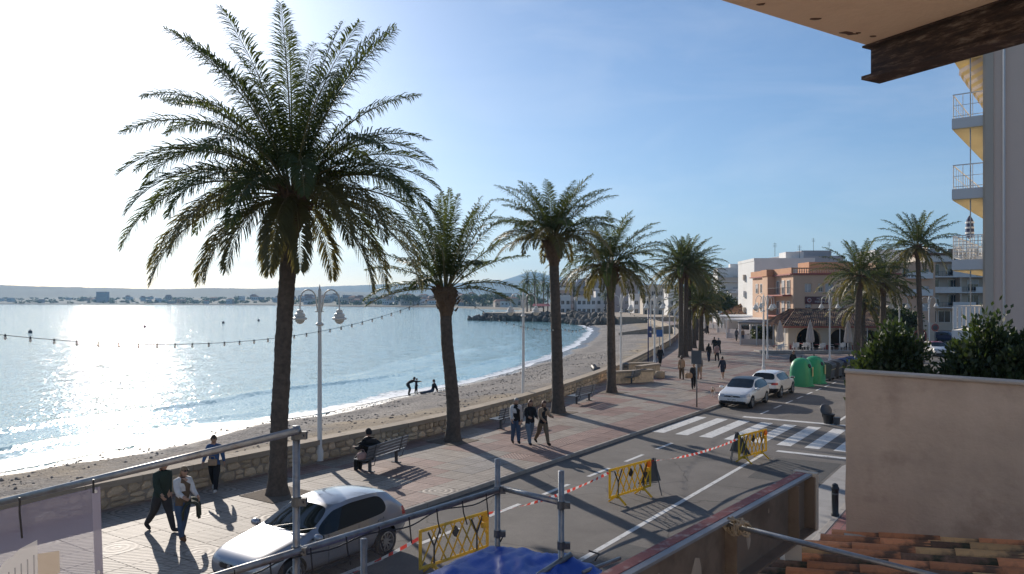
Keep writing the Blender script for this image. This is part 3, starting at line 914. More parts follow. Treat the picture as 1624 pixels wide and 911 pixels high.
def trunk_mesh(h, r0, r1, lean=(0, 0), boss=0.42, bossh=1.2, seed=0, rings=90, segs=18, flare=1.5, kink=0.0):
    rg = random.Random(seed)
    mb = MB(); vs, fs = [], []
    for i in range(rings + 1):
        u = i / rings
        z = h * u
        r = (r0 + (r1 - r0) * min(1, u * 1.3)) * (1 + (flare - 1) * math.exp(-z / 0.28))
        cx = lean[0] * u ** 1.4 + kink * math.sin(u * 7.0) * 0.5; cy = lean[1] * u ** 1.4 + kink * math.cos(u * 5.0) * 0.3
        hz_ = h - z
        if hz_ < bossh:
            q = 1 - hz_ / bossh
            r += (boss - r1) * math.sin(min(1, q * 1.25) * math.pi / 2) ** 1.5 * (1.0 if q < 0.9 else 1 - (q - 0.9) * 4)
        for j in range(segs):
            a = 2 * math.pi * j / segs
            scar = 0.06 * (1 if (j + (i // 2)) % 2 else -0.3) * (1 if i % 2 else 0.25)
            k = 1 + scar * (1.0 if z > 0.5 else 0.3) + 0.07 * mnoise.noise(Vector((a * 1.3, z * 2.2, seed)))
            if hz_ < bossh: k += 0.13 * rg.uniform(-1, 1)
            vs.append((cx + r * k * math.cos(a), cy + r * k * math.sin(a), z))
    for i in range(rings):
        for j in range(segs):
            fs.append((i * segs + j, i * segs + (j + 1) % segs, (i + 1) * segs + (j + 1) % segs, (i + 1) * segs + j))
    fs.append(tuple(rings * segs + j for j in range(segs)))
    top = [f for f in fs]
    mb.add(vs, fs)
    nb = int(rings * (1 - bossh / h))
    mb.m = [1 if (k // segs) >= nb else 0 for k in range(len(fs))]
    return mb.mesh([M['bark'], M['fibre']], smooth=True, name='trunk'), (lean[0] + kink * math.sin(7.0) * 0.5, lean[1] + kink * math.cos(5.0) * 0.3, h)

def stub_mesh(seed):
    """old leaf stubs standing out of the fibrous head"""
    rg = random.Random(seed); mb = MB()
    for k in range(34):
        a = rg.uniform(0, 6.28); z = rg.uniform(-0.95, 0.1)
        r = 0.33 + 0.1 * math.sin((z + 1) * 2.4)
        p = Vector((r * math.cos(a), r * math.sin(a), z))
        d = Vector((math.cos(a), math.sin(a), 1.5)).normalized()
        mb.tube([p, p + d * rg.uniform(0.14, 0.3)], [0.045, 0.02], 4)
    return mb.mesh(M['fibre'], name='leaf_stubs')

PALM_ROOTS = []
def palm(label, base, h, crown, r0=0.26, r1=0.21, lean=(0, 0), boss=0.42, bossh=1.2, kink=0.0, seed=0, group=None, scale=1.0, unique=True, pit=True, rings=90):
    """crown: list of (az, e0, e1, L, kwargs) fronds"""
    t = empty('palm_tree', base, 0, label, 'palm tree', group)
    me, top = trunk_mesh(h, r0, r1, lean, boss, bossh, seed, flare=1.45, kink=kink, rings=rings)
    put('trunk', me, t)
    for (az, me) in crown:
        put('frond', me, t, (top[0] + 0.12 * math.sin(az), top[1] + 0.12 * math.cos(az), top[2] - 0.12), (0, 0, -az))
    put('leaf_stubs', stub_mesh(seed), t, (top[0], top[1], top[2] - 0.1), (0, 0, seed), (boss / 0.42, boss / 0.42, bossh / 1.2))['kind'] = 'stuff'
    if pit: tree_pit(Vector(base))
    PALM_ROOTS.append(t)
    return t, Vector(base) + Vector(top)

def crown_set(n, L, lmax, seed, emax=84, emin=-62, nleaf=70, wid=0.03, up_bias=1.0, droop=0.35, drop=1.0, unique=True, pool=None):
    """fronds in a golden-angle spiral: young ones upright, old ones hanging"""
    rg = random.Random(seed)
    out = []
    for k in range(n):
        u = (k + 0.5) / n
        az = k * 2.39996 + rg.uniform(-0.2, 0.2)
        e0 = emax - (emax - emin - 30) * u ** up_bias + rg.uniform(-6, 6)
        sag = (40 + 60 * u * drop) * rg.uniform(0.8, 1.15)
        e1 = e0 - sag
        LL = L * (0.80 + 0.28 * math.sin(math.pi * min(1, u * 0.9 + 0.12))) * rg.uniform(0.9, 1.07)
        if pool is not None:
            me = pool[min(len(pool) - 1, int(u * len(pool)))]
        else:
            me = frond_mesh(LL, e0, max(e1, -88), 1.25, rg.uniform(-14, 14), nleaf, wid, lmax, seed * 100 + k, droop + 0.3 * u, old=u > 0.72)
        out.append((az, me))
    return out

# --- the tall palm in front: fronds laid out one by one after the photograph (azimuth from the camera's view, 90 = right, 180 = towards us)
def hand_crown(rows, nleaf, lmax, wid, seed):
    out = []
    for k, (az, e0, e1, L, old) in enumerate(rows):
        out.append((R(az), frond_mesh(L * (1.13 if e0 > 62 and seed == 1 else 1.0), e0, e1, 1.15, 0, nleaf, wid, lmax, seed * 100 + k, 0.46 + (0.25 if old else 0), old=bool(old))))
    return out
big = [  # left side
    (-88, 58, -58, 5.2, 0), (-80, 40, -62, 5.4, 0), (-95, 26, -70, 5.6, 0), (-84, 12, -72, 5.3, 1), (-98, 2, -76, 5.0, 1), (-78, -6, -80, 4.2, 1), (-104, -16, -84, 3.6, 1),
    (-86, 72, -10, 5.2, 0), (-70, 66, -22, 5.0, 0), (-110, 50, -48, 5.1, 0), (-120, 34, -62, 4.9, 0), (-60, 30, -60, 4.8, 0),
    # top
    (-60, 80, 40, 5.0, 0), (-20, 86, 55, 5.4, 0), (40, 85, 60, 5.2, 0), (80, 78, 42, 5.3, 0), (110, 74, 30, 5.0, 0), (-130, 76, 20, 4.9, 0), (170, 80, 35, 4.8, 0), (10, 74, 18, 5.0, 0),
    (200, 68, 5, 4.6, 0), (150, 64, -10, 4.7, 0), (-150, 60, -16, 4.6, 0), (20, 60, -18, 4.8, 0), (-30, 58, -20, 4.8, 0),
    # right side
    (88, 62, -38, 4.6, 0), (82, 50, -30, 4.5, 0), (96, 34, -66, 5.0, 0), (78, 22, -72, 5.2, 0), (100, 10, -76, 5.1, 0), (86, 0, -80, 4.9, 1), (112, -8, -82, 4.4, 1), (74, 40, -58, 4.6, 0),
    (120, 40, -60, 4.8, 0), (128, 22, -72, 4.6, 1), (60, 14, -70, 4.6, 1), (98, -20, -86, 3.8, 1),
    # towards and away from us
    (160, 40, -62, 4.4, 0), (190, 26, -74, 4.0, 0), (215, 32, -68, 4.4, 0), (140, 18, -76, 4.2, 1), (-140, 14, -76, 4.4, 1), (178, -10, -86, 3.3, 1), (0, 34, -62, 4.6, 0), (30, 16, -70, 4.4, 0), (-25, 12, -72, 4.4, 1), (186, -30, -88, 2.9, 1),
    (158, -22, -86, 3.0, 1), (20, -20, -86, 3.2, 1), (-150, -12, -84, 3.4, 1), (-165, 48, -40, 4.5, 0), (130, 54, -36, 4.5, 0), (48, 44, -48, 4.6, 0), (-48, 46, -50, 4.7, 0), (5, 50, -40, 4.6, 0),
    (-100, 80, 28, 5.0, 0), (-75, 66, 0, 5.0, 0), (65, 80, 48, 5.2, 0), (130, 78, 30, 4.8, 0), (0, 82, 48, 5.2, 0), (-40, 72, 26, 5.1, 0), (60, 68, 12, 4.8, 0), (105, 56, -24, 4.7, 0), (-160, 78, 32, 4.8, 0), (-85, 48, -34, 5.2, 0), (90, 42, -46, 4.7, 0), (-92, 64, -30, 5.1, 0)]
B1 = gp(440, 784)
P1, TOP1 = palm('tallest palm, nearest of all, broad drooping crown above the parked silver car', B1, 8.75, hand_crown(big, 124, 0.74, 0.036, 1), 0.25, 0.225,
                (0.42, 0.1), 0.48, 1.35, seed=1)
B2 = gp(718, 700)
mid = [(-85, 20, -40, 3.4, 0), (-95, 6, -34, 3.2, 0), (-75, 36, -12, 3.6, 0), (85, 22, -34, 3.4, 0), (95, 10, -38, 2.8, 0), (78, 42, 0, 3.7, 0), (90, 54, 18, 3.8, 0), (-90, 58, 26, 3.8, 0),
       (-60, 70, 46, 4.0, 0), (60, 68, 44, 4.0, 0), (-20, 80, 62, 4.2, 0), (20, 82, 64, 4.2, 0), (100, 74, 52, 4.0, 0), (-100, 76, 54, 4.1, 0), (140, 70, 40, 3.8, 0), (-140, 72, 40, 3.8, 0), (180, 78, 56, 4.0, 0),
       (180, 58, 16, 3.4, 0), (150, 44, -14, 3.2, 0), (-150, 46, -10, 3.2, 0), (0, 60, 24, 3.6, 0), (30, 46, -6, 3.4, 0), (-35, 44, -8, 3.4, 0), (205, 30, -36, 2.6, 0), (-88, 44, 8, 3.6, 0), (70, 80, 58, 4.1, 0), (-70, 82, 60, 4.1, 0), (165, 84, 70, 4.0, 0),
       (45, 74, 50, 4.0, 0), (-45, 76, 52, 4.0, 0), (120, 62, 30, 3.7, 0), (-120, 62, 30, 3.7, 0)]
P2, TOP2 = palm('second palm from the front with short upright fan crown and narrow waist', B2, 6.15, hand_crown(mid, 84, 0.52, 0.042, 2), 0.27, 0.23,
                (-0.32, 0), 0.46, 1.15, kink=0.10, seed=2)
B3 = gp(885, 655)
P3, TOP3 = palm('third palm from the front, tall trunk bulging low, round crown', B3, 8.65, crown_set(52, 3.8, 0.54, 3, 86, -12, 78, 0.042, 0.85), 0.30, 0.235,
                (-0.25, 0), 0.46, 1.3, seed=3)
B4 = gp(970, 623)
P4, TOP4 = palm('fourth palm from the front with drooping crown, beside the fourth bench', B4, 7.8, crown_set(54, 3.9, 0.56, 4, 84, -46, 74, 0.046, 0.95), 0.27, 0.225,
                (-0.1, 0), 0.55, 1.6, seed=4)
# --- the row behind shares a pool of frond shapes
pool_hi = [frond_mesh(4.1 * (0.85 + 0.2 * math.sin(3 * u)), 84 - 100 * u, max(-86, 50 - 140 * u), 1.25, 10 * math.sin(k * 2.1), 46, 0.075, 0.54, 900 + k, 0.35 + 0.3 * u, old=u > 0.75)
           for k, u in enumerate(np.linspace(0, 1, 14))]
row = [(1080, 567, 8.7, 'fifth palm from the front, first of the tight group of tall trunks'), (1087, 566, 9.1, 'sixth palm, right behind the first trunk of the tight group'),
       (1094, 557, 8.6, 'third trunk in the tight group of palms along the promenade'), (1101, 552, 5.6, 'low palm with full crown in the tight group of palms'),
       (1106, 540, 8.9, 'palm at the far right end of the tight promenade group')]
for k, (px, py, h, lab) in enumerate(row):
    palm(lab, gp(px, py), h, crown_set(38, 3.7, 0.46, 20 + k, pool=pool_hi), 0.25, 0.21, (0.15 * math.sin(k * 2), 0.1), 0.48, 1.3, seed=20 + k, group='palms along the promenade', pit=False, rings=50)
more = [((21, 84), 5.2, 'short palm at the left edge of the promenade group, by the lamps'), ((26.5, 108), 6.6, 'palm rising behind the lamp row near the beach ramp'), ((34, 132), 7.2, 'farther promenade palm just past the beach ramp'),
        ((38, 152), 6.8, 'small looking palm far down the promenade by the pergolas')]
for k, ((x, y), h, lab) in enumerate(more):
    palm(lab, (x, y, 0), h, crown_set(34, 3.5, 0.46, 40 + k, pool=pool_hi), 0.28, 0.24, (0, 0), 0.46, 1.2, seed=40 + k, group='palms along the promenade', pit=False, rings=40)
right = [((29.6, 65.0), 7.8, (0.3, 0), 'big palm with leaning trunk in front of the tiled roof restaurant'), ((35.5, 72.5), 7.3, (0.1, 0), 'palm half hidden behind the big leaning palm at the restaurant'),
         ((37.3, 69.0), 10.6, (-0.35, 0), 'tallest palm on the right with a thin bare trunk before the apartment block'), ((36.2, 78.0), 5.4, (0, 0), 'low palm behind the restaurant between the two taller ones'),
         ((62.5, 185), 8.2, (0, 0), 'palm standing before the white balcony block by the hotel')]
for k, ((x, y), h, ln, lab) in enumerate(right):
    palm(lab, (x, y, 0), h, crown_set(42, 4.1 if k < 2 else 3.7, 0.46, 60 + k, pool=pool_hi), 0.31 if k < 2 else 0.25, 0.25 if k < 2 else 0.20, ln, 0.5 if k < 2 else 0.4, 1.2, seed=60 + k, pit=False, rings=50)
# --- the palms on the far side of the cove
pool_lo = [frond_mesh(3.4, 80 - 110 * u, max(-86, 40 - 140 * u), 1.25, 0, 13, 0.16, 0.62, 990 + k, 0.4, petiole=0.12) for k, u in enumerate(np.linspace(0, 1, 7))]
proto = None
rg = random.Random(5)
far_spots = []
for k in range(15): far_spots.append((rg.uniform(828, 915) if k < 9 else rg.uniform(915, 1040), rg.uniform(285, 330), rg.uniform(6.5, 9.5)))
far_spots += [(836, 300, 12.5), (848, 318, 13.0), (862, 300, 12.0), (875, 306, 11.5)]
for k, (px, y, h) in enumerate(far_spots):
    if proto is None:
        t = empty('palm_tree', (0, 0, 0), 0, 'small distant palm before the white buildings across the cove', 'palm tree', 'distant palms across the cove')
        me, top = trunk_mesh(8.0, 0.26, 0.22, (0, 0), 0.42, 1.0, 77, rings=14, segs=7)
        put('trunk', me, t)
        for (az, me) in crown_set(26, 3.2, 0.5, 77, pool=pool_lo): put('frond', me, t, (0, 0, 7.9), (0, 0, -az))
        proto = t; o = t
    else: o = copy_tree(proto)
    o.location = ((px - 812) / FPX * y, y, 1.0)
    o['label'] = 'small distant palm across the cove, ' + ('left of the third palm trunk' if px < 876 else ('between the third and fourth palm trunks' if px < 968 else 'right of the fourth palm trunk'))
    s_ = h / 8.0
    o.scale = (0.75 + 0.25 * s_, 0.75 + 0.25 * s_, s_)
    o.rotation_euler = (0, 0, k * 1.7)

# ================================================================== LAMP POSTS
def lamp_post(label, p, rz, group='white twin arm lamp posts'):
    t = empty('lamp_post', p, rz, label, 'lamp post', group)
    mb = MB()
    mb.lathe([(0.13, 0), (0.13, 0.35), (0.10, 0.42), (0.085, 0.5), (0.075, 2.5), (0.062, 5.0), (0.058, 5.98), (0.03, 6.02), (0.012, 6.16)], n=12)
    mb.lathe([(0.11, 4.72), (0.14, 4.75), (0.14, 4.79), (0.08, 4.84)], n=12)
    shade_auto(mb.build('post', M['white_paint'], t))
    for sd in (-1, 1):
        arm = MB()
        path = [(sd * 0.06, 0, 5.2)] + [(sd * (0.12 + 0.0), 0, 5.55)]
        for k in range(9):
            a = math.pi * (1 - k / 8)
            path.append((sd * (0.40 + 0.28 * math.cos(a)), 0, 5.62 + 0.36 * math.sin(a)))
        path += [(sd * 0.685, 0, 5.4), (sd * 0.69, 0, 5.28)]
        arm.tube(path, 0.026, 7)
        arm.tube([(sd * 0.05, 0, 5.22), (sd * 0.15, 0, 5.22)], 0.02, 6)
        ao = arm.build('arm', M['white_paint'], t, smooth=True)
        ln = MB()
        c = (sd * 0.69, 0, 0)
        ln.lathe([(0.03, 5.30), (0.10, 5.27), (0.12, 5.20), (0.11, 5.17), (0.17, 5.14), (0.19, 5.06), (0.17, 5.03), (0.245, 5.0), (0.25, 4.95), (0.235, 4.93)][::-1], c, n=14)
        shade_auto(ln.build('lantern_hood', M['white_paint'], t))
        gl = MB()
        gl.lathe([(0.02, 4.78), (0.09, 4.80), (0.15, 4.86), (0.17, 4.928)], c, n=14)
        gl.build('lantern_glass', M['lantern_glass'], t, smooth=True)
    return t
L1, L2 = gp(507, 731), gp(830, 641)
lamp_post('nearest white twin lamp post, beside the sea wall left of the occupied bench', L1, 0.0)
lamp_post('second twin lamp post, at the sea wall behind the three walkers', L2, 0.0)
lamp_post('third twin lamp post, beside the dark litter bin by the wall', gp(985, 602), R(-10))
lp = [gp(1038, 580), gp(1051, 560), gp(1062, 549), gp(1070, 540), gp(1077, 533), gp(1032, 536)]
ord_ = ['fourth', 'fifth', 'sixth', 'seventh', 'eighth', 'small far']
for k, p in enumerate(lp): lamp_post('%s white lamp post along the sea wall, left of the palm group' % ord_[k], p, R(-14))
lamp_post('white lamp post in the open plaza, right behind the white parked cars', gp(1211, 588), R(10))
lamp_post('white lamp post close behind the plaza lamp, nearer the cafe terraces', gp(1217, 570), R(10))
lamp_post('white lamp post in front of the arched restaurant', gp(1316, 576), R(-20))
lamp_post('white lamp post rising behind the left dark shrub', (36.6, 71.5, 0), R(-30))
lamp_post('white lamp post by the distant white car between the shrubs', (46.3, 84, 0), R(-30))

# ================================================================== STRING OF BULBS
def bulb_string(label, a, b, sag, n, mid=None):
    t = empty('light_string', a, 0, label, 'light string', 'strings of small bulbs')
    a, b = Vector(a), Vector(b)
    pts = []
    for k in range(49):
        u = k / 48
        p = a.lerp(b, u); p.z -= sag * 4 * u * (1 - u)
        pts.append(p - a)
    MB().tube(pts, 0.007, 4).build('cable', M['black_plastic'], t)
    me = MB().lathe([(0.012, 0.03), (0.022, 0.0), (0.022, -0.03)][::-1], n=6).mesh(M['black_plastic'], name='bulb_socket')
    bm2 = MB().ball((0, 0, -0.06), (0.032, 0.032, 0.042), 7, 5).mesh(M['lantern_glass'], True, name='bulb')
    for k in range(n):
        u = (k + 0.5) / n
        p = a.lerp(b, u); p.z -= sag * 4 * u * (1 - u)
        s_ = put('bulb_socket', me, t, p - a); put('bulb', bm2, s_)
    return t
bulb_string('string of bulbs sagging across the bay from the left to the second palm', ap(-150, 512, 15.0), TOP2 + Vector((-0.3, 0, -0.35)), 1.05, 34)
bulb_string('string of bulbs from the second palm towards the third palm', TOP2 + Vector((0.3, 0, -0.2)), B3 + Vector((-0.1, 0, 4.2)), 0.5, 14)
bulb_string('string of bulbs between the third and fourth palm trunks', B3 + Vector((0.25, 0, 4.2)), B4 + Vector((-0.2, 0, 5.6)), 0.7, 14)
bulb_string('string of bulbs from the fourth palm to the tight palm group', B4 + Vector((0.25, 0, 5.4)), gp(1080, 567) + Vector((-0.2, 0, 5.2)), 1.2, 22)
# ================================================================== BENCHES
def bench(label, p, az, n=2.4):
    """local +Y runs along the bench, the seat faces -X"""
    t = empty('park_bench', p, -az, label, 'bench', 'grey slatted benches on the promenade')
    sl = MB().box((0, 0, 0), (0.075, n, 0.03)).mesh(M['bench_slat'], name='seat_slat')
    for k in range(5): put('seat_slat', sl, t, (-0.30 + k * 0.098, 0, 0.45 - 0.004 * k))
    sb = MB().box((0, 0, 0), (0.028, n, 0.085)).mesh(M['bench_slat'], name='back_slat')
    for k in range(4): put('back_slat', sb, t, (0.165 + k * 0.028, 0, 0.53 + k * 0.108), (0, R(14), 0))
    for sd in (-1, 1):
        y = sd * n * 0.33
        mb = MB()
        mb.box((0.02, y, 0.20), (0.10, 0.07, 0.40))
        mb.box((0.02, y, 0.012), (0.34, 0.12, 0.024))
        mb.bar((-0.34, y, 0.425), (0.16, y, 0.405), 0.05, 0.045)
        mb.bar((0.14, y, 0.38), (0.285, y, 0.92), 0.05, 0.03, up=(1, 0, 0))
        mb.tube([(0.20, y + sd * 0.05, 0.62), (0.28, y + sd * 0.05, 0.42), (0.22, y + sd * 0.05, 0.24), (0.06, y + sd * 0.05, 0.18)], 0.016, 6)
        soften(mb.build('leg', M['dark_steel'], t), 0.006, 1)
    return t
BN1 = Vector((-4.35, 25.5, 0))
bench('nearest slatted bench, with a person in black sitting on it', BN1, R(24))
bench('second slatted bench, half hidden behind the three walkers', gp(808, 676), R(30))
bench('third slatted bench, empty, between the third and fourth palm', gp(924, 638), R(31))
bench('fourth slatted bench, empty, beyond the fourth palm by the wall', gp(1009, 607), R(34))

# ================================================================== BARRIERS, SIGN STANDS, TAPE
def barrier(label, p, rz, lampmat, lamp_side=1):
    """local +X runs along the panel; the top is 1.02 m high"""
    t = empty('barrier', p, rz, label, 'barrier', 'yellow plastic barriers on the road')
    w, z0, z1 = 1.0, 0.24, 1.0
    fr = MB()
    fr.box((0, 0, z1), (2 * w, 0.05, 0.06)); fr.box((0, 0, z0), (2 * w, 0.05, 0.06))
    for sd in (-1, 1): fr.box((sd * (w - 0.03), 0, (z0 + z1) / 2), (0.06, 0.052, z1 - z0 - 0.06))
    soften(fr.build('frame', M['yellow_plastic'], t), 0.012)
    hgt = z1 - z0 - 0.06
    zc = (z0 + z1) / 2
    for k in range(7):
        for sd in (-1, 1):
            x0 = -0.94 + k * 0.27 if sd > 0 else -0.94 + 0.27 + k * 0.27
            a = Vector((x0, 0.006 * sd, zc - sd * hgt / 2)); b = Vector((x0 + 0.40 * 1.0, 0.006 * sd, zc + sd * hgt / 2))
            if b.x > 0.94:
                q = (0.94 - a.x) / (b.x - a.x); b = a.lerp(b, q)
            if (b - a).length > 0.12:
                MB().bar(a, b, 0.022, 0.028, up=(0, 1, 0)).build('lattice_bar', M['yellow_plastic'], t)
    d = MB(); d.prism([(0, -0.12), (0.085, 0), (0, 0.12), (-0.085, 0)], -0.012, 0.012)
    o = d.build('centre_badge', M['black_plastic'], t, loc=(0, -0.0, zc + 0.17), rot=(R(90), 0, 0))
    o.scale = (1, 1, 3.0)
    for sd in (-1, 1):
        x = sd * 0.62
        y_ = MB()
        y_.bar((x, -0.028, z0), (x, -0.028, zc), 0.035, 0.014, up=(0, 1, 0))
        y_.bar((x, -0.028, zc), (x - 0.17, -0.028, z1 - 0.05), 0.035, 0.014, up=(0, 1, 0))
        y_.bar((x, -0.030, zc), (x + 0.17, -0.030, z1 - 0.05), 0.035, 0.014, up=(0, 1, 0))
        y_.build('rubber_strap', M['black_plastic'], t)
        ft = MB()
        ft.bar((x, 0, z0), (x, -0.30, 0.02), 0.05, 0.04); ft.bar((x, 0, z0), (x, 0.30, 0.02), 0.05, 0.04)
        ft.box((x, 0, z0 - 0.03), (0.07, 0.09, 0.1))
        ft.build('foot', M['yellow_plastic'], t)
    lm = MB(); x = lamp_side * 0.86
    lm.lathe([(0.02, -0.045), (0.085, -0.04), (0.095, 0), (0.085, 0.04), (0.02, 0.045)], n=14)
    lo = lm.build('warning_lamp', lampmat, t, smooth=True, loc=(x, -0.03, z1 - 0.10), rot=(R(90), 0, 0))
    MB().box((x, 0.0, z1 - 0.26), (0.13, 0.075, 0.12)).build('lamp_battery', M['yellow_plastic'], t)
    return t
GA, GB, GC = gp(722, 901, ROAD_Z), gp(1000, 793, ROAD_Z), gp(1194, 731, ROAD_Z)
barrier('nearest yellow lattice barrier beside the silver car, with yellow lamp', GA, R(47), M['amber_yellow'])
barrier('middle yellow lattice barrier on the lane, with orange lamp', GB, R(45), M['amber'])
barrier('farthest yellow lattice barrier, just before the zebra crossing', GC, R(44), M['amber'])
M['sign_back'] = mat('sign_back', (0.11, 0.11, 0.115), 0.6, 0.15, 5)
def sign_stand(label, p, rz):
    t = empty('sign_stand', p, rz, label, 'road sign', 'folding road sign stands')
    tri = MB(); tri.prism([(-0.45, 0.0), (0.45, 0.0), (0.04, 0.78), (-0.04, 0.78)], -0.004, 0.004)
    soften(tri.build('sign_plate', M['sign_back'], t, loc=(0, 0, 0.28), rot=(R(78), 0, 0)), 0.003, 1)
    for sd in (-1, 1):
        MB().bar((sd * 0.40, 0.02, 0.0), (sd * 0.05, 0.20, 1.04), 0.02, 0.02).build('leg', M['dark_steel'], t)
    MB().bar((0, 0.55, 0.0), (0, 0.20, 1.02), 0.02, 0.02).build('rear_leg', M['dark_steel'], t)
    MB().bar((-0.33, 0.06, 0.27), (0.33, 0.06, 0.27), 0.02, 0.02).build('crossbar', M['dark_steel'], t)
    return t
sign_stand('dark triangular sign stand leaning behind the middle yellow barrier', gp(1030, 780, ROAD_Z), R(-150))
sign_stand('dark triangular sign stand left of the farthest yellow barrier', gp(1174, 731, ROAD_Z), R(128))
def tape(label, pts, n=0.14):
    t = empty('barrier_tape', pts[0], 0, label, 'tape', 'red and white barrier tapes')
    o = Vector(pts[0])
    P = [Vector(p) - o for p in pts]
    out = []
    for a, b in zip(P, P[1:]):
        k = max(4, int((b - a).length / 0.05)); sag = 0.05 * (b - a).length ** 1.2 * 0.35
        for i in range(k):
            u = i / k; q = a.lerp(b, u); q.z -= sag * 4 * u * (1 - u); out.append((q, (b - a).normalized()))
    out.append((P[-1], (P[-1] - P[-2]).normalized()))
    mb = MB(); vs, fs, mi = [], [], []
    dist = 0
    for i, (q, d) in enumerate(out):
        if i: dist += (q - out[i - 1][0]).length
        tw = 0.8 * math.sin(dist * 1.9) + 0.5 * math.sin(dist * 0.7 + 1)
        side = d.cross(Vector((0, 0, 1))).normalized()
        w = (Vector((0, 0, 1)) * math.cos(tw) + side * math.sin(tw)) * 0.036
        vs += [q + w, q - w]
        mi.append(int(dist / n) % 2)
    fs = [(2 * i, 2 * i + 1, 2 * i + 3, 2 * i + 2) for i in range(len(out) - 1)]
    mb.add(vs, fs); mb.m = mi[:len(fs)]
    # red and white lengths are two parts of one tape
    for which, nm in ((0, 'red_band'), (1, 'white_band')):
        x = MB(); x.add(vs, [f for f, m_ in zip(fs, mi) if m_ == which]); x.build(nm, M['tape_red'] if which == 0 else M['tape_white'], t)['kind'] = 'stuff'
    return t
def on_barrier(c, rz, x, z): return c + Vector((math.cos(rz) * x, math.sin(rz) * x, z))
tape('red and white tape running from the left to the nearest barrier', [gp(505, 935, 0.25), gp(590, 893, 0.35), on_barrier(GA, R(47), -1.02, 0.86)])
tape('red and white tape between the nearest and the middle barrier', [on_barrier(GA, R(47), 1.02, 0.96), on_barrier(GB, R(45), -1.02, 0.94)])
tape('red and white tape between the middle and the farthest barrier', [on_barrier(GB, R(45), 1.02, 0.96), on_barrier(GC, R(44), -1.02, 0.92)])

# ================================================================== BOLLARDS, BINS, RECYCLING
def bollard(label, p):
    t = empty('bollard', p, 0, label, 'bollard', 'black bollards on the right kerb')
    shade_auto(MB().lathe([(0.10, 0), (0.10, 0.06), (0.085, 0.08), (0.085, 0.66), (0.10, 0.68), (0.10, 0.74), (0.085, 0.76), (0.07, 0.82), (0.02, 0.85)], n=14).build('post', M['black_plastic'], t))
    MB().lathe([(0.088, 0.56), (0.088, 0.60)], n=14).build('ring', M['dark_steel'], t)
bollard('black bollard at the pavement corner, half behind the stucco wall', W(21.0, -4.15, 0))
bollard('black bollard standing beyond the end of the steel girder', W(17.3, -4.15, 0))
bollard('black bollard peeking out above the left roof tiles', W(14.6, -4.15, 0))
bollard('black bollard farthest off, a sliver beside the stucco wall', W(27.6, -4.3, -0.1))
bn = empty('litter_bin', gp(1314, 672, ROAD_Z), R(20), 'black open bin with its round lid tipped back, on the road', 'bin')
shade_auto(MB().lathe([(0.20, 0), (0.22, 0.03), (0.26, 0.40), (0.28, 0.42), (0.28, 0.45), (0.25, 0.46)], n=16).build('tub', M['black_plastic'], bn))
MB().lathe([(0.02, -0.02), (0.30, -0.02), (0.31, 0.0), (0.27, 0.06), (0.12, 0.09), (0.02, 0.10)], n=18).build('lid', M['grey_plastic'], bn, smooth=True, loc=(-0.06, 0.10, 0.62), rot=(R(66), R(-16), 0))
MB().bar((-0.22, 0.12, 0.30), (-0.24, 0.18, 0.66), 0.05, 0.03).build('hinge', M['black_plastic'], bn)
bk = MB(); bk.lathe([(0.13, 0), (0.16, 0.30), (0.175, 0.31), (0.175, 0.34)], n=12)
tag(bk.build('bucket', M['grey_plastic'], loc=gp(1327, 674, ROAD_Z)), 'small dark bucket beside the open black bin on the road', 'bucket')

def igloo(label, p, rz):
    t = empty('recycling_container', p, rz, label, 'container', 'green recycling igloos')
    mb = MB(); vs, fs = [], []
    prof = [(0.80, 0.0), (0.80, 0.10), (0.78, 0.9), (0.74, 1.25), (0.62, 1.58), (0.42, 1.78), (0.18, 1.86), (0.02, 1.87)]
    n = 24
    for (r, z) in prof:
        for j in range(n):
            a = 2 * math.pi * j / n
            q = 1.0 / max(abs(math.cos(a)), abs(math.sin(a))) ** 0.35
            vs.append((r * 0.92 * q * math.cos(a), r * 1.0 * q * math.sin(a), z))
    for i in range(len(prof) - 1):
        for j in range(n): fs.append((i * n + j, i * n + (j + 1) % n, (i + 1) * n + (j + 1) % n, (i + 1) * n + j))
    fs.append(tuple((len(prof) - 1) * n + j for j in range(n)))
    mb.add(vs, fs)
    mb.build('body', M['green_plastic'], t, smooth=True)
    MB().lathe([(0.02, -0.03), (0.14, -0.03), (0.14, 0.03), (0.11, 0.04), (0.02, 0.02)], n=14).build('slot_hole', M['black_plastic'], t, loc=(0.60, -0.35, 1.38), rot=(R(20), R(62), 0))
    MB().box((0.765, -0.12, 0.98), (0.012, 0.28, 0.62)).build('sticker', M['sticker'], t)
    MB().tube([(0, -0.1, 1.85), (0, -0.1, 2.0), (0, 0.1, 2.0), (0, 0.1, 1.85)], 0.02, 6).build('lifting_loop', M['dark_steel'], t)
    MB().lathe([(0.84, 0.0), (0.84, 0.05), (0.80, 0.06)], n=24).build('base_ring', M['green_plastic'], t)
    return t
igloo('nearest green recycling igloo with yellow sticker, in front of the white car', W(53.0, -12.6, ROAD_Z), ROADZ)
igloo('second green recycling igloo, right behind the nearest one', W(55.3, -12.3, ROAD_Z), ROADZ)
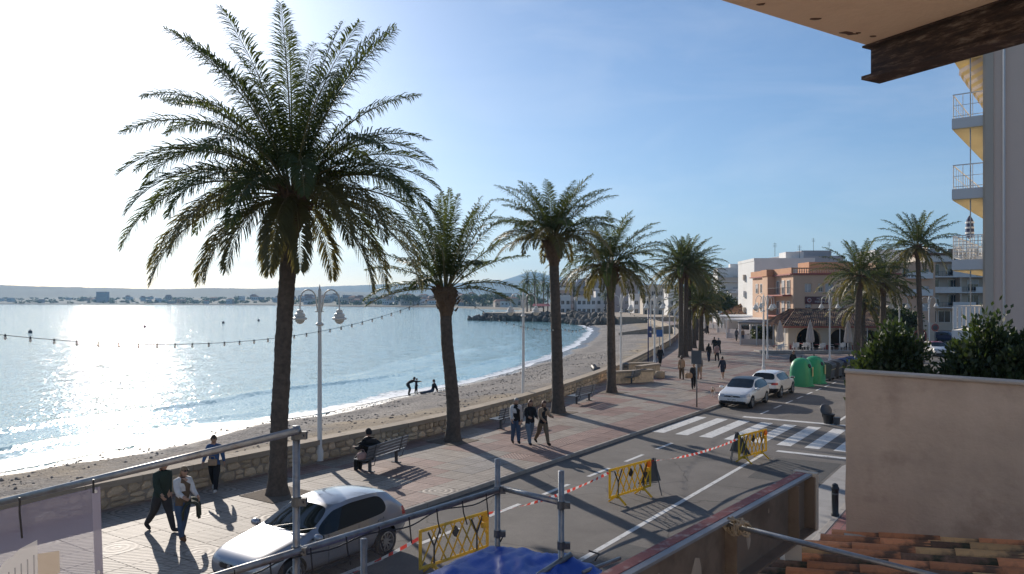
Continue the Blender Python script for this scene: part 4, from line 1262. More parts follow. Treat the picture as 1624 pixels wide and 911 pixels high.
def dumpster(label, p, rz, lid):
    t = empty('waste_container', p, rz, label, 'container', 'wheeled waste containers')
    b_ = MB(); q0, q1 = 0.58, 0.70
    vs = [(-q0, -0.42, 0.16), (q0, -0.42, 0.16), (q0, 0.42, 0.16), (-q0, 0.42, 0.16), (-q1, -0.52, 1.1), (q1, -0.52, 1.1), (q1, 0.52, 1.1), (-q1, 0.52, 1.1)]
    b_.add(vs, [(0, 3, 2, 1), (0, 1, 5, 4), (1, 2, 6, 5), (2, 3, 7, 6), (3, 0, 4, 7), (4, 5, 6, 7)])
    soften(b_.build('tub', M['grey_plastic'], t), 0.03)
    l_ = MB(); prof = [(-0.56, 1.10), (-0.54, 1.18), (-0.3, 1.30), (0.0, 1.345), (0.3, 1.30), (0.54, 1.18), (0.56, 1.10)]
    n = len(prof)
    vs = [(-0.74, y, z) for y, z in prof] + [(0.74, y, z) for y, z in prof]
    l_.add(vs, [(i, i + 1, n + i + 1, n + i) for i in range(n - 1)] + [tuple(range(n)), tuple(range(2 * n - 1, n - 1, -1))])
    l_.build('lid', lid, t)
    for sx in (-1, 1):
        for sy_ in (-1, 1): MB().tube([(sx * 0.48 - 0.03, sy_ * 0.34, 0.09), (sx * 0.48 + 0.03, sy_ * 0.34, 0.09)], 0.09, 10).build('wheel', M['car_tyre'], t)
    MB().tube([(-0.74, -0.58, 1.02), (0.74, -0.58, 1.02)], 0.02, 6).build('handle_bar', M['dark_steel'], t)
    MB().box((0, -0.50, 0.80), (1.36, 0.012, 0.03), rot=None).build('reflective_strip', M['sticker'], t, rot=(0, 0, 0))
    return t
for k, (s_, nm, ld) in enumerate(((57.7, 'first grey wheeled waste container, next to the green igloos', 'grey_plastic'), (59.6, 'second grey wheeled waste container in the kerbside row', 'grey_plastic'),
                                  (61.5, 'third waste container in the kerbside row, with blue lid', 'blue_plastic'), (63.5, 'last waste container of the row, blue lid, by the shrub', 'blue_plastic'))):
    dumpster(nm, W(s_, -12.0 + 0.15 * k, ROAD_Z), ROADZ + R(90), M[ld])
# the dark green litter bin by the wall, the stone block, the sign post
lb = empty('litter_bin', gp(991, 601), 0, 'dark green litter bin standing next to the third lamp post', 'bin')
shade_auto(MB().lathe([(0.26, 0), (0.28, 0.05), (0.28, 1.0), (0.30, 1.02), (0.30, 1.06), (0.2, 1.14), (0.02, 1.16)], n=16).build('drum', M['dark_steel'], lb))
MB().box((0, -0.27, 0.88), (0.28, 0.06, 0.12)).build('slot', M['black_plastic'], lb)
sb = empty('planter_block', gp(1047, 600), R(20), 'squat round stone block standing alone on the promenade', 'planter')
shade_auto(MB().lathe([(0.30, 0), (0.34, 0.06), (0.34, 0.42), (0.30, 0.5), (0.24, 0.5), (0.22, 0.44)], n=14).build('body', M['wall_stone'], sb))
MB().lathe([(0.225, 0.44), (0.05, 0.46)], n=14).build('soil', M['soil'], sb)
sp = empty('traffic_sign', gp(1105, 646), ROADZ, 'square sign seen from behind on a grey pole at the kerb', 'sign')
MB().tube([(0, 0, 0), (0, 0, 2.95)], 0.038, 10).build('pole', M['steel'], sp, smooth=True)
soften(MB().box((0, -0.05, 2.62), (0.56, 0.02, 0.72)).build('panel', M['sign_back'], sp), 0.01)
MB().box((0, -0.03, 2.62), (0.07, 0.03, 0.5)).build('bracket', M['steel'], sp)
bf = empty('flag_pole', gp(1028, 577), 0, 'tall thin blue pole beside the wall near the beach steps', 'pole')
MB().tube([(0, 0, 0), (0, 0, 4.9)], 0.05, 8).build('pole', M['blue_plastic'], bf, smooth=True)
MB().box((0.16, 0, 3.1), (0.32, 0.03, 0.42)).build('plate', M['blue_plastic'], bf)
MB().box((0.16, 0, 2.55), (0.32, 0.03, 0.42)).build('plate', M['blue_plastic'], bf)
pn = empty('beach_sign', gp(1046, 560), 0, 'small blue and white information sign at the beach access', 'sign')
MB().tube([(0, 0, 0), (0, 0, 2.4)], 0.04, 8).build('pole', M['steel'], pn)
MB().box((0, -0.05, 2.1), (0.7, 0.03, 0.75)).build('panel', mat('sign_blue', (0.05, 0.16, 0.42), 0.5, 0.1, 6), pn)
# low spur walls of the beach access
for k, (p, L_, az, lab) in enumerate(((gp(1000, 607), 3.6, R(62), 'low stone spur wall at the near side of the beach steps'), (gp(1028, 596), 2.8, R(40), 'low stone spur wall at the far side of the beach steps'),
                                       (gp(1010, 592, -0.2), 3.0, R(70), 'low stone step wall down on the pebble beach'))):
    t = empty('spur_wall', (p.x, p.y, p.z), -az, lab, 'wall', 'low walls of the beach steps')
    soften(MB().box((0, 0, 0.25), (0.45, L_, 0.9)).build('body', M['wall_stone'], t), 0.02)
    soften(MB().box((0, 0, 0.77), (0.55, L_ + 0.1, 0.14)).build('cap', M['cap_stone'], t), 0.02)
rp_ = empty('beach_ramp', (29.5, 142, 0), R(-22), 'pale concrete ramp leading down to the far end of the beach', 'ramp')
MB().add([(-9, -2.5, -1.4), (3, -2.5, -1.4), (3, 2.5, -1.4), (-9, 2.5, -1.4), (-9, -2.5, -1.2), (3, -2.5, 0.7), (3, 2.5, 0.7), (-9, 2.5, -1.2)],
         [(0, 3, 2, 1), (0, 1, 5, 4), (1, 2, 6, 5), (2, 3, 7, 6), (3, 0, 4, 7), (4, 5, 6, 7)]).build('slope', M['cap_stone'], rp_)
MB().box((-3, -2.65, -0.2), (12, 0.25, 1.3), rot=Matrix.Rotation(R(-9), 3, 'Y')).build('side_wall', M['cap_stone'], rp_)
tag(MB().sheet(st_poly([(13.6, -14.9), (14.7, -14.9), (14.7, -14.3), (13.6, -14.3)]), 0.006).build('drain_cover', M['dark_steel']), 'dark metal drain cover in the paving just behind the silver car', 'drain cover')
# boat-like dark thing on the beach (folded stack)
fb = empty('beach_mat_roll', gp(946, 600, -0.9), R(30), 'dark tilted bundle lying on the pebbles beyond the wall', 'bundle')
MB().tube([(0, -0.5, 0.25), (0, 0.5, 0.95)], [0.22, 0.26], 8).build('roll', M['black_plastic'], fb, smooth=True)
MB().tube([(0.05, -0.2, 0.25), (0.05, -0.05, 0.9)], [0.235, 0.235], 8).build('strap', M['grey_plastic'], fb, smooth=True)
# buoys
for k, (px, py) in enumerate(((230, 519), (354, 513), (410, 509), (48, 528))):
    t = empty('buoy', gp(px, py, SEA), 0, ('dark mooring buoy in the sun glare left of the tall palm', 'dark mooring buoy between the glare and the tall palm', 'dark mooring buoy just left of the tall palm trunk', 'leftmost dark buoy, close above the bulb string')[k], 'buoy', 'buoys in the bay')
    MB().ball((0, 0, 0.15), (0.42, 0.42, 0.45), 10, 6).build('float', M['grey_plastic'], t, smooth=True)
    MB().tube([(0, 0, 0.5), (0, 0, 0.85)], 0.06, 6).build('top_mark', M['grey_plastic'], t)

# ================================================================== BREAKWATER
bw = empty('rock_breakwater', (10, 245, SEA), 0, 'long pile of grey boulders guarding the cove below the far buildings', 'breakwater')
bl_me = []
for k in range(6):
    bm = bmesh.new(); bmesh.ops.create_icosphere(bm, subdivisions=2, radius=1.0)
    rg = random.Random(k)
    for v in bm.verts:
        v.co *= 1 + 0.35 * mnoise.noise(v.co * 1.4 + Vector((k * 7, 0, 0))); v.co.z *= 0.75
    me = bpy.data.meshes.new('boulder'); bm.to_mesh(me); bm.free(); me.materials.append(M['boulder']); bl_me.append(me)
rg = random.Random(8)
for k in range(230):
    u = rg.random()
    a = Vector((27, 205, 0)).lerp(Vector((16, 252, 0)), u * 2) if u < 0.5 else Vector((16, 252, 0)).lerp(Vector((-12, 276, 0)), u * 2 - 1)
    q = rg.random()
    n_ = Vector((-0.9, -0.4, 0))
    p = a + n_ * (6.5 * (1 - q) - 2.5) + Vector((rg.uniform(-1, 1), rg.uniform(-1, 1), 0))
    z = SEA + 0.1 + 2.7 * q * (1 - 0.55 * max(0, u * 2 - 1))
    s_ = rg.uniform(0.7, 1.35)
    put('boulder', rg.choice(bl_me), bw, p - Vector((10, 245, 0)) + Vector((0, 0, z - SEA)), (rg.uniform(0, 3), rg.uniform(0, 3), rg.uniform(0, 6)), (s_ * 1.2, s_, s_))
pl = MB()
pl.prism([(29, 206), (45, 206), (60, 330), (10, 330), (-11, 280), (17, 254)], -1.6, 1.15)
tag(pl.build('headland', M['cap_stone']), kind='structure')
# ================================================================== CARS
def eval_mesh(o):
    dg = bpy.context.evaluated_depsgraph_get()
    dg.update()
    return bpy.data.meshes.new_from_object(o.evaluated_get(dg))
def split_by_slot(me, mats, names, parent):
    """turn the faces of each material slot into an object of its own"""
    out = {}
    for k, nm in enumerate(names):
        fall = [p for p in me.polygons if p.material_index == k]
        if not fall: continue
        groups = [fall]
        if nm in ('side_window', 'headlight', 'tail_light', 'wheel_arch'):
            groups = [[p for p in fall if p.center.y < 0], [p for p in fall if p.center.y >= 0]]
        if nm == 'wheel_arch': groups = [[p for p in g if sg * p.center.x > 0] for g in groups for sg in (-1, 1)]
        for fs in [g for g in groups if g]:
            used = {}
            vs, ff = [], []
            for p in fs:
                q = []
                for i in p.vertices:
                    if i not in used:
                        used[i] = len(vs); vs.append(tuple(me.vertices[i].co))
                    q.append(used[i])
                ff.append(tuple(q))
            m2 = bpy.data.meshes.new(nm); m2.from_pydata(vs, [], ff); m2.materials.append(mats[k])
            m2.polygons.foreach_set('use_smooth', [True] * len(ff)); m2.set_sharp_from_angle(angle=R(38))
            out[nm] = put(nm, m2, parent)
    return out
def wheel(parent, x, y, r, sd):
    t = MB()
    t.lathe([(r * 0.60, -0.105), (r * 0.93, -0.11), (r, -0.08), (r, 0.08), (r * 0.93, 0.11), (r * 0.60, 0.105)], n=24, cap=False)
    w = t.build('wheel', M['car_tyre'], parent, smooth=True, loc=(x, y, r), rot=(R(90) * sd, 0, 0))
    rim = MB()
    rim.lathe([(r * 0.66, -0.02), (r * 0.69, -0.108), (r * 0.62, -0.112), (r * 0.60, -0.05)], n=24, cap=False)
    rim.lathe([(0.01, -0.085), (r * 0.17, -0.085), (r * 0.17, -0.04)], n=12)
    for k in range(10):
        a = 2 * math.pi * k / 10
        rim.bar((r * 0.12 * math.cos(a), r * 0.12 * math.sin(a), -0.075), (r * 0.64 * math.cos(a), r * 0.64 * math.sin(a), -0.082), 0.034, 0.02)
    rim.build('rim', M['car_rim'], w)
    MB().lathe([(0.01, 0.0), (r * 0.64, 0.0), (r * 0.64, 0.03)], n=20).build('brake_disc', M['dark_steel'], w)
    return w
def car(name, label, loc, rz, paint, stations, wheels, r_wheel, roof_mat=None, patches=(), width=0.90):
    """local +X = front. stations: (x, z_low, w_low, z_mid, w_mid, z_belt, w_belt, z_roof, w_roof, side, top); side/top name the glass of the strip up to the next station"""
    t = empty(name, loc, rz, label, 'car')
    vs, fs, mi = [], [], []
    rows = []
    for st in stations:
        x, zl, wl, zm, wm, zb, wb, zr, wr = st[:9]
        ze = zr - 0.035 if zr - zb > 0.15 else zr - 0.008
        q_ = 0.84 if zr - zb > 0.15 else 0.55
        half = [(0, zl), (wl, zl), (wm, zm), (wb, zb), (wb + (wr - wb) * q_, zb + (ze - zb) * q_), (wr, ze), (wr * 0.55, zr), (0, zr + 0.006)]
        ring = [(a, z) for a, z in half] + [(-a, z) for a, z in half[-2:0:-1]]
        rows.append([(x, a, z) for a, z in ring])
    n = len(rows[0])
    for rrow in rows: vs += rrow
    slot = {'': 0, 'W': 1, 'B': 2, 'S': 3, 'R': 4}
    for i in range(len(rows) - 1):
        side, top = stations[i][9], stations[i][10]
        for j in range(n):
            a = i * n + j; b = i * n + (j + 1) % n
            fs.append((a, b, b + n, a + n))
            kind = ''
            if j in (3, n - 4): kind = side
            if j in (5, 6, n - 6, n - 7): kind = top
            mi.append(slot[kind])
    fs.append(tuple(range(n))[::-1]); mi.append(0)
    fs.append(tuple((len(rows) - 1) * n + j for j in range(n))); mi.append(0)
    me = bpy.data.meshes.new('shell'); me.from_pydata(vs, [], fs)
    for k in range(10): me.materials.append(None)
    me.polygons.foreach_set('material_index', mi)
    bm = bmesh.new(); bm.from_mesh(me); bmesh.ops.recalc_face_normals(bm, faces=bm.faces)
    cl = bm.edges.layers.float.get('crease_edge') or bm.edges.layers.float.new('crease_edge')
    for e in bm.edges:
        ms = {f.material_index for f in e.link_faces}
        if len(ms) > 1: e[cl] = 1.0
    bm.to_mesh(me); bm.free()
    o = bpy.data.objects.new('shell', me); COL.objects.link(o)
    sm = o.modifiers.new('sub', 'SUBSURF'); sm.levels = 3; sm.render_levels = 3
    me2 = eval_mesh(o)
    bpy.data.objects.remove(o)
    o = bpy.data.objects.new('shell', me2); COL.objects.link(o)
    cutters = []
    for (wx_) in wheels:
        for sd in (-1, 1):
            c = MB().tube([(wx_, sd * (width - 0.24), r_wheel + 0.01), (wx_, sd * (width + 0.3), r_wheel + 0.01)], r_wheel + 0.055, 24)
            cm = c.mesh(M['car_black'], name='cutter'); 
            for k in range(9): cm.materials.append(M['car_black'])
            cm.polygons.foreach_set('material_index', [5] * len(cm.polygons))
            co_ = bpy.data.objects.new('cutter', cm); COL.objects.link(co_); cutters.append(co_)
            md = o.modifiers.new('cut', 'BOOLEAN'); md.object = co_; md.operation = 'DIFFERENCE'; md.solver = 'EXACT'
    me3 = eval_mesh(o)
    for c in cutters: bpy.data.objects.remove(c)
    bpy.data.objects.remove(o)
    mats = [paint, M['car_glass'], M['car_glass'], M['car_glass'], roof_mat or paint, M['car_black']]
    if roof_mat is None:
        for p in me3.polygons:
            if p.material_index == 4: p.material_index = 0
    for p in me3.polygons:
        if p.material_index != 0: continue
        c = p.center
        for (k_, x0, x1, y0, y1, z0, z1, sl) in patches:
            yy = abs(c.y)
            if x0 < c.x < x1 and y0 < yy < y1 and z0 + sl * yy < c.z < z1 + sl * yy: p.material_index = 6 + k_; break
    mats += [M['car_lamp'], M['car_red'], M['car_black'], M['car_black']]
    split_by_slot(me3, mats, ['body', 'windscreen', 'rear_window', 'side_window', 'roof', 'wheel_arch', 'headlight', 'tail_light', 'grille', 'bumper_trim'], t)
    for wx_ in wheels:
        for sd in (-1, 1): wheel(t, wx_, sd * (width - 0.115), r_wheel, sd)
    return t
def car_bits(t, xf, xr, zlamp, zrear, width, mirror_x, mirror_z, doors, plate=True, grille=True, badge=True, paint=None, front_rows=None):
    for sd in (-1, 1):
        mr = MB(); mr.ball((mirror_x, sd * (width + 0.10), mirror_z), (0.075, 0.125, 0.075), 10, 8)
        mo = mr.build('mirror', paint, t, smooth=True)
        MB().bar((mirror_x + 0.02, sd * (width - 0.06), mirror_z - 0.05), (mirror_x, sd * (width + 0.08), mirror_z - 0.03), 0.05, 0.03).build('mirror_arm', M['car_black'], mo)
        MB().box((mirror_x - 0.066, sd * (width + 0.10), mirror_z), (0.012, 0.18, 0.10)).build('mirror_glass', M['car_glass'], mo)
        for (xd, z) in doors:
            MB().box((xd, sd * (width + 0.004), z), (0.20, 0.03, 0.032)).build('door_handle', paint, t)
        MB().box(((xf + xr) / 2 - 0.02, sd * (width - 0.025), 0.235), ((xf - xr) * 0.42, 0.03, 0.07)).build('sill', M['car_black'], t)
def number_plate(t, x, z, txt, rx):
    o = MB().box((0, 0, 0), (0.016, 0.52, 0.11)).build('number_plate', M['plate'], t, loc=(x, 0, z))
    if not txt: return o
    cu = bpy.data.curves.new('plate_text', 'FONT'); cu.body = txt; cu.size = 0.105; cu.align_x = 'CENTER'; cu.align_y = 'CENTER'; cu.extrude = 0.001
    cu.materials.append(M['print_black'])
    tmp = bpy.data.objects.new('lettering', cu); COL.objects.link(tmp); lm_ = eval_mesh(tmp); bpy.data.objects.remove(tmp)
    to = put('lettering', lm_, o)
    to.location = (0.0095 * (1 if x > 0 else -1), 0, 0); to.rotation_euler = (R(90), 0, R(90) if x > 0 else R(-90))
    return o
# silver five-door hatchback, nose towards the left; x front = +2.13
hatch = [  # x, zlow, wlow, zmid, wmid, zbelt, wbelt, zroof, wroof, side, top
    (2.13, 0.30, 0.50, 0.42, 0.58, 0.55, 0.56, 0.62, 0.46, '', ''),
    (2.04, 0.22, 0.64, 0.42, 0.76, 0.62, 0.72, 0.72, 0.58, '', ''),
    (1.80, 0.19, 0.74, 0.45, 0.865, 0.70, 0.82, 0.81, 0.68, '', ''),
    (1.25, 0.18, 0.80, 0.48, 0.895, 0.80, 0.86, 0.915, 0.72, '', ''),
    (0.86, 0.18, 0.82, 0.50, 0.90, 0.87, 0.87, 0.985, 0.72, '', 'W'),
    (0.62, 0.18, 0.82, 0.50, 0.905, 0.90, 0.875, 1.10, 0.70, 'S', 'W'),
    (0.14, 0.18, 0.82, 0.51, 0.905, 0.915, 0.875, 1.37, 0.60, 'S', ''),
    (0.06, 0.18, 0.82, 0.51, 0.905, 0.92, 0.875, 1.395, 0.595, 'S', 'R'),
    (-0.38, 0.18, 0.82, 0.52, 0.91, 0.935, 0.88, 1.445, 0.585, 'S', 'R'),
    (-0.47, 0.18, 0.82, 0.52, 0.91, 0.937, 0.88, 1.45, 0.585, 'S', 'R'),
    (-1.05, 0.18, 0.82, 0.53, 0.91, 0.965, 0.88, 1.435, 0.575, 'S', 'R'),
    (-1.38, 0.19, 0.80, 0.54, 0.905, 1.00, 0.87, 1.40, 0.565, '', 'R'),
    (-1.62, 0.21, 0.78, 0.55, 0.90, 1.03, 0.85, 1.345, 0.55, '', 'B'),
    (-1.93, 0.25, 0.72, 0.58, 0.87, 1.00, 0.79, 1.08, 0.60, '', ''),
    (-2.06, 0.30, 0.66, 0.60, 0.82, 0.90, 0.74, 0.97, 0.56, '', ''),
    (-2.13, 0.36, 0.56, 0.60, 0.72, 0.80, 0.64, 0.86, 0.46, '', '')]
CAR1 = W(11.15, -12.78, ROAD_Z)
FACE_US = math.pi / 2 - ROAD_AZ + math.pi          # nose against the street direction
FACE_AWAY = math.pi / 2 - ROAD_AZ
c1 = car('parked_car', 'silver five door hatchback parked at the kerb, nearest car', CAR1, FACE_US, M['car_silver'], hatch, (1.32, -1.30), 0.315, patches=((0, 1.62, 2.2, 0.36, 0.9, 0.50, 0.62, 0.12), (1, -2.2, -1.86, 0.42, 0.95, 0.76, 0.96, 0.0), (2, 1.9, 2.3, -1, 0.34, 0.50, 0.60, 0), (3, 1.9, 2.3, -1, 0.62, 0.27, 0.38, 0)))
car_bits(c1, 2.13, -2.13, 0.62, 0.86, 0.90, 0.78, 0.95, ((-0.22, 0.80), (-1.12, 0.84)), paint=M['car_silver'])
MB().tube([(2.135, 0, 0.56), (2.15, 0, 0.56)], 0.05, 12).build('badge', M['car_rim'], c1)
number_plate(c1, 2.145, 0.41, '', 0)
for sd in (-0.3, 0.32): MB().bar((0.92, sd, 0.995), (0.70, sd + 0.52, 1.10), 0.02, 0.015).build('wiper', M['car_black'], c1)
for xx in (0.42, -0.43, -1.18):
    for sd in (-1, 1): MB().bar((xx, sd * 0.903, 0.30), (xx - 0.02, sd * 0.882, 0.90), 0.006, 0.012).build('door_seam', M['car_black'], c1)
# white compact hatchback with dark roof
compact = [
    (2.08, 0.28, 0.52, 0.42, 0.62, 0.58, 0.62, 0.66, 0.52, '', ''),
    (2.00, 0.22, 0.68, 0.44, 0.80, 0.66, 0.78, 0.76, 0.64, '', ''),
    (1.72, 0.19, 0.76, 0.46, 0.875, 0.76, 0.84, 0.87, 0.70, '', ''),
    (1.20, 0.18, 0.80, 0.48, 0.885, 0.85, 0.86, 0.965, 0.72, '', ''),
    (0.92, 0.18, 0.82, 0.50, 0.89, 0.90, 0.865, 1.01, 0.72, '', 'W'),
    (0.60, 0.18, 0.82, 0.50, 0.89, 0.925, 0.87, 1.18, 0.68, 'S', 'W'),
    (0.18, 0.18, 0.82, 0.51, 0.89, 0.94, 0.87, 1.42, 0.62, 'S', 'R'),
    (0.08, 0.18, 0.82, 0.51, 0.89, 0.94, 0.87, 1.445, 0.615, 'S', 'R'),
    (-0.45, 0.18, 0.82, 0.52, 0.89, 0.95, 0.87, 1.485, 0.605, 'S', 'R'),
    (-0.55, 0.18, 0.82, 0.52, 0.89, 0.95, 0.87, 1.487, 0.605, 'S', 'R'),
    (-1.22, 0.19, 0.82, 0.53, 0.89, 0.965, 0.87, 1.465, 0.59, 'S', 'R'),
    (-1.66, 0.21, 0.80, 0.55, 0.885, 1.00, 0.86, 1.40, 0.57, '', 'B'),
    (-1.95, 0.26, 0.74, 0.58, 0.86, 0.98, 0.82, 1.04, 0.66, '', ''),
    (-2.06, 0.32, 0.68, 0.60, 0.80, 0.86, 0.76, 0.92, 0.6, '', ''),
    (-2.10, 0.38, 0.58, 0.60, 0.70, 0.78, 0.66, 0.82, 0.5, '', '')]
c2 = car('parked_car', 'white compact hatchback with dark roof facing us beside the zebra crossing', W(41.7, -12.95, ROAD_Z), FACE_US, M['car_white'], compact, (1.30, -1.28), 0.315, roof_mat=M['car_black'], width=0.885, patches=((0, 1.62, 2.2, 0.42, 0.9, 0.55, 0.70, 0.10), (1, -2.2, -1.86, 0.42, 0.95, 0.74, 0.92, 0.0), (2, 1.9, 2.3, -1, 0.42, 0.60, 0.68, 0), (3, 1.8, 2.3, -1, 0.70, 0.25, 0.40, 0)))
car_bits(c2, 2.08, -2.10, 0.68, 0.88, 0.885, 0.80, 0.98, ((-0.25, 0.82), (-1.15, 0.84)), paint=M['car_white'])
MB().tube([(2.07, 0, 0.65), (2.09, 0, 0.65)], 0.065, 14).build('badge', M['car_rim'], c2)
number_plate(c2, 2.095, 0.475, '8577 JWC', 0)
# white crossover, tail towards us
suv = [
    (2.13, 0.32, 0.52, 0.46, 0.62, 0.66, 0.60, 0.76, 0.50, '', ''),
    (2.04, 0.26, 0.68, 0.48, 0.80, 0.76, 0.78, 0.90, 0.66, '', ''),
    (1.70, 0.24, 0.76, 0.52, 0.875, 0.88, 0.84, 1.0, 0.72, '', ''),
    (1.15, 0.24, 0.80, 0.55, 0.885, 0.95, 0.86, 1.06, 0.74, '', ''),
    (0.86, 0.24, 0.82, 0.56, 0.885, 0.98, 0.865, 1.10, 0.72, '', 'W'),
    (0.55, 0.24, 0.82, 0.56, 0.885, 0.99, 0.87, 1.27, 0.68, 'S', 'W'),
    (0.20, 0.24, 0.82, 0.57, 0.885, 1.0, 0.87, 1.48, 0.63, 'S', ''),
    (0.10, 0.24, 0.82, 0.57, 0.885, 1.0, 0.87, 1.50, 0.625, 'S', ''),
    (-0.45, 0.24, 0.82, 0.58, 0.885, 1.01, 0.87, 1.545, 0.615, 'S', ''),
    (-0.55, 0.24, 0.82, 0.58, 0.885, 1.01, 0.87, 1.545, 0.615, 'S', ''),
    (-1.30, 0.25, 0.82, 0.60, 0.885, 1.04, 0.87, 1.52, 0.60, 'S', ''),
    (-1.72, 0.27, 0.80, 0.62, 0.88, 1.07, 0.85, 1.46, 0.585, '', 'B'),
    (-1.98, 0.30, 0.76, 0.64, 0.86, 1.03, 0.81, 1.10, 0.68, '', ''),
    (-2.10, 0.36, 0.70, 0.64, 0.82, 0.92, 0.76, 0.98, 0.62, '', ''),
    (-2.15, 0.42, 0.60, 0.64, 0.72, 0.84, 0.68, 0.88, 0.5, '', '')]
c3 = car('parked_car', 'white crossover car seen from behind, parked before the green igloos', W(47.0, -12.85, ROAD_Z), FACE_AWAY, M['car_white'], suv, (1.32, -1.29), 0.345, width=0.885, patches=((0, 1.62, 2.2, 0.42, 0.9, 0.70, 0.84, 0.08), (1, -2.2, -1.90, 0.50, 0.95, 0.80, 0.94, 0.0), (3, -2.3, -1.8, -1, 0.95, 0.2, 0.60, 0), (3, 1.8, 2.3, -1, 0.9, 0.2, 0.5, 0)))
car_bits(c3, 2.13, -2.15, 0.80, 0.90, 0.885, 0.75, 1.05, ((-0.25, 0.90), (-1.15, 0.92)), paint=M['car_white'])
MB().box((-2.11, 0, 0.90), (0.05, 1.2, 0.05)).build('tail_light_bar', M['car_black'], c3)
number_plate(c3, -2.165, 0.72, '', 0)
# distant cars
def far_car(label, loc, rz, paint, roof):
    src = c2
    o = copy_tree(src); o.location = loc; o.rotation_euler = (0, 0, rz)
    o['label'] = label
    for ch in o.children:
        if ch.name.startswith(('body', 'mirror', 'door_handle')) and ch.data.materials:
            ch.data = ch.data.copy(); ch.data.materials[0] = paint
        if ch.name.startswith('roof'):
            ch.data = ch.data.copy(); ch.data.materials[0] = roof
        if ch.name.startswith('number_plate'):
            for g_ in list(ch.children): bpy.data.objects.remove(g_)
    return o
far_car('distant white car with red roof edge, seen between the two dark shrubs', (44.0, 78.5, ROAD_Z), R(-100), M['car_white'], M['car_red'])
far_car('distant dark blue car up the side street behind the shrubs', (60.0, 104, ROAD_Z), R(-60), M['car_blue'], M['car_blue'])
# ================================================================== PEOPLE
def cloth(name, col, rough=0.85): 
    return mat(name, col, rough, 0.18, 9, bump=0.25, bscale=40)
SK = mat('skin', (0.42, 0.25, 0.17), 0.55, 0.06, 8)
C_ = {k: cloth('cloth_' + k, v) for k, v in dict(black=(0.012, 0.012, 0.014), charcoal=(0.03, 0.03, 0.033), navy=(0.02, 0.028, 0.055), blue=(0.045, 0.10, 0.22), jeans=(0.05, 0.085, 0.15),
     light_jeans=(0.13, 0.17, 0.22), brown=(0.13, 0.085, 0.05), tan=(0.36, 0.24, 0.15), white=(0.62, 0.60, 0.58), olive=(0.05, 0.055, 0.035), grey=(0.18, 0.17, 0.17), pink=(0.42, 0.27, 0.24), khaki=(0.17, 0.125, 0.08), green=(0.02, 0.035, 0.025)).items()}
HAIR = {k: mat('hair_' + k, v, 0.6, 0.25, 20, bump=0.5, bscale=60) for k, v in dict(dark=(0.018, 0.013, 0.010), brown=(0.055, 0.032, 0.018), blonde=(0.26, 0.17, 0.09), grey=(0.30, 0.29, 0.28), auburn=(0.10, 0.04, 0.02)).items()}
SHOE = cloth('shoe_dark', (0.02, 0.018, 0.017)); SHOE_W = cloth('shoe_white', (0.55, 0.53, 0.5))
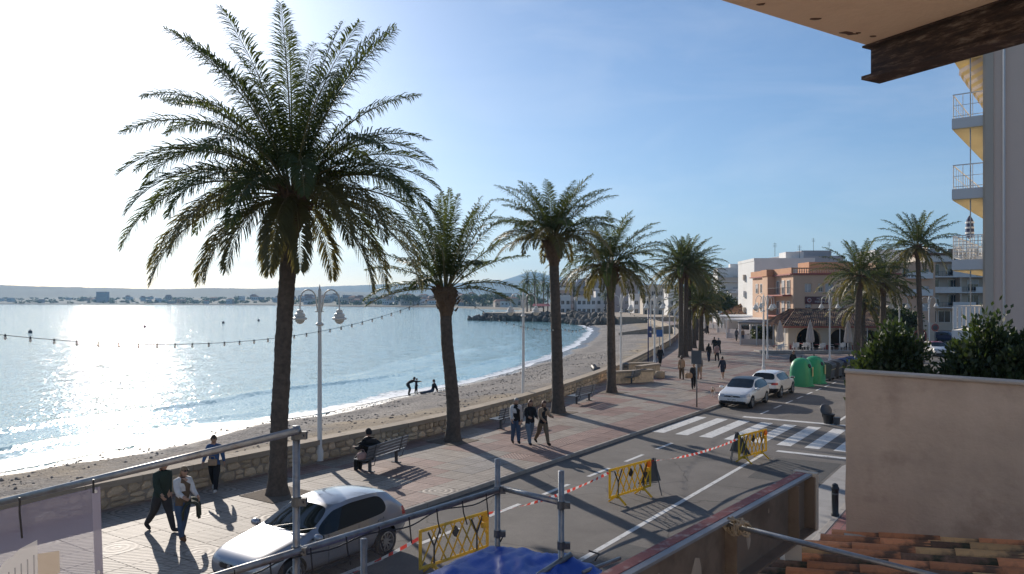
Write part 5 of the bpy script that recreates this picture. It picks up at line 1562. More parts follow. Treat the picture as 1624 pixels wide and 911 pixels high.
def person(label, loc, facing, H=1.70, top='black', legs='jeans', sleeves=None, shoes=None, hair='dark', long_hair=False, L=(22, 8), Rl=(-20, 25), La=(-18, 15), Ra=(20, 20), abd=(8, 8),
           lean=4, fat=1.0, sit=False, bare_legs=False, hat=None, glasses=False, crouch=None, vest=False, detail=True, group=None, bend=0, head_turn=0, drop=0.0, coat=False, z=None):
    """facing: world azimuth (deg, 0 = away from the camera, 90 = to the right, 180 = towards it). L/Rl: (thigh forward, knee bend); La/Ra: (arm forward, elbow bend)"""
    t = empty('person', loc, -R(facing), label, 'person', group)
    k = H / 1.70
    up = Vector((0, 0, 1))
    J, Ed, rad, lab = [], [], [], []
    def jn(p, parent, r, l):
        J.append(Vector(p)); rad.append(r); lab.append(l)
        if parent is not None: Ed.append((parent, len(J) - 1))
        return len(J) - 1
    def rotx(v, deg):   # positive = swing forward (+Y)
        a = R(deg); return Vector((v.x, v.y * math.cos(a) - v.z * math.sin(a), v.y * math.sin(a) + v.z * math.cos(a)))
    hipz = 0.92
    f = fat
    pel = jn((0, 0, hipz), None, (0.135 * f, 0.105 * f), 'hip')
    tl = lean + bend
    sp = lambda d: Vector((0, math.sin(R(tl)) * d, math.cos(R(tl)) * d))
    wst = jn(J[pel] + sp(0.16), pel, ((0.128 if not coat else 0.15) * f, 0.10 * f), 'torso')
    chs = jn(J[pel] + sp(0.34), wst, (0.155 * f, 0.115 * f), 'torso')
    shd = jn(J[pel] + sp(0.475), chs, (0.135 * f, 0.085 * f), 'torso')
    nk = jn(J[pel] + sp(0.56) + Vector((0, 0.012, 0)), shd, (0.05, 0.052), 'skin')
    hd0 = J[nk] + Vector((0, 0.022 + 0.02 * math.sin(R(tl)), 0.04))
    jn(hd0, nk, (0.048, 0.05), 'skin')
    for sd, (th, kn) in ((-1, L), (1, Rl)):
        hp = jn(J[pel] + Vector((sd * 0.088, 0, -0.06)), pel, (0.092 * f, 0.10 * f), 'leg')
        d = rotx(Vector((0, 0, -1)), th)
        mid = jn(J[hp] + d * 0.20, hp, (0.082 * f, 0.088 * f), 'leg')
        kne = jn(J[hp] + d * 0.41, mid, (0.062, 0.064), 'leg')
        d2 = rotx(Vector((0, 0, -1)), th - kn)
        clf = jn(J[kne] + d2 * 0.13, kne, (0.060, 0.066), 'shin')
        ank = jn(J[kne] + d2 * 0.385, clf, (0.046, 0.05), 'shin')
        hl = jn(J[ank] + d2 * 0.05, ank, (0.040, 0.045), 'shoe')
        fd = rotx(Vector((0, 1, 0)), max(-30, min(30, th - kn)) * 0.8)
        jn(J[hl] + fd * 0.10 + Vector((0, 0, -0.012)), hl, (0.044, 0.032), 'shoe')
        jn(J[hl] + fd * 0.185 + Vector((0, 0, -0.018)), len(J) - 1, (0.036, 0.022), 'shoe')
    for sd, (ar, elb), ab in ((-1, La, abd[0]), (1, Ra, abd[1])):
        s0 = jn(J[shd] + Vector((sd * 0.165 * (0.85 + 0.15 * f), 0, -0.01)), shd, (0.064 * f, 0.064 * f), 'torso' if not vest else 'sleeve')
        d = rotx(Vector((sd * math.sin(R(ab)), 0, -math.cos(R(ab)))), ar + tl * 0.5)
        e1 = jn(J[s0] + d * 0.27, s0, (0.048 * f, 0.05 * f), 'sleeve')
        d2 = rotx(d, elb)
        d2 = Vector((d2.x - sd * 0.25 * math.sin(R(elb)), d2.y, d2.z)).normalized()
        w1 = jn(J[e1] + d2 * 0.23, e1, (0.036, 0.036), 'sleeve')
        pm = jn(J[w1] + d2 * 0.075, w1, (0.026, 0.036), 'skin')
        if detail:
            side = Vector((0, 1, 0)) if abs(d2.y) < 0.8 else Vector((0, 0, 1))
            side = (side - d2 * side.dot(d2)).normalized()
            inn = Vector((-sd, 0, 0))
            for q, ln in ((-0.030, 0.062), (-0.010, 0.074), (0.010, 0.080), (0.030, 0.072)):
                a_ = jn(J[pm] + d2 * 0.028 + side * q, pm, (0.0095, 0.0095), 'skin')
                b_ = jn(J[a_] + (d2 * 0.9 + inn * 0.35).normalized() * ln * 0.6, a_, (0.009, 0.009), 'skin')
                jn(J[b_] + (d2 * 0.6 + inn * 0.8).normalized() * ln * 0.5, b_, (0.008, 0.008), 'skin')
            a_ = jn(J[w1] + d2 * 0.045 + side * 0.034, pm, (0.0105, 0.0105), 'skin')
            jn(J[a_] + (d2 * 0.8 + side * 0.5 + inn * 0.3).normalized() * 0.045, a_, (0.009, 0.009), 'skin')
        else:
            jn(J[pm] + d2 * 0.08, pm, (0.016, 0.028), 'skin')
    me = bpy.data.meshes.new('skeleton'); me.from_pydata([tuple(p) for p in J], Ed, [])
    o = bpy.data.objects.new('skeleton', me); COL.objects.link(o)
    md = o.modifiers.new('skin', 'SKIN'); md.use_smooth_shade = True
    md.branch_smoothing = 0.35
    sv = o.data.skin_vertices[0].data
    for i, r in enumerate(rad):
        g_ = 1.36 if max(r) > 0.03 else 1.15
        sv[i].radius = (r[0] * g_, r[1] * g_)
    sv[0].use_root = True
    s2 = o.modifiers.new('sub', 'SUBSURF'); s2.levels = 1; s2.render_levels = 1
    bme = eval_mesh(o)
    bpy.data.objects.remove(o)
    # which cloth covers each face: the nearest bone decides
    mats = [SK, C_[top], C_[sleeves or top], C_[legs], SK if bare_legs else C_[legs], shoes or SHOE]
    slot = dict(skin=0, torso=1, sleeve=2, hip=3, leg=3, shin=4, shoe=5)
    segs = [(J[a], J[b], lab[b], lab[a]) for a, b in Ed]
    A = np.array([tuple(s[0]) for s in segs]); B = np.array([tuple(s[1]) for s in segs]); D = B - A; DD = (D * D).sum(1) + 1e-9
    hem = hipz + (0.02 if not coat else -0.28)
    mi = []
    for p in bme.polygons:
        c = np.array(p.center)
        u = np.clip(((c - A) * D).sum(1) / DD, 0, 1)
        ds = ((A + D * u[:, None] - c) ** 2).sum(1)
        i = int(ds.argmin())
        l_ = segs[i][2] if u[i] > 0.45 else segs[i][3]
        if l_ in ('hip', 'leg') and not sit and c[2] > hem - 0.07 * (not coat) and crouch is None: l_ = 'torso'
        if bare_legs and l_ == 'leg' and c[2] < hipz - 0.36: l_ = 'shin'
        if bare_legs and l_ == 'shin' and c[2] < 0.0: l_ = 'shoe'
        mi.append(slot[l_])
    mb = MB()
    mb.v = [tuple(v.co * k) for v in bme.vertices]; mb.f = [tuple(p.vertices) for p in bme.polygons]; mb.m = mi
    # head: skull with brow, nose, chin and ears in the same mesh
    hc = (hd0 + Vector((0, 0.015, 0.085))) * k
    ht = R(-head_turn)
    vs, fs = [], []
    n, m_ = 18, 14
    for i in range(m_ + 1):
        a = -math.pi / 2 + math.pi * i / m_
        for j in range(n):
            b = 2 * math.pi * j / n
            x, y, zz = math.cos(a) * math.cos(b), math.cos(a) * math.sin(b), math.sin(a)
            px, py, pz = x * 0.080, y * 0.100, zz * 0.122
            if zz < 0: px *= 1 - 0.32 * (-zz); py *= 1 - 0.12 * (-zz)
            if y > 0.75 and -0.45 < zz < 0.12 and abs(x) < 0.22: py += 0.020 * (1 - abs(x) / 0.22)
            if y > 0.5 and 0.05 < zz < 0.3 and 0.2 < abs(x) < 0.62: py -= 0.008
            if abs(x) > 0.86 and abs(zz) < 0.32 and -0.4 < y < 0.15: px *= 1.14
            c, s_ = math.cos(ht), math.sin(ht)
            vs.append((hc.x + (px * c - py * s_) * k, hc.y + (px * s_ + py * c) * k, hc.z + pz * k))
    for i in range(m_):
        for j in range(n): fs.append((i * n + j, i * n + (j + 1) % n, (i + 1) * n + (j + 1) % n, (i + 1) * n + j))
    mb.add(vs, fs, 0)
    body = mb.build('body', mats, t, smooth=True)
    # hair, hat, glasses
    hm = MB(); vs, fs = [], []
    n, m_ = 18, 10
    for i in range(m_ + 1):
        a = math.pi / 2 - (math.pi * (0.64 if not long_hair else 0.72)) * i / m_
        for j in range(n):
            b = 2 * math.pi * j / n
            x, y, zz = math.cos(a) * math.cos(b), math.cos(a) * math.sin(b), math.sin(a)
            front = max(0, y)
            if front > 0.25 and zz < 0.42: zz = 0.42 + (zz - 0.42) * 0.12; 
            r = 1.10 + 0.05 * mnoise.noise(Vector((x * 3, y * 3, zz * 3 + len(label))))
            px, py, pz = x * 0.084 * r, y * 0.104 * r - 0.004, zz * 0.126 * 1.07
            if long_hair and zz < 0.1: pz -= 0.12 * (0.1 - zz); px *= 1.12; py = min(py, 0.02) - 0.01
            c, s_ = math.cos(ht), math.sin(ht)
            vs.append((hc.x + (px * c - py * s_) * k, hc.y + (px * s_ + py * c) * k, hc.z + pz * k))
    for i in range(m_):
        for j in range(n): fs.append((i * n + j, (i + 1) * n + j, (i + 1) * n + (j + 1) % n, i * n + (j + 1) % n))
    hm.add(vs, fs)
    hm.build('hair' if hat is None else 'hood', HAIR[hair] if hat is None else C_[hat], t, smooth=True)
    if glasses:
        g = MB()
        for sd in (-1, 1):
            g.box((sd * 0.033, 0.096, 0.022), (0.052, 0.012, 0.038)); g.box((sd * 0.070, 0.045, 0.03), (0.006, 0.10, 0.012))
        go = g.build('sunglasses', M['black_plastic'], t, loc=hc, rot=(0, 0, ht)); go.scale = (k, k, k)
    # rest on the ground: drop so that the lowest point touches
    zs = min(v[2] for v in mb.v)
    if z is None: t.location.z = loc[2] - zs
    else: t.location.z = loc[2] - (hipz - 0.1) * k + z
    return t
def bag(name, label, loc, size, m_, rz=0, strap=None):
    t = empty(name, loc, rz, label, 'bag')
    soften(MB().box((0, 0, 0), size).build('body', m_, t), min(size) * 0.35, 3)
    MB().tube([(-size[0] * 0.3, 0, size[2] * 0.4), (-size[0] * 0.2, 0, size[2] * 0.4 + 0.1), (size[0] * 0.2, 0, size[2] * 0.4 + 0.1), (size[0] * 0.3, 0, size[2] * 0.4)], 0.012, 6).build('handle', m_, t)
    return t
def at(px, py): return gp(px, py)
# couple in the front left
person('man in dark jacket walking beside the woman in a brown vest', at(256, 842), 118, 1.76, 'green', 'charcoal', hair='dark', L=(24, 4), Rl=(-22, 18), La=(-14, 20), Ra=(8, 35), fat=1.14, coat=False, lean=5)
person('blonde woman in brown vest, white sleeves and jeans carrying a coat', at(289, 857), 124, 1.66, 'brown', 'jeans', sleeves='white', hair='blonde', shoes=cloth('shoe_brown', (0.14, 0.07, 0.035)), L=(-8, 8), Rl=(10, 4), La=(16, 40), Ra=(24, 46), fat=1.12, vest=True, glasses=True, lean=3)
ct = empty('folded_coat', at(297, 857) + Vector((0.05, 0.05, 0.62)), R(20), 'dark coat hanging over the blonde woman\'s forearm', 'coat')
cm = MB(); vs, fs = [], []
for i in range(9):
    for j in range(9):
        u, v = i / 8, j / 8
        vs.append((0.17 * math.cos(v * math.pi) + 0.04 * math.sin(u * 9), (u - 0.5) * 0.36 + 0.03 * math.sin(v * 7), 0.42 * math.sin(v * math.pi) ** 0.5 - 0.12 * v * (1 - u) - 0.1))
for i in range(8):
    for j in range(8): fs.append((i * 9 + j, i * 9 + j + 1, (i + 1) * 9 + j + 1, (i + 1) * 9 + j))
cm.add(vs, fs); co_ = cm.build('cloth', C_['olive'], ct, smooth=True)
sd_ = co_.modifiers.new('solid', 'SOLIDIFY'); sd_.thickness = 0.03
person('woman in blue jacket and sunglasses walking towards us along the wall', at(340, 779), 172, 1.64, 'blue', 'black', hair='brown', shoes=SHOE_W, L=(20, 6), Rl=(-16, 20), La=(-16, 12), Ra=(14, 16), abd=(14, 14), glasses=True)
bag('waist_bag', 'tan bag worn at the waist of the woman in blue', at(340, 779) + Vector((0.02, -0.19, 0.88)), (0.26, 0.09, 0.19), C_['tan'])
# seated on the first bench, facing the sea
person('person in black hooded clothes sitting on the nearest bench', BN1 + Vector((-0.36, -0.62, 0)), -60, 1.84, 'black', 'black', hat='black', sit=True, L=(84, 80), Rl=(80, 76), La=(30, 60), Ra=(40, 50), lean=-4, fat=1.8, z=0.42, head_turn=10)
def dog(name, label, loc, rz, body, spot, sc=1.0, sit=False):
    t = empty(name, loc, rz, label, 'dog')
    me = bpy.data.meshes.new('sk')
    J = [(0, 0, 0.30), (0, 0.16, 0.31), (0, 0.27, 0.34), (0, 0.35, 0.43), (0, 0.42, 0.47), (0, 0.52, 0.445), (0, -0.16, 0.30), (0, -0.24, 0.35), (0, -0.33, 0.46),
         (0.06, 0.20, 0.22), (0.06, 0.18, 0.11), (0.06, 0.20, 0.015), (-0.06, 0.20, 0.22), (-0.06, 0.24, 0.11), (-0.06, 0.23, 0.015),
         (0.06, -0.17, 0.21), (0.065, -0.13, 0.14), (0.065, -0.21, 0.09), (0.065, -0.18, 0.012), (-0.06, -0.17, 0.21), (-0.065, -0.12, 0.14), (-0.065, -0.2, 0.09), (-0.065, -0.18, 0.012),
         (0.045, 0.40, 0.55), (-0.045, 0.40, 0.55)]
    E = [(0, 1), (1, 2), (2, 3), (3, 4), (4, 5), (0, 6), (6, 7), (7, 8), (1, 9), (9, 10), (10, 11), (1, 12), (12, 13), (13, 14), (6, 15), (15, 16), (16, 17), (17, 18), (6, 19), (19, 20), (20, 21), (21, 22), (4, 23), (4, 24)]
    rd_ = [.085, .10, .085, .062, .065, .028, .075, .03, .015, .042, .024, .02, .042, .024, .02, .045, .03, .02, .02, .045, .03, .02, .02, .018, .018]
    me.from_pydata(J, E, []); o = bpy.data.objects.new('sk', me); COL.objects.link(o)
    o.modifiers.new('skin', 'SKIN')
    for i, r in enumerate(rd_): o.data.skin_vertices[0].data[i].radius = (r, r)
    o.data.skin_vertices[0].data[0].use_root = True
    s2 = o.modifiers.new('sub', 'SUBSURF'); s2.levels = 1; s2.render_levels = 1
    bme = eval_mesh(o); bpy.data.objects.remove(o)
    mb = MB(); mb.v = [tuple(v.co * sc) for v in bme.vertices]; mb.f = [tuple(p.vertices) for p in bme.polygons]
    mb.m = [1 if mnoise.noise(p.center * 7 + Vector((3, 1, 0))) > 0.02 and p.center.z > 0.2 else 0 for p in bme.polygons]
    mb.build('body', [body, spot], t, smooth=True)
    MB().tube([(-0.06 * sc, 0.31 * sc, 0.40 * sc), (0, 0.36 * sc, 0.365 * sc), (0.06 * sc, 0.31 * sc, 0.40 * sc)], 0.012, 5).build('collar', M['car_red'], t)
    return t
dog('dog', 'small black dog on the seat next to the person in black', BN1 + Vector((-0.13, 0.02, 0.475)), R(-40), C_['black'], C_['charcoal'], 0.72)
dog('dog', 'small brown and white dog beside the front of the white hatchback', gp(1131, 629), R(160), C_['white'], C_['tan'], 1.15)
bag('tote_bag', 'pale pink cloth bag lying on the end of the nearest bench', BN1 + Vector((-0.5, -1.05, 0.58)), (0.30, 0.20, 0.24), C_['pink'], R(30))
# the three walkers
person('grey haired walker in black vest with white sleeves and blue jeans', at(818, 704), 165, 1.72, 'black', 'jeans', sleeves='white', hair='grey', L=(10, 4), Rl=(-8, 10), La=(-8, 15), Ra=(10, 20), fat=1.1, vest=True)
person('middle walker of three, black jacket and light jeans', at(840, 706), 158, 1.70, 'black', 'light_jeans', hair='auburn', long_hair=True, L=(-14, 14), Rl=(18, 4), La=(12, 60), Ra=(20, 62), fat=1.08)
person('right hand walker of three in black vest and brown trousers', at(861, 705), 150, 1.70, 'black', 'khaki', sleeves='tan', hair='auburn', long_hair=True, L=(20, 4), Rl=(-24, 16), La=(24, 60), Ra=(14, 50), fat=1.05, vest=True)
# on the beach
def bz(px, py):
    p = gp(px, py, -1.2); p.z = beach_z(p.x, p.y); return p
person('person bending down over a child at the waterline', bz(646, 623), 60, 1.65, 'black', 'charcoal', L=(35, 50), Rl=(30, 50), La=(40, 10), Ra=(46, 10), bend=62, detail=False)
person('child standing at the water edge between two adults', bz(660, 621), 110, 1.15, 'navy', 'black', bare_legs=False, L=(6, 2), Rl=(-6, 4), detail=False)
person('person in black sitting on the pebbles with legs stretched out', bz(686, 622), -80, 1.72, 'black', 'jeans', sit=True, L=(82, 4), Rl=(78, 8), La=(-30, 10), Ra=(-20, 10), lean=-14, z=0.10, detail=False)
# farther along the promenade
ppl = [(1047, 582, 180, 'black', 'black', dict(hair='dark'), 'person in black walking towards us beside the sea wall'),
       (1081, 602, 8, 'tan', 'brown', dict(hair='brown', long_hair=True), 'person in tan top and brown trousers walking away below the palms'),
       (1100, 617, 190, 'charcoal', 'black', dict(hair='blonde'), 'person carrying a large pale bag behind the sign pole'),
       (1109, 602, 10, 'grey', 'tan', dict(hair='dark', bare_legs=True), 'person in grey just right of the sign panel'),
       (1124, 574, 5, 'black', 'navy', dict(hair='dark', long_hair=True), 'long haired person in black strolling up the plaza'),
       (1137, 573, 0, 'pink', 'black', dict(hair='dark', fat=1.1), 'person in pale pink jacket and black trousers in the plaza'),
       (1133, 561, 4, 'black', 'charcoal', dict(hair='dark'), 'left one of the dark pair walking ahead in the plaza'),
       (1140, 561, 0, 'charcoal', 'black', dict(hair='grey'), 'right one of the dark pair walking ahead in the plaza'),
       (1146, 602, -4, 'navy', 'navy', dict(hair='dark', bare_legs=True, shoes=SHOE_W), 'person in navy jumper and shorts with bare legs'),
       (1168, 541, 30, 'grey', 'black', dict(hair='dark'), 'person in grey top near the cafe pergola'),
       (1178, 541, 200, 'tan', 'jeans', dict(hair='brown'), 'person in tan top near the cafe pergola'),
       (1122, 530, 0, 'black', 'black', dict(hair='dark', fat=1.1), 'person pushing a pram far up the promenade'),
       (1257, 592, 160, 'black', 'black', dict(hair='dark'), 'person in black standing behind the green igloo'),
       (1268, 553, 100, 'black', 'black', dict(hair='dark'), 'waiter in black standing at the restaurant arches'),
       (1372, 553, 60, 'navy', 'jeans', dict(hair='grey'), 'guest in navy at the right hand restaurant arch')]
for k, (px, py, fc, tp_, lg, kw, lb_) in enumerate(ppl):
    sg = 1 if k % 2 else -1
    person(lb_, at(px, py), fc, 1.72 - 0.06 * (k % 3), tp_, lg, L=(20 * sg, 8 if sg > 0 else 18), Rl=(-18 * sg, 18 if sg > 0 else 8), La=(-16 * sg, 20), Ra=(16 * sg, 20), detail=False, **kw)
bag('shoulder_bag', 'large pale bag carried at the hip behind the sign pole', at(1100, 617) + Vector((-0.34, -0.1, 0.85)), (0.5, 0.25, 0.34), C_['tan'], R(20))
pr = empty('pram', at(1118, 530), 0, 'dark pram pushed along the far promenade', 'pram')
MB().ball((0, 0, 0.7), (0.3, 0.42, 0.28), 10, 7).build('hood', C_['black'], pr, smooth=True)
for sx in (-1, 1):
    for sy_ in (-1, 1): MB().tube([(sx * 0.26 - 0.02, sy_ * 0.3, 0.14), (sx * 0.26 + 0.02, sy_ * 0.3, 0.14)], 0.14, 10).build('wheel', M['car_tyre'], pr)
MB().bar((0, -0.3, 0.2), (0, -0.62, 1.0), 0.4, 0.03).build('handle', M['dark_steel'], pr)
# ================================================================== BUILDINGS
def win_meshes(w, h):
    fr = MB(); b = 0.07
    fr.box((0, 0, h / 2 - b / 2), (w, 0.10, b)); fr.box((0, 0, -h / 2 + b / 2), (w, 0.10, b))
    fr.box((-w / 2 + b / 2, 0, 0), (b, 0.10, h - 2 * b)); fr.box((w / 2 - b / 2, 0, 0), (b, 0.10, h - 2 * b)); fr.box((0, 0, 0), (0.05, 0.08, h - 2 * b))
    return fr.mesh(M['white_paint'], name='window'), MB().box((0, 0.02, 0), (w - 2 * b, 0.02, h - 2 * b)).mesh(M['glass_dark'], name='pane'), \
        MB().box((0, -0.05, -h / 2 - 0.05), (w + 0.16, 0.16, 0.07)).mesh(M['stucco_white'], name='sill')
WIN = {}
def window(parent, x, y, z, w=1.1, h=1.3, rz=0.0, shut=0.0, sill=True):
    """the outside looks along local -Y of the window"""
    key = (round(w, 2), round(h, 2))
    if key not in WIN: WIN[key] = win_meshes(w, h)
    f, p, s_ = WIN[key]
    o = put('window', f, parent, (x, y, z), (0, 0, rz))
    put('pane', p, o)
    if sill: put('sill', s_, o)
    if shut > 0:
        hh = (h - 0.14) * shut
        MB().box((0, 0.0, h / 2 - 0.07 - hh / 2), (w - 0.14, 0.03, hh)).build('roller_shutter', M['shutter'], o)
    return o
def wall_with_openings(x0, x1, z0, z1, th, holes):
    """wall panel in the XZ plane (front at y=0) with rectangular holes, built from blocks round each hole; holes: rows of equal height [(z_a, z_b, [(xa, xb), ...])]"""
    mb = MB(); zc = z0
    for (za, zb, xs) in sorted(holes):
        mb.box(((x0 + x1) / 2, th / 2, (zc + za) / 2), (x1 - x0, th, za - zc))
        xc = x0
        for (xa, xb) in sorted(xs):
            if xa > xc: mb.box(((xc + xa) / 2, th / 2, (za + zb) / 2), (xa - xc, th, zb - za))
            xc = xb
        if x1 > xc: mb.box(((xc + x1) / 2, th / 2, (za + zb) / 2), (x1 - xc, th, zb - za))
        zc = zb
    mb.box(((x0 + x1) / 2, th / 2, (zc + z1) / 2), (x1 - x0, th, z1 - zc))
    return mb
def block(name, label, cx, cy, rz, w, d, h, wall, floors=0, cols=0, z0=1.4, fh=3.0, ww=1.2, wh=1.3, balc=None, side_cols=0, base=0.0, group=None, roof_box=None, cat='building', shut=0.5, parapet=0.5, skip=()):
    t = empty(name, (cx, cy, base), rz, label, cat, group)
    holes = []
    rg = random.Random(int(cx * 13 + cy))
    for f in range(floors):
        zc = z0 + f * fh
        xs = []
        for c in range(cols):
            if (f, c) in skip: continue
            x = -w / 2 + w * (c + 0.5) / cols
            xs.append((x - ww / 2, x + ww / 2))
        if zc + wh / 2 < h and xs: holes.append((zc - wh / 2, zc + wh / 2, xs))
    front = wall_with_openings(-w / 2, w / 2, 0, h, 0.25, holes)
    front.box((0, (d + 0.25) / 2, h / 2 - 0.01), (w - 0.004, d - 0.25, h - 0.02))
    front.build('wall', wall, t)
    for (za, zb, xs) in holes:
        for (xa, xb) in xs: window(t, (xa + xb) / 2, 0.17, (za + zb) / 2, xb - xa, zb - za, shut=rg.choice((0, 0, 0.3, 0.6, 0.98)) * (1 if shut else 0))
    for c in range(side_cols):
        for f in range(floors):
            y = d * (c + 0.5) / side_cols
            zc = z0 + f * fh
            window(t, -w / 2 - 0.03, y, zc, ww, wh, -R(90), shut=0, sill=True)
    if parapet:
        pp = MB()
        pp.box((0, 0.10, h + parapet / 2), (w + 0.1, 0.24, parapet)); pp.box((0, d - 0.1, h + parapet / 2), (w + 0.1, 0.24, parapet))
        for sd in (-1, 1): pp.box((sd * (w / 2 - 0.06), d / 2, h + parapet / 2), (0.22, d - 0.46, parapet))
        pp.build('parapet', wall, t)
    if balc:
        for f in range(balc[0], floors):
            zc = z0 + f * fh - wh / 2 - 0.25
            sl = MB().box((balc[3] if len(balc) > 3 else 0, -balc[1] / 2 - 0.003, zc), (balc[2], balc[1], 0.18)).build('balcony_slab', M['stucco_white'], t)
            xx = balc[3] if len(balc) > 3 else 0
            fr = MB(); fr.box((xx, -balc[1] + 0.05, zc + 0.54), (balc[2], 0.08, 0.9))
            for sd in (-1, 1): fr.box((xx + sd * (balc[2] / 2 - 0.04), -balc[1] / 2, zc + 0.54), (0.08, balc[1] - 0.18, 0.9))
            fr.build('balcony_front', M['stucco_white'] if f % 2 == 0 or wall is not M['stucco_white'] else M['stucco_cream'], sl)
    if roof_box:
        for (bx, by, bw, bd, bh) in roof_box: MB().box((bx, by, h + bh / 2), (bw, bd, bh)).build('roof_hut', wall, t)
    return t
def X(px, y): return (px - 812) / FPX * y
def Z(py, y): return EYE - (py - HY) / FPX * y

# --- right hand apartment building with stacked balconies, nearest on the right
AZB = R(38.7)
G0 = Vector((19.75, 31.6, 0))
rb = empty('apartment_building', G0, -AZB, 'tall building at the right edge with blank end wall and stacked balconies', 'building')
M['gable'] = mat('gable_paint', (0.74, 0.57, 0.46), 0.9, 0.05, 0.25, dirt=(0.66, 0.50, 0.40), dirt_amt=0.5, dirt_scale=0.5)
M['balcony_yellow'] = mat('balcony_yellow', (0.72, 0.58, 0.30), 0.85, 0.06, 0.8)
MB().box((8, 9, 12), (15.9, 18, 24)).build('wall', M['gable'], rb)
MB().box((-0.02, 9.0, 12), (0.12, 17.9, 24)).build('street_front', M['stucco_cream'], rb)
MB().box((0.16, -0.03, 12), (0.3, 0.06, 24)).build('corner_strip', M['stucco_cream'], rb)
dp = MB(); dp.tube([(0.68, -0.07, 0), (0.68, -0.07, 24)], 0.05, 8); dp.build('downpipe', M['stucco_white'], rb, smooth=True)
zz = [4.33, 7.35, 10.37, 13.39, 16.41]
for k, zt in enumerate(zz):
    sl = MB().box((-0.65, 6.8, zt - 0.22), (1.15, 13.4, 0.44)).build('balcony_slab', M['stucco_grey'] if False else M['stucco_white'], rb)
    MB().box((-0.65, 6.8, zt - 0.462), (1.10, 13.3, 0.03)).build('soffit', M['balcony_yellow'], sl)
    if k == 4: continue
    for (zz_, r) in ((1.02, 0.028), (0.55, 0.014), (0.10, 0.018)):
        rl = MB()
        rl.tube([(-0.06, 0.16, zt + zz_), (-1.18, 0.16, zt + zz_), (-1.18, 13.4, zt + zz_)], r, 6)
        rl.build('handrail', M['white_paint'], sl)
    for j in range(3):
        MB().tube([(-1.18 + j * 0.36 if j else -1.18, 0.16, zt), (-1.18 + j * 0.36 if j else -1.18, 0.16, zt + 1.02)], 0.016, 5).build('baluster', M['white_paint'], sl)
    nb_ = 34 if k in (0, 1) else 20
    for j in range(nb_):
        y = 0.3 + j * 12.8 / nb_
        MB().box((-1.18, y, zt + 0.54), (0.02, 0.10 if k == 0 else (0.05 if k == 1 else 0.02), 0.92)).build('baluster', M['white_paint'], sl)
    if k == 0:
        for j in range(7): MB().box((-1.10 + j * 0.16, 0.16, zt + 0.54), (0.12, 0.02, 0.92)).build('slat', M['white_paint'], sl)
    if k == 1:
        for j in range(8): MB().tube([(-1.1 + j * 0.14, 0.12, zt + 0.1), (-1.1 + j * 0.14, 0.12, zt + 1.0)], 0.02, 4).build('lattice_bar', M['white_paint'], sl)
        for j in range(6): MB().tube([(-1.15, 0.10, zt + 0.18 + j * 0.15), (-0.05, 0.10, zt + 0.18 + j * 0.15)], 0.016, 4).build('lattice_bar', M['white_paint'], sl)
for y in (0.22, 4.5): MB().tube([(-0.55, y, zz[0]), (-0.55, y, zz[4] - 0.5)], 0.025, 6).build('awning_post', M['steel'], rb)
aw = MB(); vs, fs = [], []
for i in range(19):
    for (x_, z_) in ((-0.05, 16.0), (-1.0, 15.55), (-1.02, 15.32 + 0.04 * (i % 2))): vs.append((x_, 0.5 + i * 0.6, z_))
for i in range(18):
    for j in range(2): fs.append((i * 3 + j, (i + 1) * 3 + j, (i + 1) * 3 + j + 1, i * 3 + j + 1))
aw.add(vs, fs); aw.m = [(f // 2) % 2 for f in range(len(fs))]
aw.build('awning', [M['canvas'], M['balcony_yellow']], rb)
for k in range(4):
    for y in (2.2, 6.2, 10.2): window(rb, -0.085, y, zz[k] + 1.15, 1.6, 2.0, -R(90), sill=False)
um = empty('parasol', G0 + Vector((0.0, 1.05, zz[1])), 0, 'closed blue and white striped parasol on a right hand balcony', 'parasol')
um.scale = (1, 1, 0.75)
shade_auto(MB().lathe([(0.02, 1.2), (0.14, 1.35), (0.17, 1.6), (0.13, 2.3), (0.03, 2.55)], n=12).build('canopy', mat('stripe_blue', (0.06, 0.07, 0.13), 0.8, 0.1, 4), um))
for z_ in (1.55, 1.85, 2.15): MB().lathe([(0.172, -0.05), (0.172, 0.05)], n=12, cap=False).build('stripe', M['white_paint'], um, loc=(0, 0, z_))
MB().tube([(0, 0, 0), (0, 0, 2.6)], 0.02, 6).build('pole', M['white_paint'], um)

# --- apartment block with white balcony bands
yb = 140.0
ab = empty('apartment_block', (X(1470, yb), yb, 0), R(-6), 'five storey apartment block with white balcony bands behind the tall palm', 'building')
MB().box((9, 6, 7.0), (18, 8, 14.0)).build('wall', M['stucco_cream'], ab)
fl = [4.3, 7.1, 10.0, 12.9]
for k, z_ in enumerate(fl):
    b_ = MB().box((9, 0.9, z_), (18, 2.2, 0.22)).build('balcony_slab', M['stucco_white'], ab)
    if k < 3 or True:
        segs_ = [(3.0, 6.0), (12.5, 8.0)] if k % 2 else [(6.5, 4.0), (14.5, 6.0)]
        for (xc, w_) in segs_: MB().box((xc, -0.12, z_ + 0.55), (w_, 0.12, 0.95)).build('parapet', M['stucco_white'], b_)
        MB().box((9, -0.10, z_ + 0.98), (18, 0.04, 0.05)).build('handrail', M['dark_steel'], b_)
        for j in range(30): MB().box((0.3 + j * 0.6, -0.10, z_ + 0.55), (0.03, 0.03, 0.85)).build('baluster', M['dark_steel'], b_)
    for j in range(5): window(ab, 2 + j * 3.5, 1.94, z_ + 1.35, 2.0, 2.1, sill=False, shut=0.4 if (j + k) % 3 == 0 else 0)
    for j in range(4): MB().box((0.2 + j * 5.8, 1.0, z_ + 1.45), (0.25, 1.9, 2.6)).build('divider', M['stucco_cream'], ab)
MB().box((9, 2.6, 14.2), (18.8, 6.4, 0.4)).build('roof_edge', M['roof_tile'], ab)
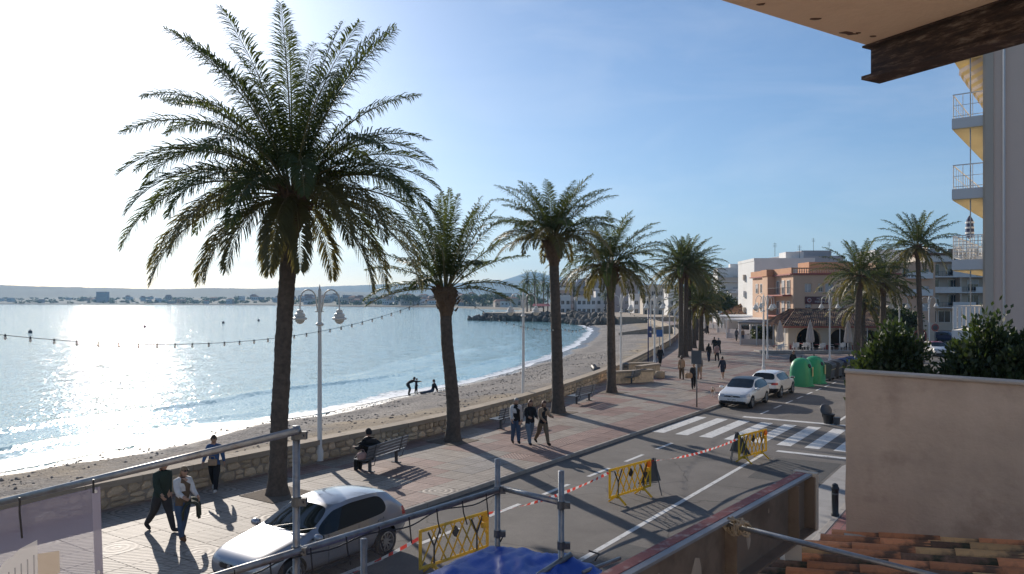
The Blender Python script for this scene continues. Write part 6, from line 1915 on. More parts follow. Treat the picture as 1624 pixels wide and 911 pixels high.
for j in range(7): window(ab, 1.4 + j * 2.5, 1.94, 2.6, 2.2, 2.2, sill=False)
# --- brown block left of it, partly behind palms
block('apartment_block', 'brown plastered block with orange frames behind the right hand palms', X(1437, 128), 128, R(-4), 9.5, 10, 11.6, M['stucco_salmon'], 4, 3, 1.6, 2.9, balc=(2, 0.9, 4.0, 2.0))
block('building', 'white flat roofed building peeking over the brown block', X(1432, 165), 165, 0, 12, 9, 16.2, M['stucco_white'], 5, 3, 1.6, 3.0)

# --- restaurant with arches and tiled roof
ry = 86.0
rs = empty('restaurant', (X(1250, ry), ry, 0), R(0), 'low cream restaurant with arches and a tiled hip roof', 'building')
wd = X(1420, ry) - X(1250, ry)
def arch_wall(w, h, arches, th, n=10):
    """wall outline in the XZ plane with arched openings that reach the floor"""
    out = [(0, 0)]
    for (c, r, hs) in arches:
        out += [(c - r, 0), (c - r, hs)]
        for k in range(1, n): 
            a = math.pi * (1 - k / n); out.append((c + r * math.cos(a), hs + r * math.sin(a)))
        out += [(c + r, hs), (c + r, 0)]
    out += [(w, 0), (w, h), (0, h)]
    mb = MB()
    poly = [Vector((x, z, 0)) for x, z in out]
    tri = geometry.tessellate_polygon([poly])
    nn = len(out)
    vs = [(x, 0, z) for x, z in out] + [(x, th, z) for x, z in out]
    fs = [tuple(t_) for t_ in tri] + [tuple(i + nn for i in t_) for t_ in tri] + [(i, (i + 1) % nn, nn + (i + 1) % nn, nn + i) for i in range(nn)]
    mb.add(vs, fs)
    return mb
arches = [(2.3, 1.35, 1.15), (5.9, 1.2, 1.15), (9.3, 1.15, 1.1)]
arch_wall(wd, 2.95, arches, 0.3).build('front_wall', M['stucco_cream'], rs)
for (c, r, hs) in arches:
    am = MB(); path = [(c - r - 0.06, -0.03, 0)] + [(c + (r + 0.06) * math.cos(math.pi * (1 - k / 12)), -0.03, hs + (r + 0.06) * math.sin(math.pi * (1 - k / 12))) for k in range(13)] + [(c + r + 0.06, -0.03, 0)]
    am.tube(path, 0.07, 5); am.build('arch_trim', M['wall_stone'], rs)
MB().box((wd / 2, 4.2, 1.4), (wd - 0.2, 0.2, 2.8)).build('back_wall', M['dark_void'], rs)  # the dimness inside the arches is put into its near-black colour
MB().box((wd / 2, 0.15, 0.25), (wd, 0.34, 0.5)).build('plinth', M['red_trim'], rs) if False else None
for (a, b_) in ((0.15, 0.9), (3.8, 4.55), (7.25, 8.0)): MB().box(((a + b_) / 2, -0.01, 0.28), (b_ - a, 0.05, 0.56)).build('plinth', M['red_trim'], rs)
for sd in (0.15, wd - 0.15): MB().box((sd, 2.4, 1.4), (0.25, 4.2, 2.8)).build('side_wall', M['stucco_cream'], rs)
# corrugated tile roof: front slope and left hip
def tiled_slope(p00, p10, p01, p11, n, amp, name, parent, rows=7):
    """covers and channels run from the eave (p00-p10) up to the ridge (p01-p11)"""
    P = [Vector(p) for p in (p00, p10, p01, p11)]
    nrm = (P[1] - P[0]).cross(P[2] - P[0]).normalized()
    mb = MB(); vs, fs = [], []
    k = n * 4
    for i in range(k + 1):
        u = i / k
        a = amp * abs(math.sin(u * n * math.pi))
        for r in range(rows + 1):
            v = r / rows
            q = P[0].lerp(P[1], u).lerp(P[2].lerp(P[3], u), v) + nrm * (a + (0.03 if r % 2 else 0))
            vs.append(q)
    for i in range(k):
        for r in range(rows): fs.append((i * (rows + 1) + r, (i + 1) * (rows + 1) + r, (i + 1) * (rows + 1) + r + 1, i * (rows + 1) + r + 1))
    mb.add(vs, fs)
    return mb.build(name, M['tile_strip'], parent)
m, N, L, b = node_mat('tile_strip')
co = obj_co(N)
vv = N.new('ShaderNodeTexVoronoi'); vv.inputs['Scale'].default_value = 2.6; L.new(co, vv.inputs['Vector'])
L.new(ramp(N, L, vv.outputs['Color'], [(0.15, (0.055, 0.032, 0.022)), (0.45, (0.17, 0.085, 0.05)), (0.7, (0.32, 0.165, 0.08)), (0.9, (0.45, 0.30, 0.16))]), b.inputs['Base Color']); b.inputs['Roughness'].default_value = 0.85
M['tile_strip'] = m
tiled_slope((-0.9, -0.75, 2.72), (wd + 0.4, -0.75, 2.72), (2.4, 4.4, 4.55), (wd + 0.4, 4.4, 4.55), 52, 0.09, 'roof', rs)
tiled_slope((-1.0, 6.0, 2.74), (-1.0, -0.70, 2.74), (2.4, 6.0, 4.55), (2.4, 4.35, 4.53), 24, 0.09, 'roof_hip', rs)
MB().box((wd / 2 - 0.2, -0.72, 2.62), (wd + 1.2, 0.08, 0.16)).build('eave_board', M['red_trim'], rs)
MB().box((wd / 2 + 1.2, 4.5, 4.62), (wd - 2.4, 0.3, 0.18)).build('ridge', M['roof_tile'], rs)
for j in range(5): MB().tube([(-0.6 + j * 3.1, -0.62, 0), (-0.6 + j * 3.1, -0.62, 2.6)], 0.05, 6).build('porch_post', M['white_paint'], rs)
# white gabled annex with arched windows, to its right
gy = 88.0
gx = empty('annex', (X(1408, gy), gy, 0), 0, 'plain cream annex with sloping roof line and arched windows', 'building')
an = MB(); wa = X(1482, gy) - X(1408, gy)
an.add([(0, 0, 0), (wa, 0, 0), (wa, 0, 2.9), (0.3, 0, 5.05), (0, 0, 5.0), (0, 8, 0), (wa, 8, 0), (wa, 8, 2.9), (0.3, 8, 5.05), (0, 8, 5.0)],
       [(0, 1, 2, 3, 4), (9, 8, 7, 6, 5), (0, 5, 6, 1), (1, 6, 7, 2), (2, 7, 8, 3), (3, 8, 9, 4), (4, 9, 5, 0)])
an.build('wall', M['stucco_cream'], gx)
for c in (1.35, 3.75):
    w_ = MB(); out = [(c - 0.65, 0.75), (c + 0.65, 0.75), (c + 0.65, 1.6)] + [(c + 0.65 * math.cos(a), 1.6 + 0.65 * math.sin(a)) for a in np.linspace(0.2, math.pi - 0.2, 8)] + [(c - 0.65, 1.6)]
    w_.add([(x, -0.02, z) for x, z in out], [tuple(range(len(out)))]); wo = w_.build('arched_window', M['glass_dark'], gx)
    tr_ = MB(); tr_.tube([(x, -0.05, z) for x, z in out] + [(out[0][0], -0.05, out[0][1])], 0.10, 5); tr_.build('window_surround', M['red_trim'], wo)
    MB().box((c, -0.04, 1.4), (0.06, 0.04, 1.5)).build('mullion', M['white_paint'], wo)
MB().box((wa / 2, -0.03, 0.3), (wa, 0.06, 0.6)).build('plinth', M['red_trim'], gx)
# no-entry style round sign by the annex
ts = empty('traffic_sign', (X(1483, 84), 84, 0), 0, 'small round red traffic sign at the annex corner', 'sign')
MB().tube([(0, 0, 0), (0, 0, 3.0)], 0.04, 6).build('pole', M['steel'], ts)
MB().tube([(0, -0.03, 2.6), (0, 0.0, 2.6)], 0.42, 18).build('disc', M['red_trim'], ts)
MB().tube([(0, -0.05, 2.6), (0, -0.035, 2.6)], 0.27, 18).build('disc_centre', M['grey_plastic'], ts)
# terrace edge, closed parasols, tables and chairs
te = MB(); te.box((X(1290, 82), 82.2, 0.06), (11.5, 4.2, 0.12)); te.box((X(1290, 80.2), 80.0, 0.16), (11.5, 0.3, 0.32))
tag(te.build('terrace', M['concrete']), kind='structure')
def parasol(label, p, h=3.3):
    t = empty('parasol', p, 0, label, 'parasol', 'closed cafe parasols')
    mb = MB(); vs, fs = [], []
    prof = [(0.05, 0.95), (0.33, 1.05), (0.36, 1.35), (0.30, 1.9), (0.24, 2.5), (0.12, 3.1), (0.03, 3.3)]
    for (r, z_) in prof:
        for j in range(16):
            a = 2 * math.pi * j / 16; q = r * (1 + (0.22 if j % 2 else -0.12))
            vs.append((q * math.cos(a), q * math.sin(a), z_))
    for i in range(len(prof) - 1):
        for j in range(16): fs.append((i * 16 + j, i * 16 + (j + 1) % 16, (i + 1) * 16 + (j + 1) % 16, (i + 1) * 16 + j))
    mb.add(vs, fs); mb.build('canopy', M['canvas'], t)
    MB().tube([(0, 0, 0), (0, 0, 3.4)], 0.03, 6).build('pole', M['white_paint'], t)
    MB().box((0, 0, 0.05), (0.6, 0.6, 0.1)).build('base', M['concrete'], t)
parasol('closed beige parasol before the first restaurant arch', (X(1285, 81), 81, 0.12), 3.3)
parasol('closed beige parasol before the second restaurant arch', (X(1345, 80.5), 80.5, 0.12), 3.3)
parasol('closed beige parasol at the left end of the restaurant terrace', (X(1237, 84), 84, 0.0), 3.3)
M['chair_white'] = mat('chair_white', (0.62, 0.61, 0.6), 0.5, 0.06, 5)
def cafe_chair():
    t = empty('cafe_chair', (0, 0, 0), 0, '', 'chair', 'cafe terrace chairs')
    MB().box((0, 0, 0.45), (0.44, 0.44, 0.04)).build('seat', M['chair_white'], t)
    MB().box((0, 0.21, 0.70), (0.44, 0.04, 0.40)).build('backrest', M['chair_white'], t)
    for sx in (-1, 1):
        for sy_ in (-1, 1): MB().tube([(sx * 0.2, sy_ * 0.2, 0), (sx * 0.19, sy_ * 0.19, 0.44)], 0.02, 5).build('leg', M['chair_white'], t)
        MB().bar((sx * 0.21, -0.18, 0.66), (sx * 0.21, 0.2, 0.68), 0.04, 0.025).build('armrest', M['chair_white'], t)
    return t
def cafe_table(p, nth):
    t = empty('cafe_table', p, 0, '%s cafe table from the left on the restaurant terrace' % nth, 'table', 'cafe terrace tables')
    MB().lathe([(0.38, 0.72), (0.4, 0.73), (0.4, 0.75), (0.38, 0.76)], n=14).build('tabletop', M['red_trim'], t)
    MB().tube([(0, 0, 0.02), (0, 0, 0.72)], 0.03, 6).build('leg', M['dark_steel'], t)
    MB().lathe([(0.25, 0), (0.22, 0.03), (0.04, 0.05)], n=10).build('foot', M['dark_steel'], t)
cproto = None; rg = random.Random(21)
for k, px in enumerate((1232, 1256, 1272, 1298, 1330, 1358, 1384)):
    y = 81.5 + (k % 3) * 0.9
    nth = ('first', 'second', 'third', 'fourth', 'fifth', 'sixth', 'seventh')[k]
    cafe_table((X(px, y), y, 0.12 if px > 1240 else 0), nth)
    for q, a in enumerate((30, 150, 270)):
        o = cafe_chair() if cproto is None else copy_tree(cproto)
        if cproto is None: cproto = o
        o['label'] = ('right hand', 'left hand', 'front')[q] + ' white chair at the %s cafe table from the left' % nth
        o.location = (X(px, y) + 0.68 * math.cos(R(a)), y + 0.68 * math.sin(R(a)), 0.12 if px > 1240 else 0); o.rotation_euler = (0, 0, R(a - 90))
# --- salmon hotel
hy = 100.0
hx0, hx1 = X(1258, hy), X(1425, hy)
ht = empty('hotel', (hx0, hy, 0), R(0), 'salmon coloured three storey hotel with orange parapet and dark red sign', 'building')
hw = hx1 - hx0
fr_ = wall_with_openings(0, hw, 0, 9.0, 0.3, [(Z(496, hy), Z(482, hy), [(X(1277, hy) - hx0, X(1287, hy) - hx0), (X(1330, hy) - hx0, X(1340, hy) - hx0), (X(1375, hy) - hx0, X(1385, hy) - hx0)]),
      (Z(463.5, hy), Z(450, hy), [(X(1276.5, hy) - hx0, X(1287, hy) - hx0), (X(1298, hy) - hx0, X(1305.5, hy) - hx0), (X(1309, hy) - hx0, X(1322, hy) - hx0), (X(1350, hy) - hx0, X(1360, hy) - hx0), (X(1385, hy) - hx0, X(1395, hy) - hx0)])])
fr_.box((hw / 2, 8.6, 4.5), (hw, 16.6, 8.98))
fr_.build('wall', M['stucco_salmon'], ht)
for (a, b_, za, zb, sh) in ((1277, 1287, 496, 482, 0.4), (1330, 1340, 496, 482, 0.3), (1375, 1385, 496, 482, 0.3), (1276.5, 1287, 463.5, 450, 0.95), (1298, 1305.5, 463.5, 450, 0.45), (1309, 1322, 463.5, 450, 0.95), (1350, 1360, 463.5, 450, 0.5), (1385, 1395, 463.5, 450, 0.9)):
    window(ht, (X(a, hy) + X(b_, hy)) / 2 - hx0, 0.2, (Z(za, hy) + Z(zb, hy)) / 2, X(b_, hy) - X(a, hy), Z(zb, hy) - Z(za, hy), shut=sh)
MB().box((hw / 2, 0.1, 9.12), (hw + 0.5, 0.6, 0.22)).build('cornice', M['red_trim'], ht)
for k in range(44): MB().lathe([(0.05, 0), (0.07, 0.1), (0.10, 0.28), (0.05, 0.42), (0.07, 0.55)], n=6).build('baluster', M['stucco_salmon'], ht, loc=(0.3 + k * (hw - 0.6) / 43, 0.2, 9.24))
MB().box((hw / 2, 0.2, 9.88), (hw + 0.2, 0.26, 0.16)).build('balustrade_rail', M['stucco_orange'], ht)
MB().box((-0.06, 8.6, 9.55), (0.32, 17, 0.85)).build('side_parapet', M['stucco_orange'], ht)
MB().box((-0.14, 8.6, 9.10), (0.5, 17.2, 0.16)).build('side_cornice', M['red_trim'], ht)
for f, zc in enumerate((4.6, 7.4)):
    for j, yy in enumerate((1.6, 3.6, 5.6, 10.5, 12.6, 14.7)):
        window(ht, -0.04, yy, zc, 1.0, 1.9 if yy < 8 else 1.4, -R(90), shut=0.5 if j % 2 else 0, sill=False)
    bs = MB().box((-0.62, 3.6, zc - 1.1), (1.2, 6.0, 0.18)).build('balcony_slab', M['red_trim'], ht)
    MB().tube([(-0.05, 0.7, zc - 0.1), (-1.15, 0.7, zc - 0.1), (-1.15, 6.5, zc - 0.1)], 0.025, 5).build('handrail', M['dark_steel'], bs)
    for j in range(24): MB().tube([(-1.15, 0.8 + j * 0.24, zc - 1.0), (-1.15, 0.8 + j * 0.24, zc - 0.1)], 0.012, 4).build('baluster', M['dark_steel'], bs)
MB().box((-0.55, 8.0, 4.6), (1.05, 2.2, 9.2)).build('bay', M['stucco_salmon'], ht)
MB().box((-0.6, 8.0, 9.5), (1.3, 2.5, 0.9)).build('bay_parapet', M['stucco_orange'], ht)
MB().box((hw * 0.45, 5, 9.9), (6, 4, 1.9)).build('roof_hut', M['stucco_orange'], ht)
sx0, sx1 = X(1276.5, hy) - hx0, X(1318, hy) - hx0
sg = MB().box(((sx0 + sx1) / 2, -0.06, Z(476.5, hy)), (sx1 - sx0, 0.08, 0.98)).build('sign', mat('sign_red', (0.10, 0.018, 0.022), 0.5, 0.08, 3), ht)
def lettering(parent, txt, size, loc, rot, m_, ext=0.01):
    cu = bpy.data.curves.new('txt', 'FONT'); cu.body = txt; cu.size = size; cu.align_x = 'CENTER'; cu.align_y = 'CENTER'; cu.extrude = ext
    cu.materials.append(m_)
    tmp = bpy.data.objects.new('lettering', cu); COL.objects.link(tmp); me = eval_mesh(tmp); bpy.data.objects.remove(tmp)
    return put('lettering', me, parent, loc, rot)
M['letter_pale'] = mat('letter_pale', (0.55, 0.48, 0.46), 0.6, 0.05, 5)
lettering(sg, 'HOTEL', 0.42, ((sx0 + sx1) / 2 + 0.45, -0.115, Z(474, hy)), (R(90), 0, 0), M['letter_pale'])
lettering(sg, 'MIRAMAR', 0.42, ((sx0 + sx1) / 2 + 0.45, -0.115, Z(479, hy)), (R(90), 0, 0), M['letter_pale'])
MB().tube([(sx0 + 0.55, -0.11, Z(476.5, hy)), (sx0 + 0.55, -0.10, Z(476.5, hy))], 0.28, 14).build('emblem', M['letter_pale'], sg)
MB().tube([(sx0 + 0.55, -0.125, Z(476.5, hy)), (sx0 + 0.55, -0.112, Z(476.5, hy))], 0.2, 14).build('emblem_centre', M['red_trim'], sg)

# --- white buildings behind and left of the hotel
block('apartment_block', 'plain white gable and terrace block just behind the salmon hotel', X(1244, 128), 128, R(-4), 10.0, 12, 12.3, M['stucco_white'], 4, 2, 1.6, 2.9, roof_box=[(2, 3, 3, 4, 1.6)])
block('apartment_block', 'narrow white block with rounded balconies left of the hotel', X(1205, 135), 135, R(-10), 5.0, 10, 11.8, M['stucco_white'], 4, 2, 1.4, 2.9, balc=(1, 1.2, 3.2, -1.4), side_cols=2)
block('apartment_block', 'white apartment block with wide curved balconies beyond the pergolas', X(1166, 190), 190, R(-10), 8.6, 12, 13.4, M['stucco_white'], 4, 3, 2.6, 2.9, balc=(1, 1.6, 8.8, 0), roof_box=[(1, 4, 4, 4, 1.5)])
block('apartment_block', 'cream end wall of a block at the left of the white apartments', X(1150, 205), 205, R(-4), 2.5, 10, 13.5, M['stucco_cream'], 0, 0)
block('apartment_block', 'large pale block high behind the hotel roof', X(1290, 150), 150, 0, 12, 10, 14.0, M['stucco_grey'], 4, 4, 1.6, 3.0, roof_box=[(1, 3, 6, 4, 1.6)])
block('house', 'white walled garden house below the white apartment blocks', X(1185, 150), 150, R(-6), 9, 6, 3.0, M['stucco_white'], 1, 4, 1.5, 3)
for k, (px, y, z0_, h_) in enumerate(((1315, 150, 14, 3.2), (1229, 128, 13.6, 1.8), (1268, 128, 12.6, 2.4), (1290, 150, 15.8, 2.2))):
    t = empty('antenna', (X(px, y), y, z0_), 0, ('tallest thin antenna mast above the block right of the hotel roof', 'thin antenna mast at the left end of the white gable roof', 'thin antenna mast at the right end of the white gable roof', 'thin antenna mast on the pale block high behind the hotel')[k], 'antenna', 'rooftop antennas')
    MB().tube([(0, 0, -0.5), (0, 0, h_)], 0.04, 5).build('mast', M['dark_steel'], t)
    for j in range(3): MB().tube([(-0.35, 0, h_ - 0.2 - j * 0.25), (0.35, 0, h_ - 0.2 - j * 0.25)], 0.02, 4).build('element', M['dark_steel'], t)

# --- white pergolas of the cafes along the plaza
def pergola(label, p, rz, w, d, h, roofm, n=4):
    t = empty('pergola', p, rz, label, 'pergola', 'white cafe pergolas')
    for i in range(n):
        for j in range(2):
            MB().box((-w / 2 + w * i / (n - 1), j * d, h / 2), (0.16, 0.16, h)).build('post', M['white_paint'], t)
    MB().box((0, 0, h + 0.12), (w + 0.4, 0.2, 0.24)).build('front_beam', M['white_paint'], t)
    MB().box((0, d, h + 0.12), (w + 0.4, 0.2, 0.24)).build('rear_beam', M['white_paint'], t)
    MB().box((0, d / 2, h + 0.32), (w + 0.6, d + 0.6, 0.12), rot=Matrix.Rotation(R(2), 3, 'X')).build('roof', roofm, t)
    for i in range(n - 1):
        MB().box((-w / 2 + w * (i + 0.5) / (n - 1), d, h * 0.45), (w / (n - 1) - 0.2, 0.03, h * 0.8)).build('glass_panel', M['glass_dark'], t)
        MB().box((-w / 2 + w * (i + 0.5) / (n - 1), 0.0, 0.42), (w / (n - 1) - 0.2, 0.04, 0.75)).build('screen_panel', M['canvas'], t)
    return t
pergola('farthest white cafe pergola at the end of the plaza', (X(1137, 150), 150, 0), R(-72), 9, 5, 2.7, M['white_paint'])
pergola('second white cafe pergola, before the garden house', (X(1163, 128), 128, 0), R(-70), 9, 5, 2.7, M['white_paint'])
pergola('third cafe pergola with white awning roof', (X(1186, 108), 108, 0), R(-66), 9, 5, 2.6, M['white_paint'])
pergola('nearest cafe pergola with dark awning beside the arched restaurant', (X(1222, 92), 94, 0), R(-30), 6, 6, 2.6, M['grey_plastic'])
hr = empty('tiled_pavilion', (X(1190, 138), 136, 0), R(-20), 'low brown tiled pavilion roof behind the white pergolas', 'building')
tiled_slope((-6, -3, 3.1), (6, -3, 3.1), (-2, 2, 5.2), (2, 2, 5.2), 30, 0.1, 'roof', hr)
MB().box((0, 1, 1.5), (10, 5, 3.0)).build('wall', M['stucco_white'], hr)

# ================================================================== SHRUBS AND TREES
def leafy(name, label, p, blobs, n, leaf, m_, cat='tree', trunk=None, seed=0, group=None, up=0.5, spread=0.5):
    """crown of small leaf blades scattered in uneven clumps; blobs: (x, y, z, rx, ry, rz)"""
    t = empty(name, p, 0, label, cat, group)
    rg = np.random.default_rng(seed)
    B = np.array(blobs, float)
    vol = B[:, 3] * B[:, 4] * B[:, 5]
    # clumps inside the blobs, leaves inside the clumps
    nc = max(30, n // 26)
    bi = rg.choice(len(B), nc, p=vol / vol.sum())
    d = rg.normal(size=(nc, 3)); d /= np.linalg.norm(d, axis=1)[:, None]
    C = B[bi, :3] + d * (rg.random((nc, 1)) ** 0.45) * B[bi, 3:6]
    ci = rg.integers(0, nc, n)
    cr = rg.uniform(0.6, 1.3, nc)
    q = rg.normal(size=(n, 3)); q /= np.linalg.norm(q, axis=1)[:, None]
    P = C[ci] + q * (rg.random((n, 1)) ** 0.5) * (spread * cr[ci])[:, None]
    a = q + np.array([0, 0, up]) + rg.normal(size=(n, 3)) * 0.5
    a /= np.linalg.norm(a, axis=1)[:, None]
    s_ = np.cross(a, rg.normal(size=(n, 3))); s_ /= np.linalg.norm(s_, axis=1)[:, None]
    ln = leaf * rg.uniform(0.6, 1.4, (n, 1)); w = ln * 0.28
    V = np.stack([P, P + a * ln * 0.5 + s_ * w, P + a * ln, P + a * ln * 0.5 - s_ * w], 1).reshape(-1, 3)
    F = np.arange(n * 4).reshape(-1, 4)
    me = bpy.data.meshes.new('crown'); me.from_pydata(V.tolist(), [], F.tolist()); me.materials.append(m_)
    put('crown', me, t)
    if trunk:
        mb = MB(); h = trunk[0]
        mb.tube([(0, 0, 0), (0.05, 0.03, h * 0.35), (-0.04, 0.05, h * 0.7), (0, 0, h)], [trunk[1], trunk[1] * 0.8, trunk[1] * 0.6, trunk[1] * 0.25], 8)
        for k in range(7):
            a = k * 2.4; z_ = h * (0.35 + 0.08 * k); L_ = trunk[2]
            mb.tube([(0, 0, z_), (L_ * 0.5 * math.cos(a), L_ * 0.5 * math.sin(a), z_ + L_ * 0.35), (L_ * math.cos(a), L_ * math.sin(a), z_ + L_ * 0.75)], [trunk[1] * 0.45, trunk[1] * 0.25, 0.01], 5)
        mb.build('trunk', M['twig'], t, smooth=True)
    return t
def shrub(label, px, y, ztop, wpx, seed, zbot=2.9, m_='leaf_dark', n=17000, leaf=0.10):
    w = wpx / FPX * y
    x = X(px, y)
    H_ = ztop - zbot
    blobs = [(0, 0, zbot + H_ * 0.30, w * 0.44, w * 0.44, H_ * 0.30), (-w * 0.18, 0.1, zbot + H_ * 0.55, w * 0.30, w * 0.3, H_ * 0.25), (w * 0.16, 0, zbot + H_ * 0.62, w * 0.24, w * 0.3, H_ * 0.24), (0.02, 0, zbot + H_ * 0.80, w * 0.15, w * 0.2, H_ * 0.15),
             (w * 0.10, 0, zbot + H_ * 0.9, w * 0.05, w * 0.06, H_ * 0.16), (-w * 0.22, 0, zbot + H_ * 0.78, w * 0.06, w * 0.08, H_ * 0.16), (w * 0.27, 0, zbot + H_ * 0.74, w * 0.06, w * 0.08, H_ * 0.15), (w * 0.30, 0, zbot + H_ * 0.42, w * 0.2, w * 0.25, H_ * 0.2), (-w * 0.32, 0, zbot + H_ * 0.4, w * 0.18, w * 0.25, H_ * 0.2)]
    return leafy('evergreen_shrub', label, (x, y, 0), blobs, n, leaf, M[m_], 'shrub', (ztop - 0.5, 0.09, 0.6), seed, 'evergreens behind the stucco wall', 1.1, 0.24)
shrub('dark evergreen at the left, behind the stucco wall end', 1416, 14.0, Z(508, 14.0), 108, 1)
shrub('broad dark evergreen in the middle behind the stucco wall', 1570, 13.0, Z(497, 13.0), 125, 2, n=22000)
shrub('low dark evergreen filling the gap behind the stucco wall', 1475, 13.5, Z(580, 13.5), 90, 3, n=9000)
shrub('dark evergreen at the right edge behind the stucco wall', 1632, 12.5, Z(530, 12.5), 100, 4)
leafy('street_tree', 'dark round tree beside the far cafe pergola', (X(1140, 158), 158, 0), [(0, 0, 4.2, 3.6, 3, 2.6), (-3.0, 1, 3.4, 2.6, 2.5, 2.2), (2.6, 0, 3.6, 2.4, 2.4, 2.2), (0.6, 0, 5.6, 2.0, 2, 1.6)], 5200, 0.5, M['leaf_dark'], 'tree', (4, 0.25, 2.0), 9, spread=0.8)
leafy('street_tree', 'small leafy tree among the cafe terraces', (X(1207, 100), 100, 0), [(0, 0, 1.1, 1.6, 1.0, 0.9), (1.6, 0.4, 0.9, 1.2, 0.9, 0.7)], 1800, 0.24, M['leaf_mid'], 'tree', (1.2, 0.06, 0.5), 10, spread=0.4)
leafy('street_tree', 'low bushy tree between palm trunks left of the annex', (X(1425, 80), 80, 0), [(0, 0, 3.8, 1.8, 1.4, 1.2), (1.4, 0, 3.3, 1.2, 1.2, 1.0)], 2600, 0.3, M['leaf_dark'], 'tree', (3.2, 0.14, 1.0), 12, spread=0.5)

# ================================================================== FAR SIDE OF THE COVE AND BAY
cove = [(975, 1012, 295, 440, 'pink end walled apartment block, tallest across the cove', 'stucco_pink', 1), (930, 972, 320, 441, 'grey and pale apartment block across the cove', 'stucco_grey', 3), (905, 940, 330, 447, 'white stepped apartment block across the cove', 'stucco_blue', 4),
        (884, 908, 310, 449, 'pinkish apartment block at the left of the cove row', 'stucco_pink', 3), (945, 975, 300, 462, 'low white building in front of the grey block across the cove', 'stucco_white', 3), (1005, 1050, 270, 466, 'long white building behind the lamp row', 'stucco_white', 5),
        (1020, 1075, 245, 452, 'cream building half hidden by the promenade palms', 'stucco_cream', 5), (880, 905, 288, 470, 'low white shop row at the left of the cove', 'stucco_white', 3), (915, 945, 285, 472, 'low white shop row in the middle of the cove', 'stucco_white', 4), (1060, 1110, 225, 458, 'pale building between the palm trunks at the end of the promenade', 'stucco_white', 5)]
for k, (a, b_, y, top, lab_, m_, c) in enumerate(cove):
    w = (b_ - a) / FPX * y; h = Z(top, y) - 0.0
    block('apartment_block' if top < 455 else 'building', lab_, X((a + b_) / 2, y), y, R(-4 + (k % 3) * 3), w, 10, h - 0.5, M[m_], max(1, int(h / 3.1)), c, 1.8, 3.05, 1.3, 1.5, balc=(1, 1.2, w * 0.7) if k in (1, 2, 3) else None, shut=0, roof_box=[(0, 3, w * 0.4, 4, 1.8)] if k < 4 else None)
nm_ = mat('awning_red', (0.45, 0.10, 0.10), 0.7, 0.1, 1)
t = empty('awning', (X(858, 286), 286, 1.2), 0, 'red and white awning on the quay across the cove', 'awning')
MB().add([(-3, 0, 3.2), (3, 0, 3.2), (3.4, -3, 2.3), (-3.4, -3, 2.3)], [(0, 1, 2, 3)]).build('cover', nm_, t)
for sx in (-3, 0, 3): MB().tube([(sx, -2.8, 0), (sx, -2.8, 2.4)], 0.06, 5).build('post', M['white_paint'], t)
# town houses round the bay
rg = random.Random(33)
cols_ = ['stucco_white', 'stucco_white', 'stucco_cream', 'stucco_pink', 'stucco_salmon', 'stucco_grey', 'stucco_white']
M['far_roof'] = mat('far_roof', (0.32, 0.15, 0.09), 0.9, 0.15, 0.2)
hmes = {}
def far_house(px, y, w, d, h, m_, pitched, rz, zb):
    key = (m_, pitched)
    if key not in hmes:
        wl = MB().box((0, 0, 0.5), (1, 1, 1)).mesh(M[m_], name='wall')
        rf = MB()
        if pitched: rf.add([(-0.55, -0.55, 1.0), (0.55, -0.55, 1.0), (0.55, 0.55, 1.0), (-0.55, 0.55, 1.0), (-0.3, 0, 1.4), (0.3, 0, 1.4)], [(0, 1, 5, 4), (1, 2, 5), (2, 3, 4, 5), (3, 0, 4), (0, 3, 2, 1)])
        else: rf.box((0, 0, 1.05), (1.04, 1.04, 0.10))
        rfm = rf.mesh(M['far_roof'] if pitched else M[m_], name='roof')
        wn_ = MB().box((0, 0, 0), (0.14, 0.03, 0.30)).mesh(M['glass_dark'], name='window')
        hmes[key] = (wl, rfm, wn_)
    wl, rfm, wn_ = hmes[key]
    t = empty('house', (X(px, y), y, zb), rz, 'small %s %s house in the far town, %s' % ({'stucco_white': 'white', 'stucco_cream': 'cream', 'stucco_pink': 'pinkish', 'stucco_salmon': 'salmon', 'stucco_grey': 'grey'}[m_], 'pitched roof' if pitched else 'flat roofed', 'left of the tallest palm' if px < 430 else ('between the two nearest palms' if px < 705 else 'right of the second palm')), 'house', 'houses of the far town')
    t.scale = (w, d, h)
    put('wall', wl, t); put('roof', rfm, t)
    for j in (-0.3, 0.0, 0.3): put('window', wn_, t, (j, -0.505, 0.55))
for k in range(125):
    px = rg.choice((rg.uniform(610, 835), rg.uniform(440, 700), rg.uniform(200, 520))) if k > 8 else rg.uniform(0, 240)
    shore_y = float(np.interp(px, [0, 200, 450, 520, 700, 820], [1420, 1360, 1130, 940, 800, 600]))
    q = rg.random()
    y = shore_y + 25 + q * 260
    w, h = rg.uniform(6, 13), rg.uniform(3.5, 7.5)
    far_house(px, y, w, rg.uniform(8, 12), h, rg.choice(cols_), rg.random() < 0.5, rg.uniform(-0.5, 0.5), -0.3 + q * 9)
tb = empty('tower_block', (X(163, 1500), 1500, 0), R(5), 'lone square tower block on the far left shore', 'building')
MB().box((0, 0, 11), (19, 14, 24)).build('wall', M['stucco_grey'], tb)
for f in range(7): MB().box((0, -7.1, 2.5 + f * 3.1), (17, 0.4, 0.9)).build('balcony_band', M['stucco_pink'], tb)
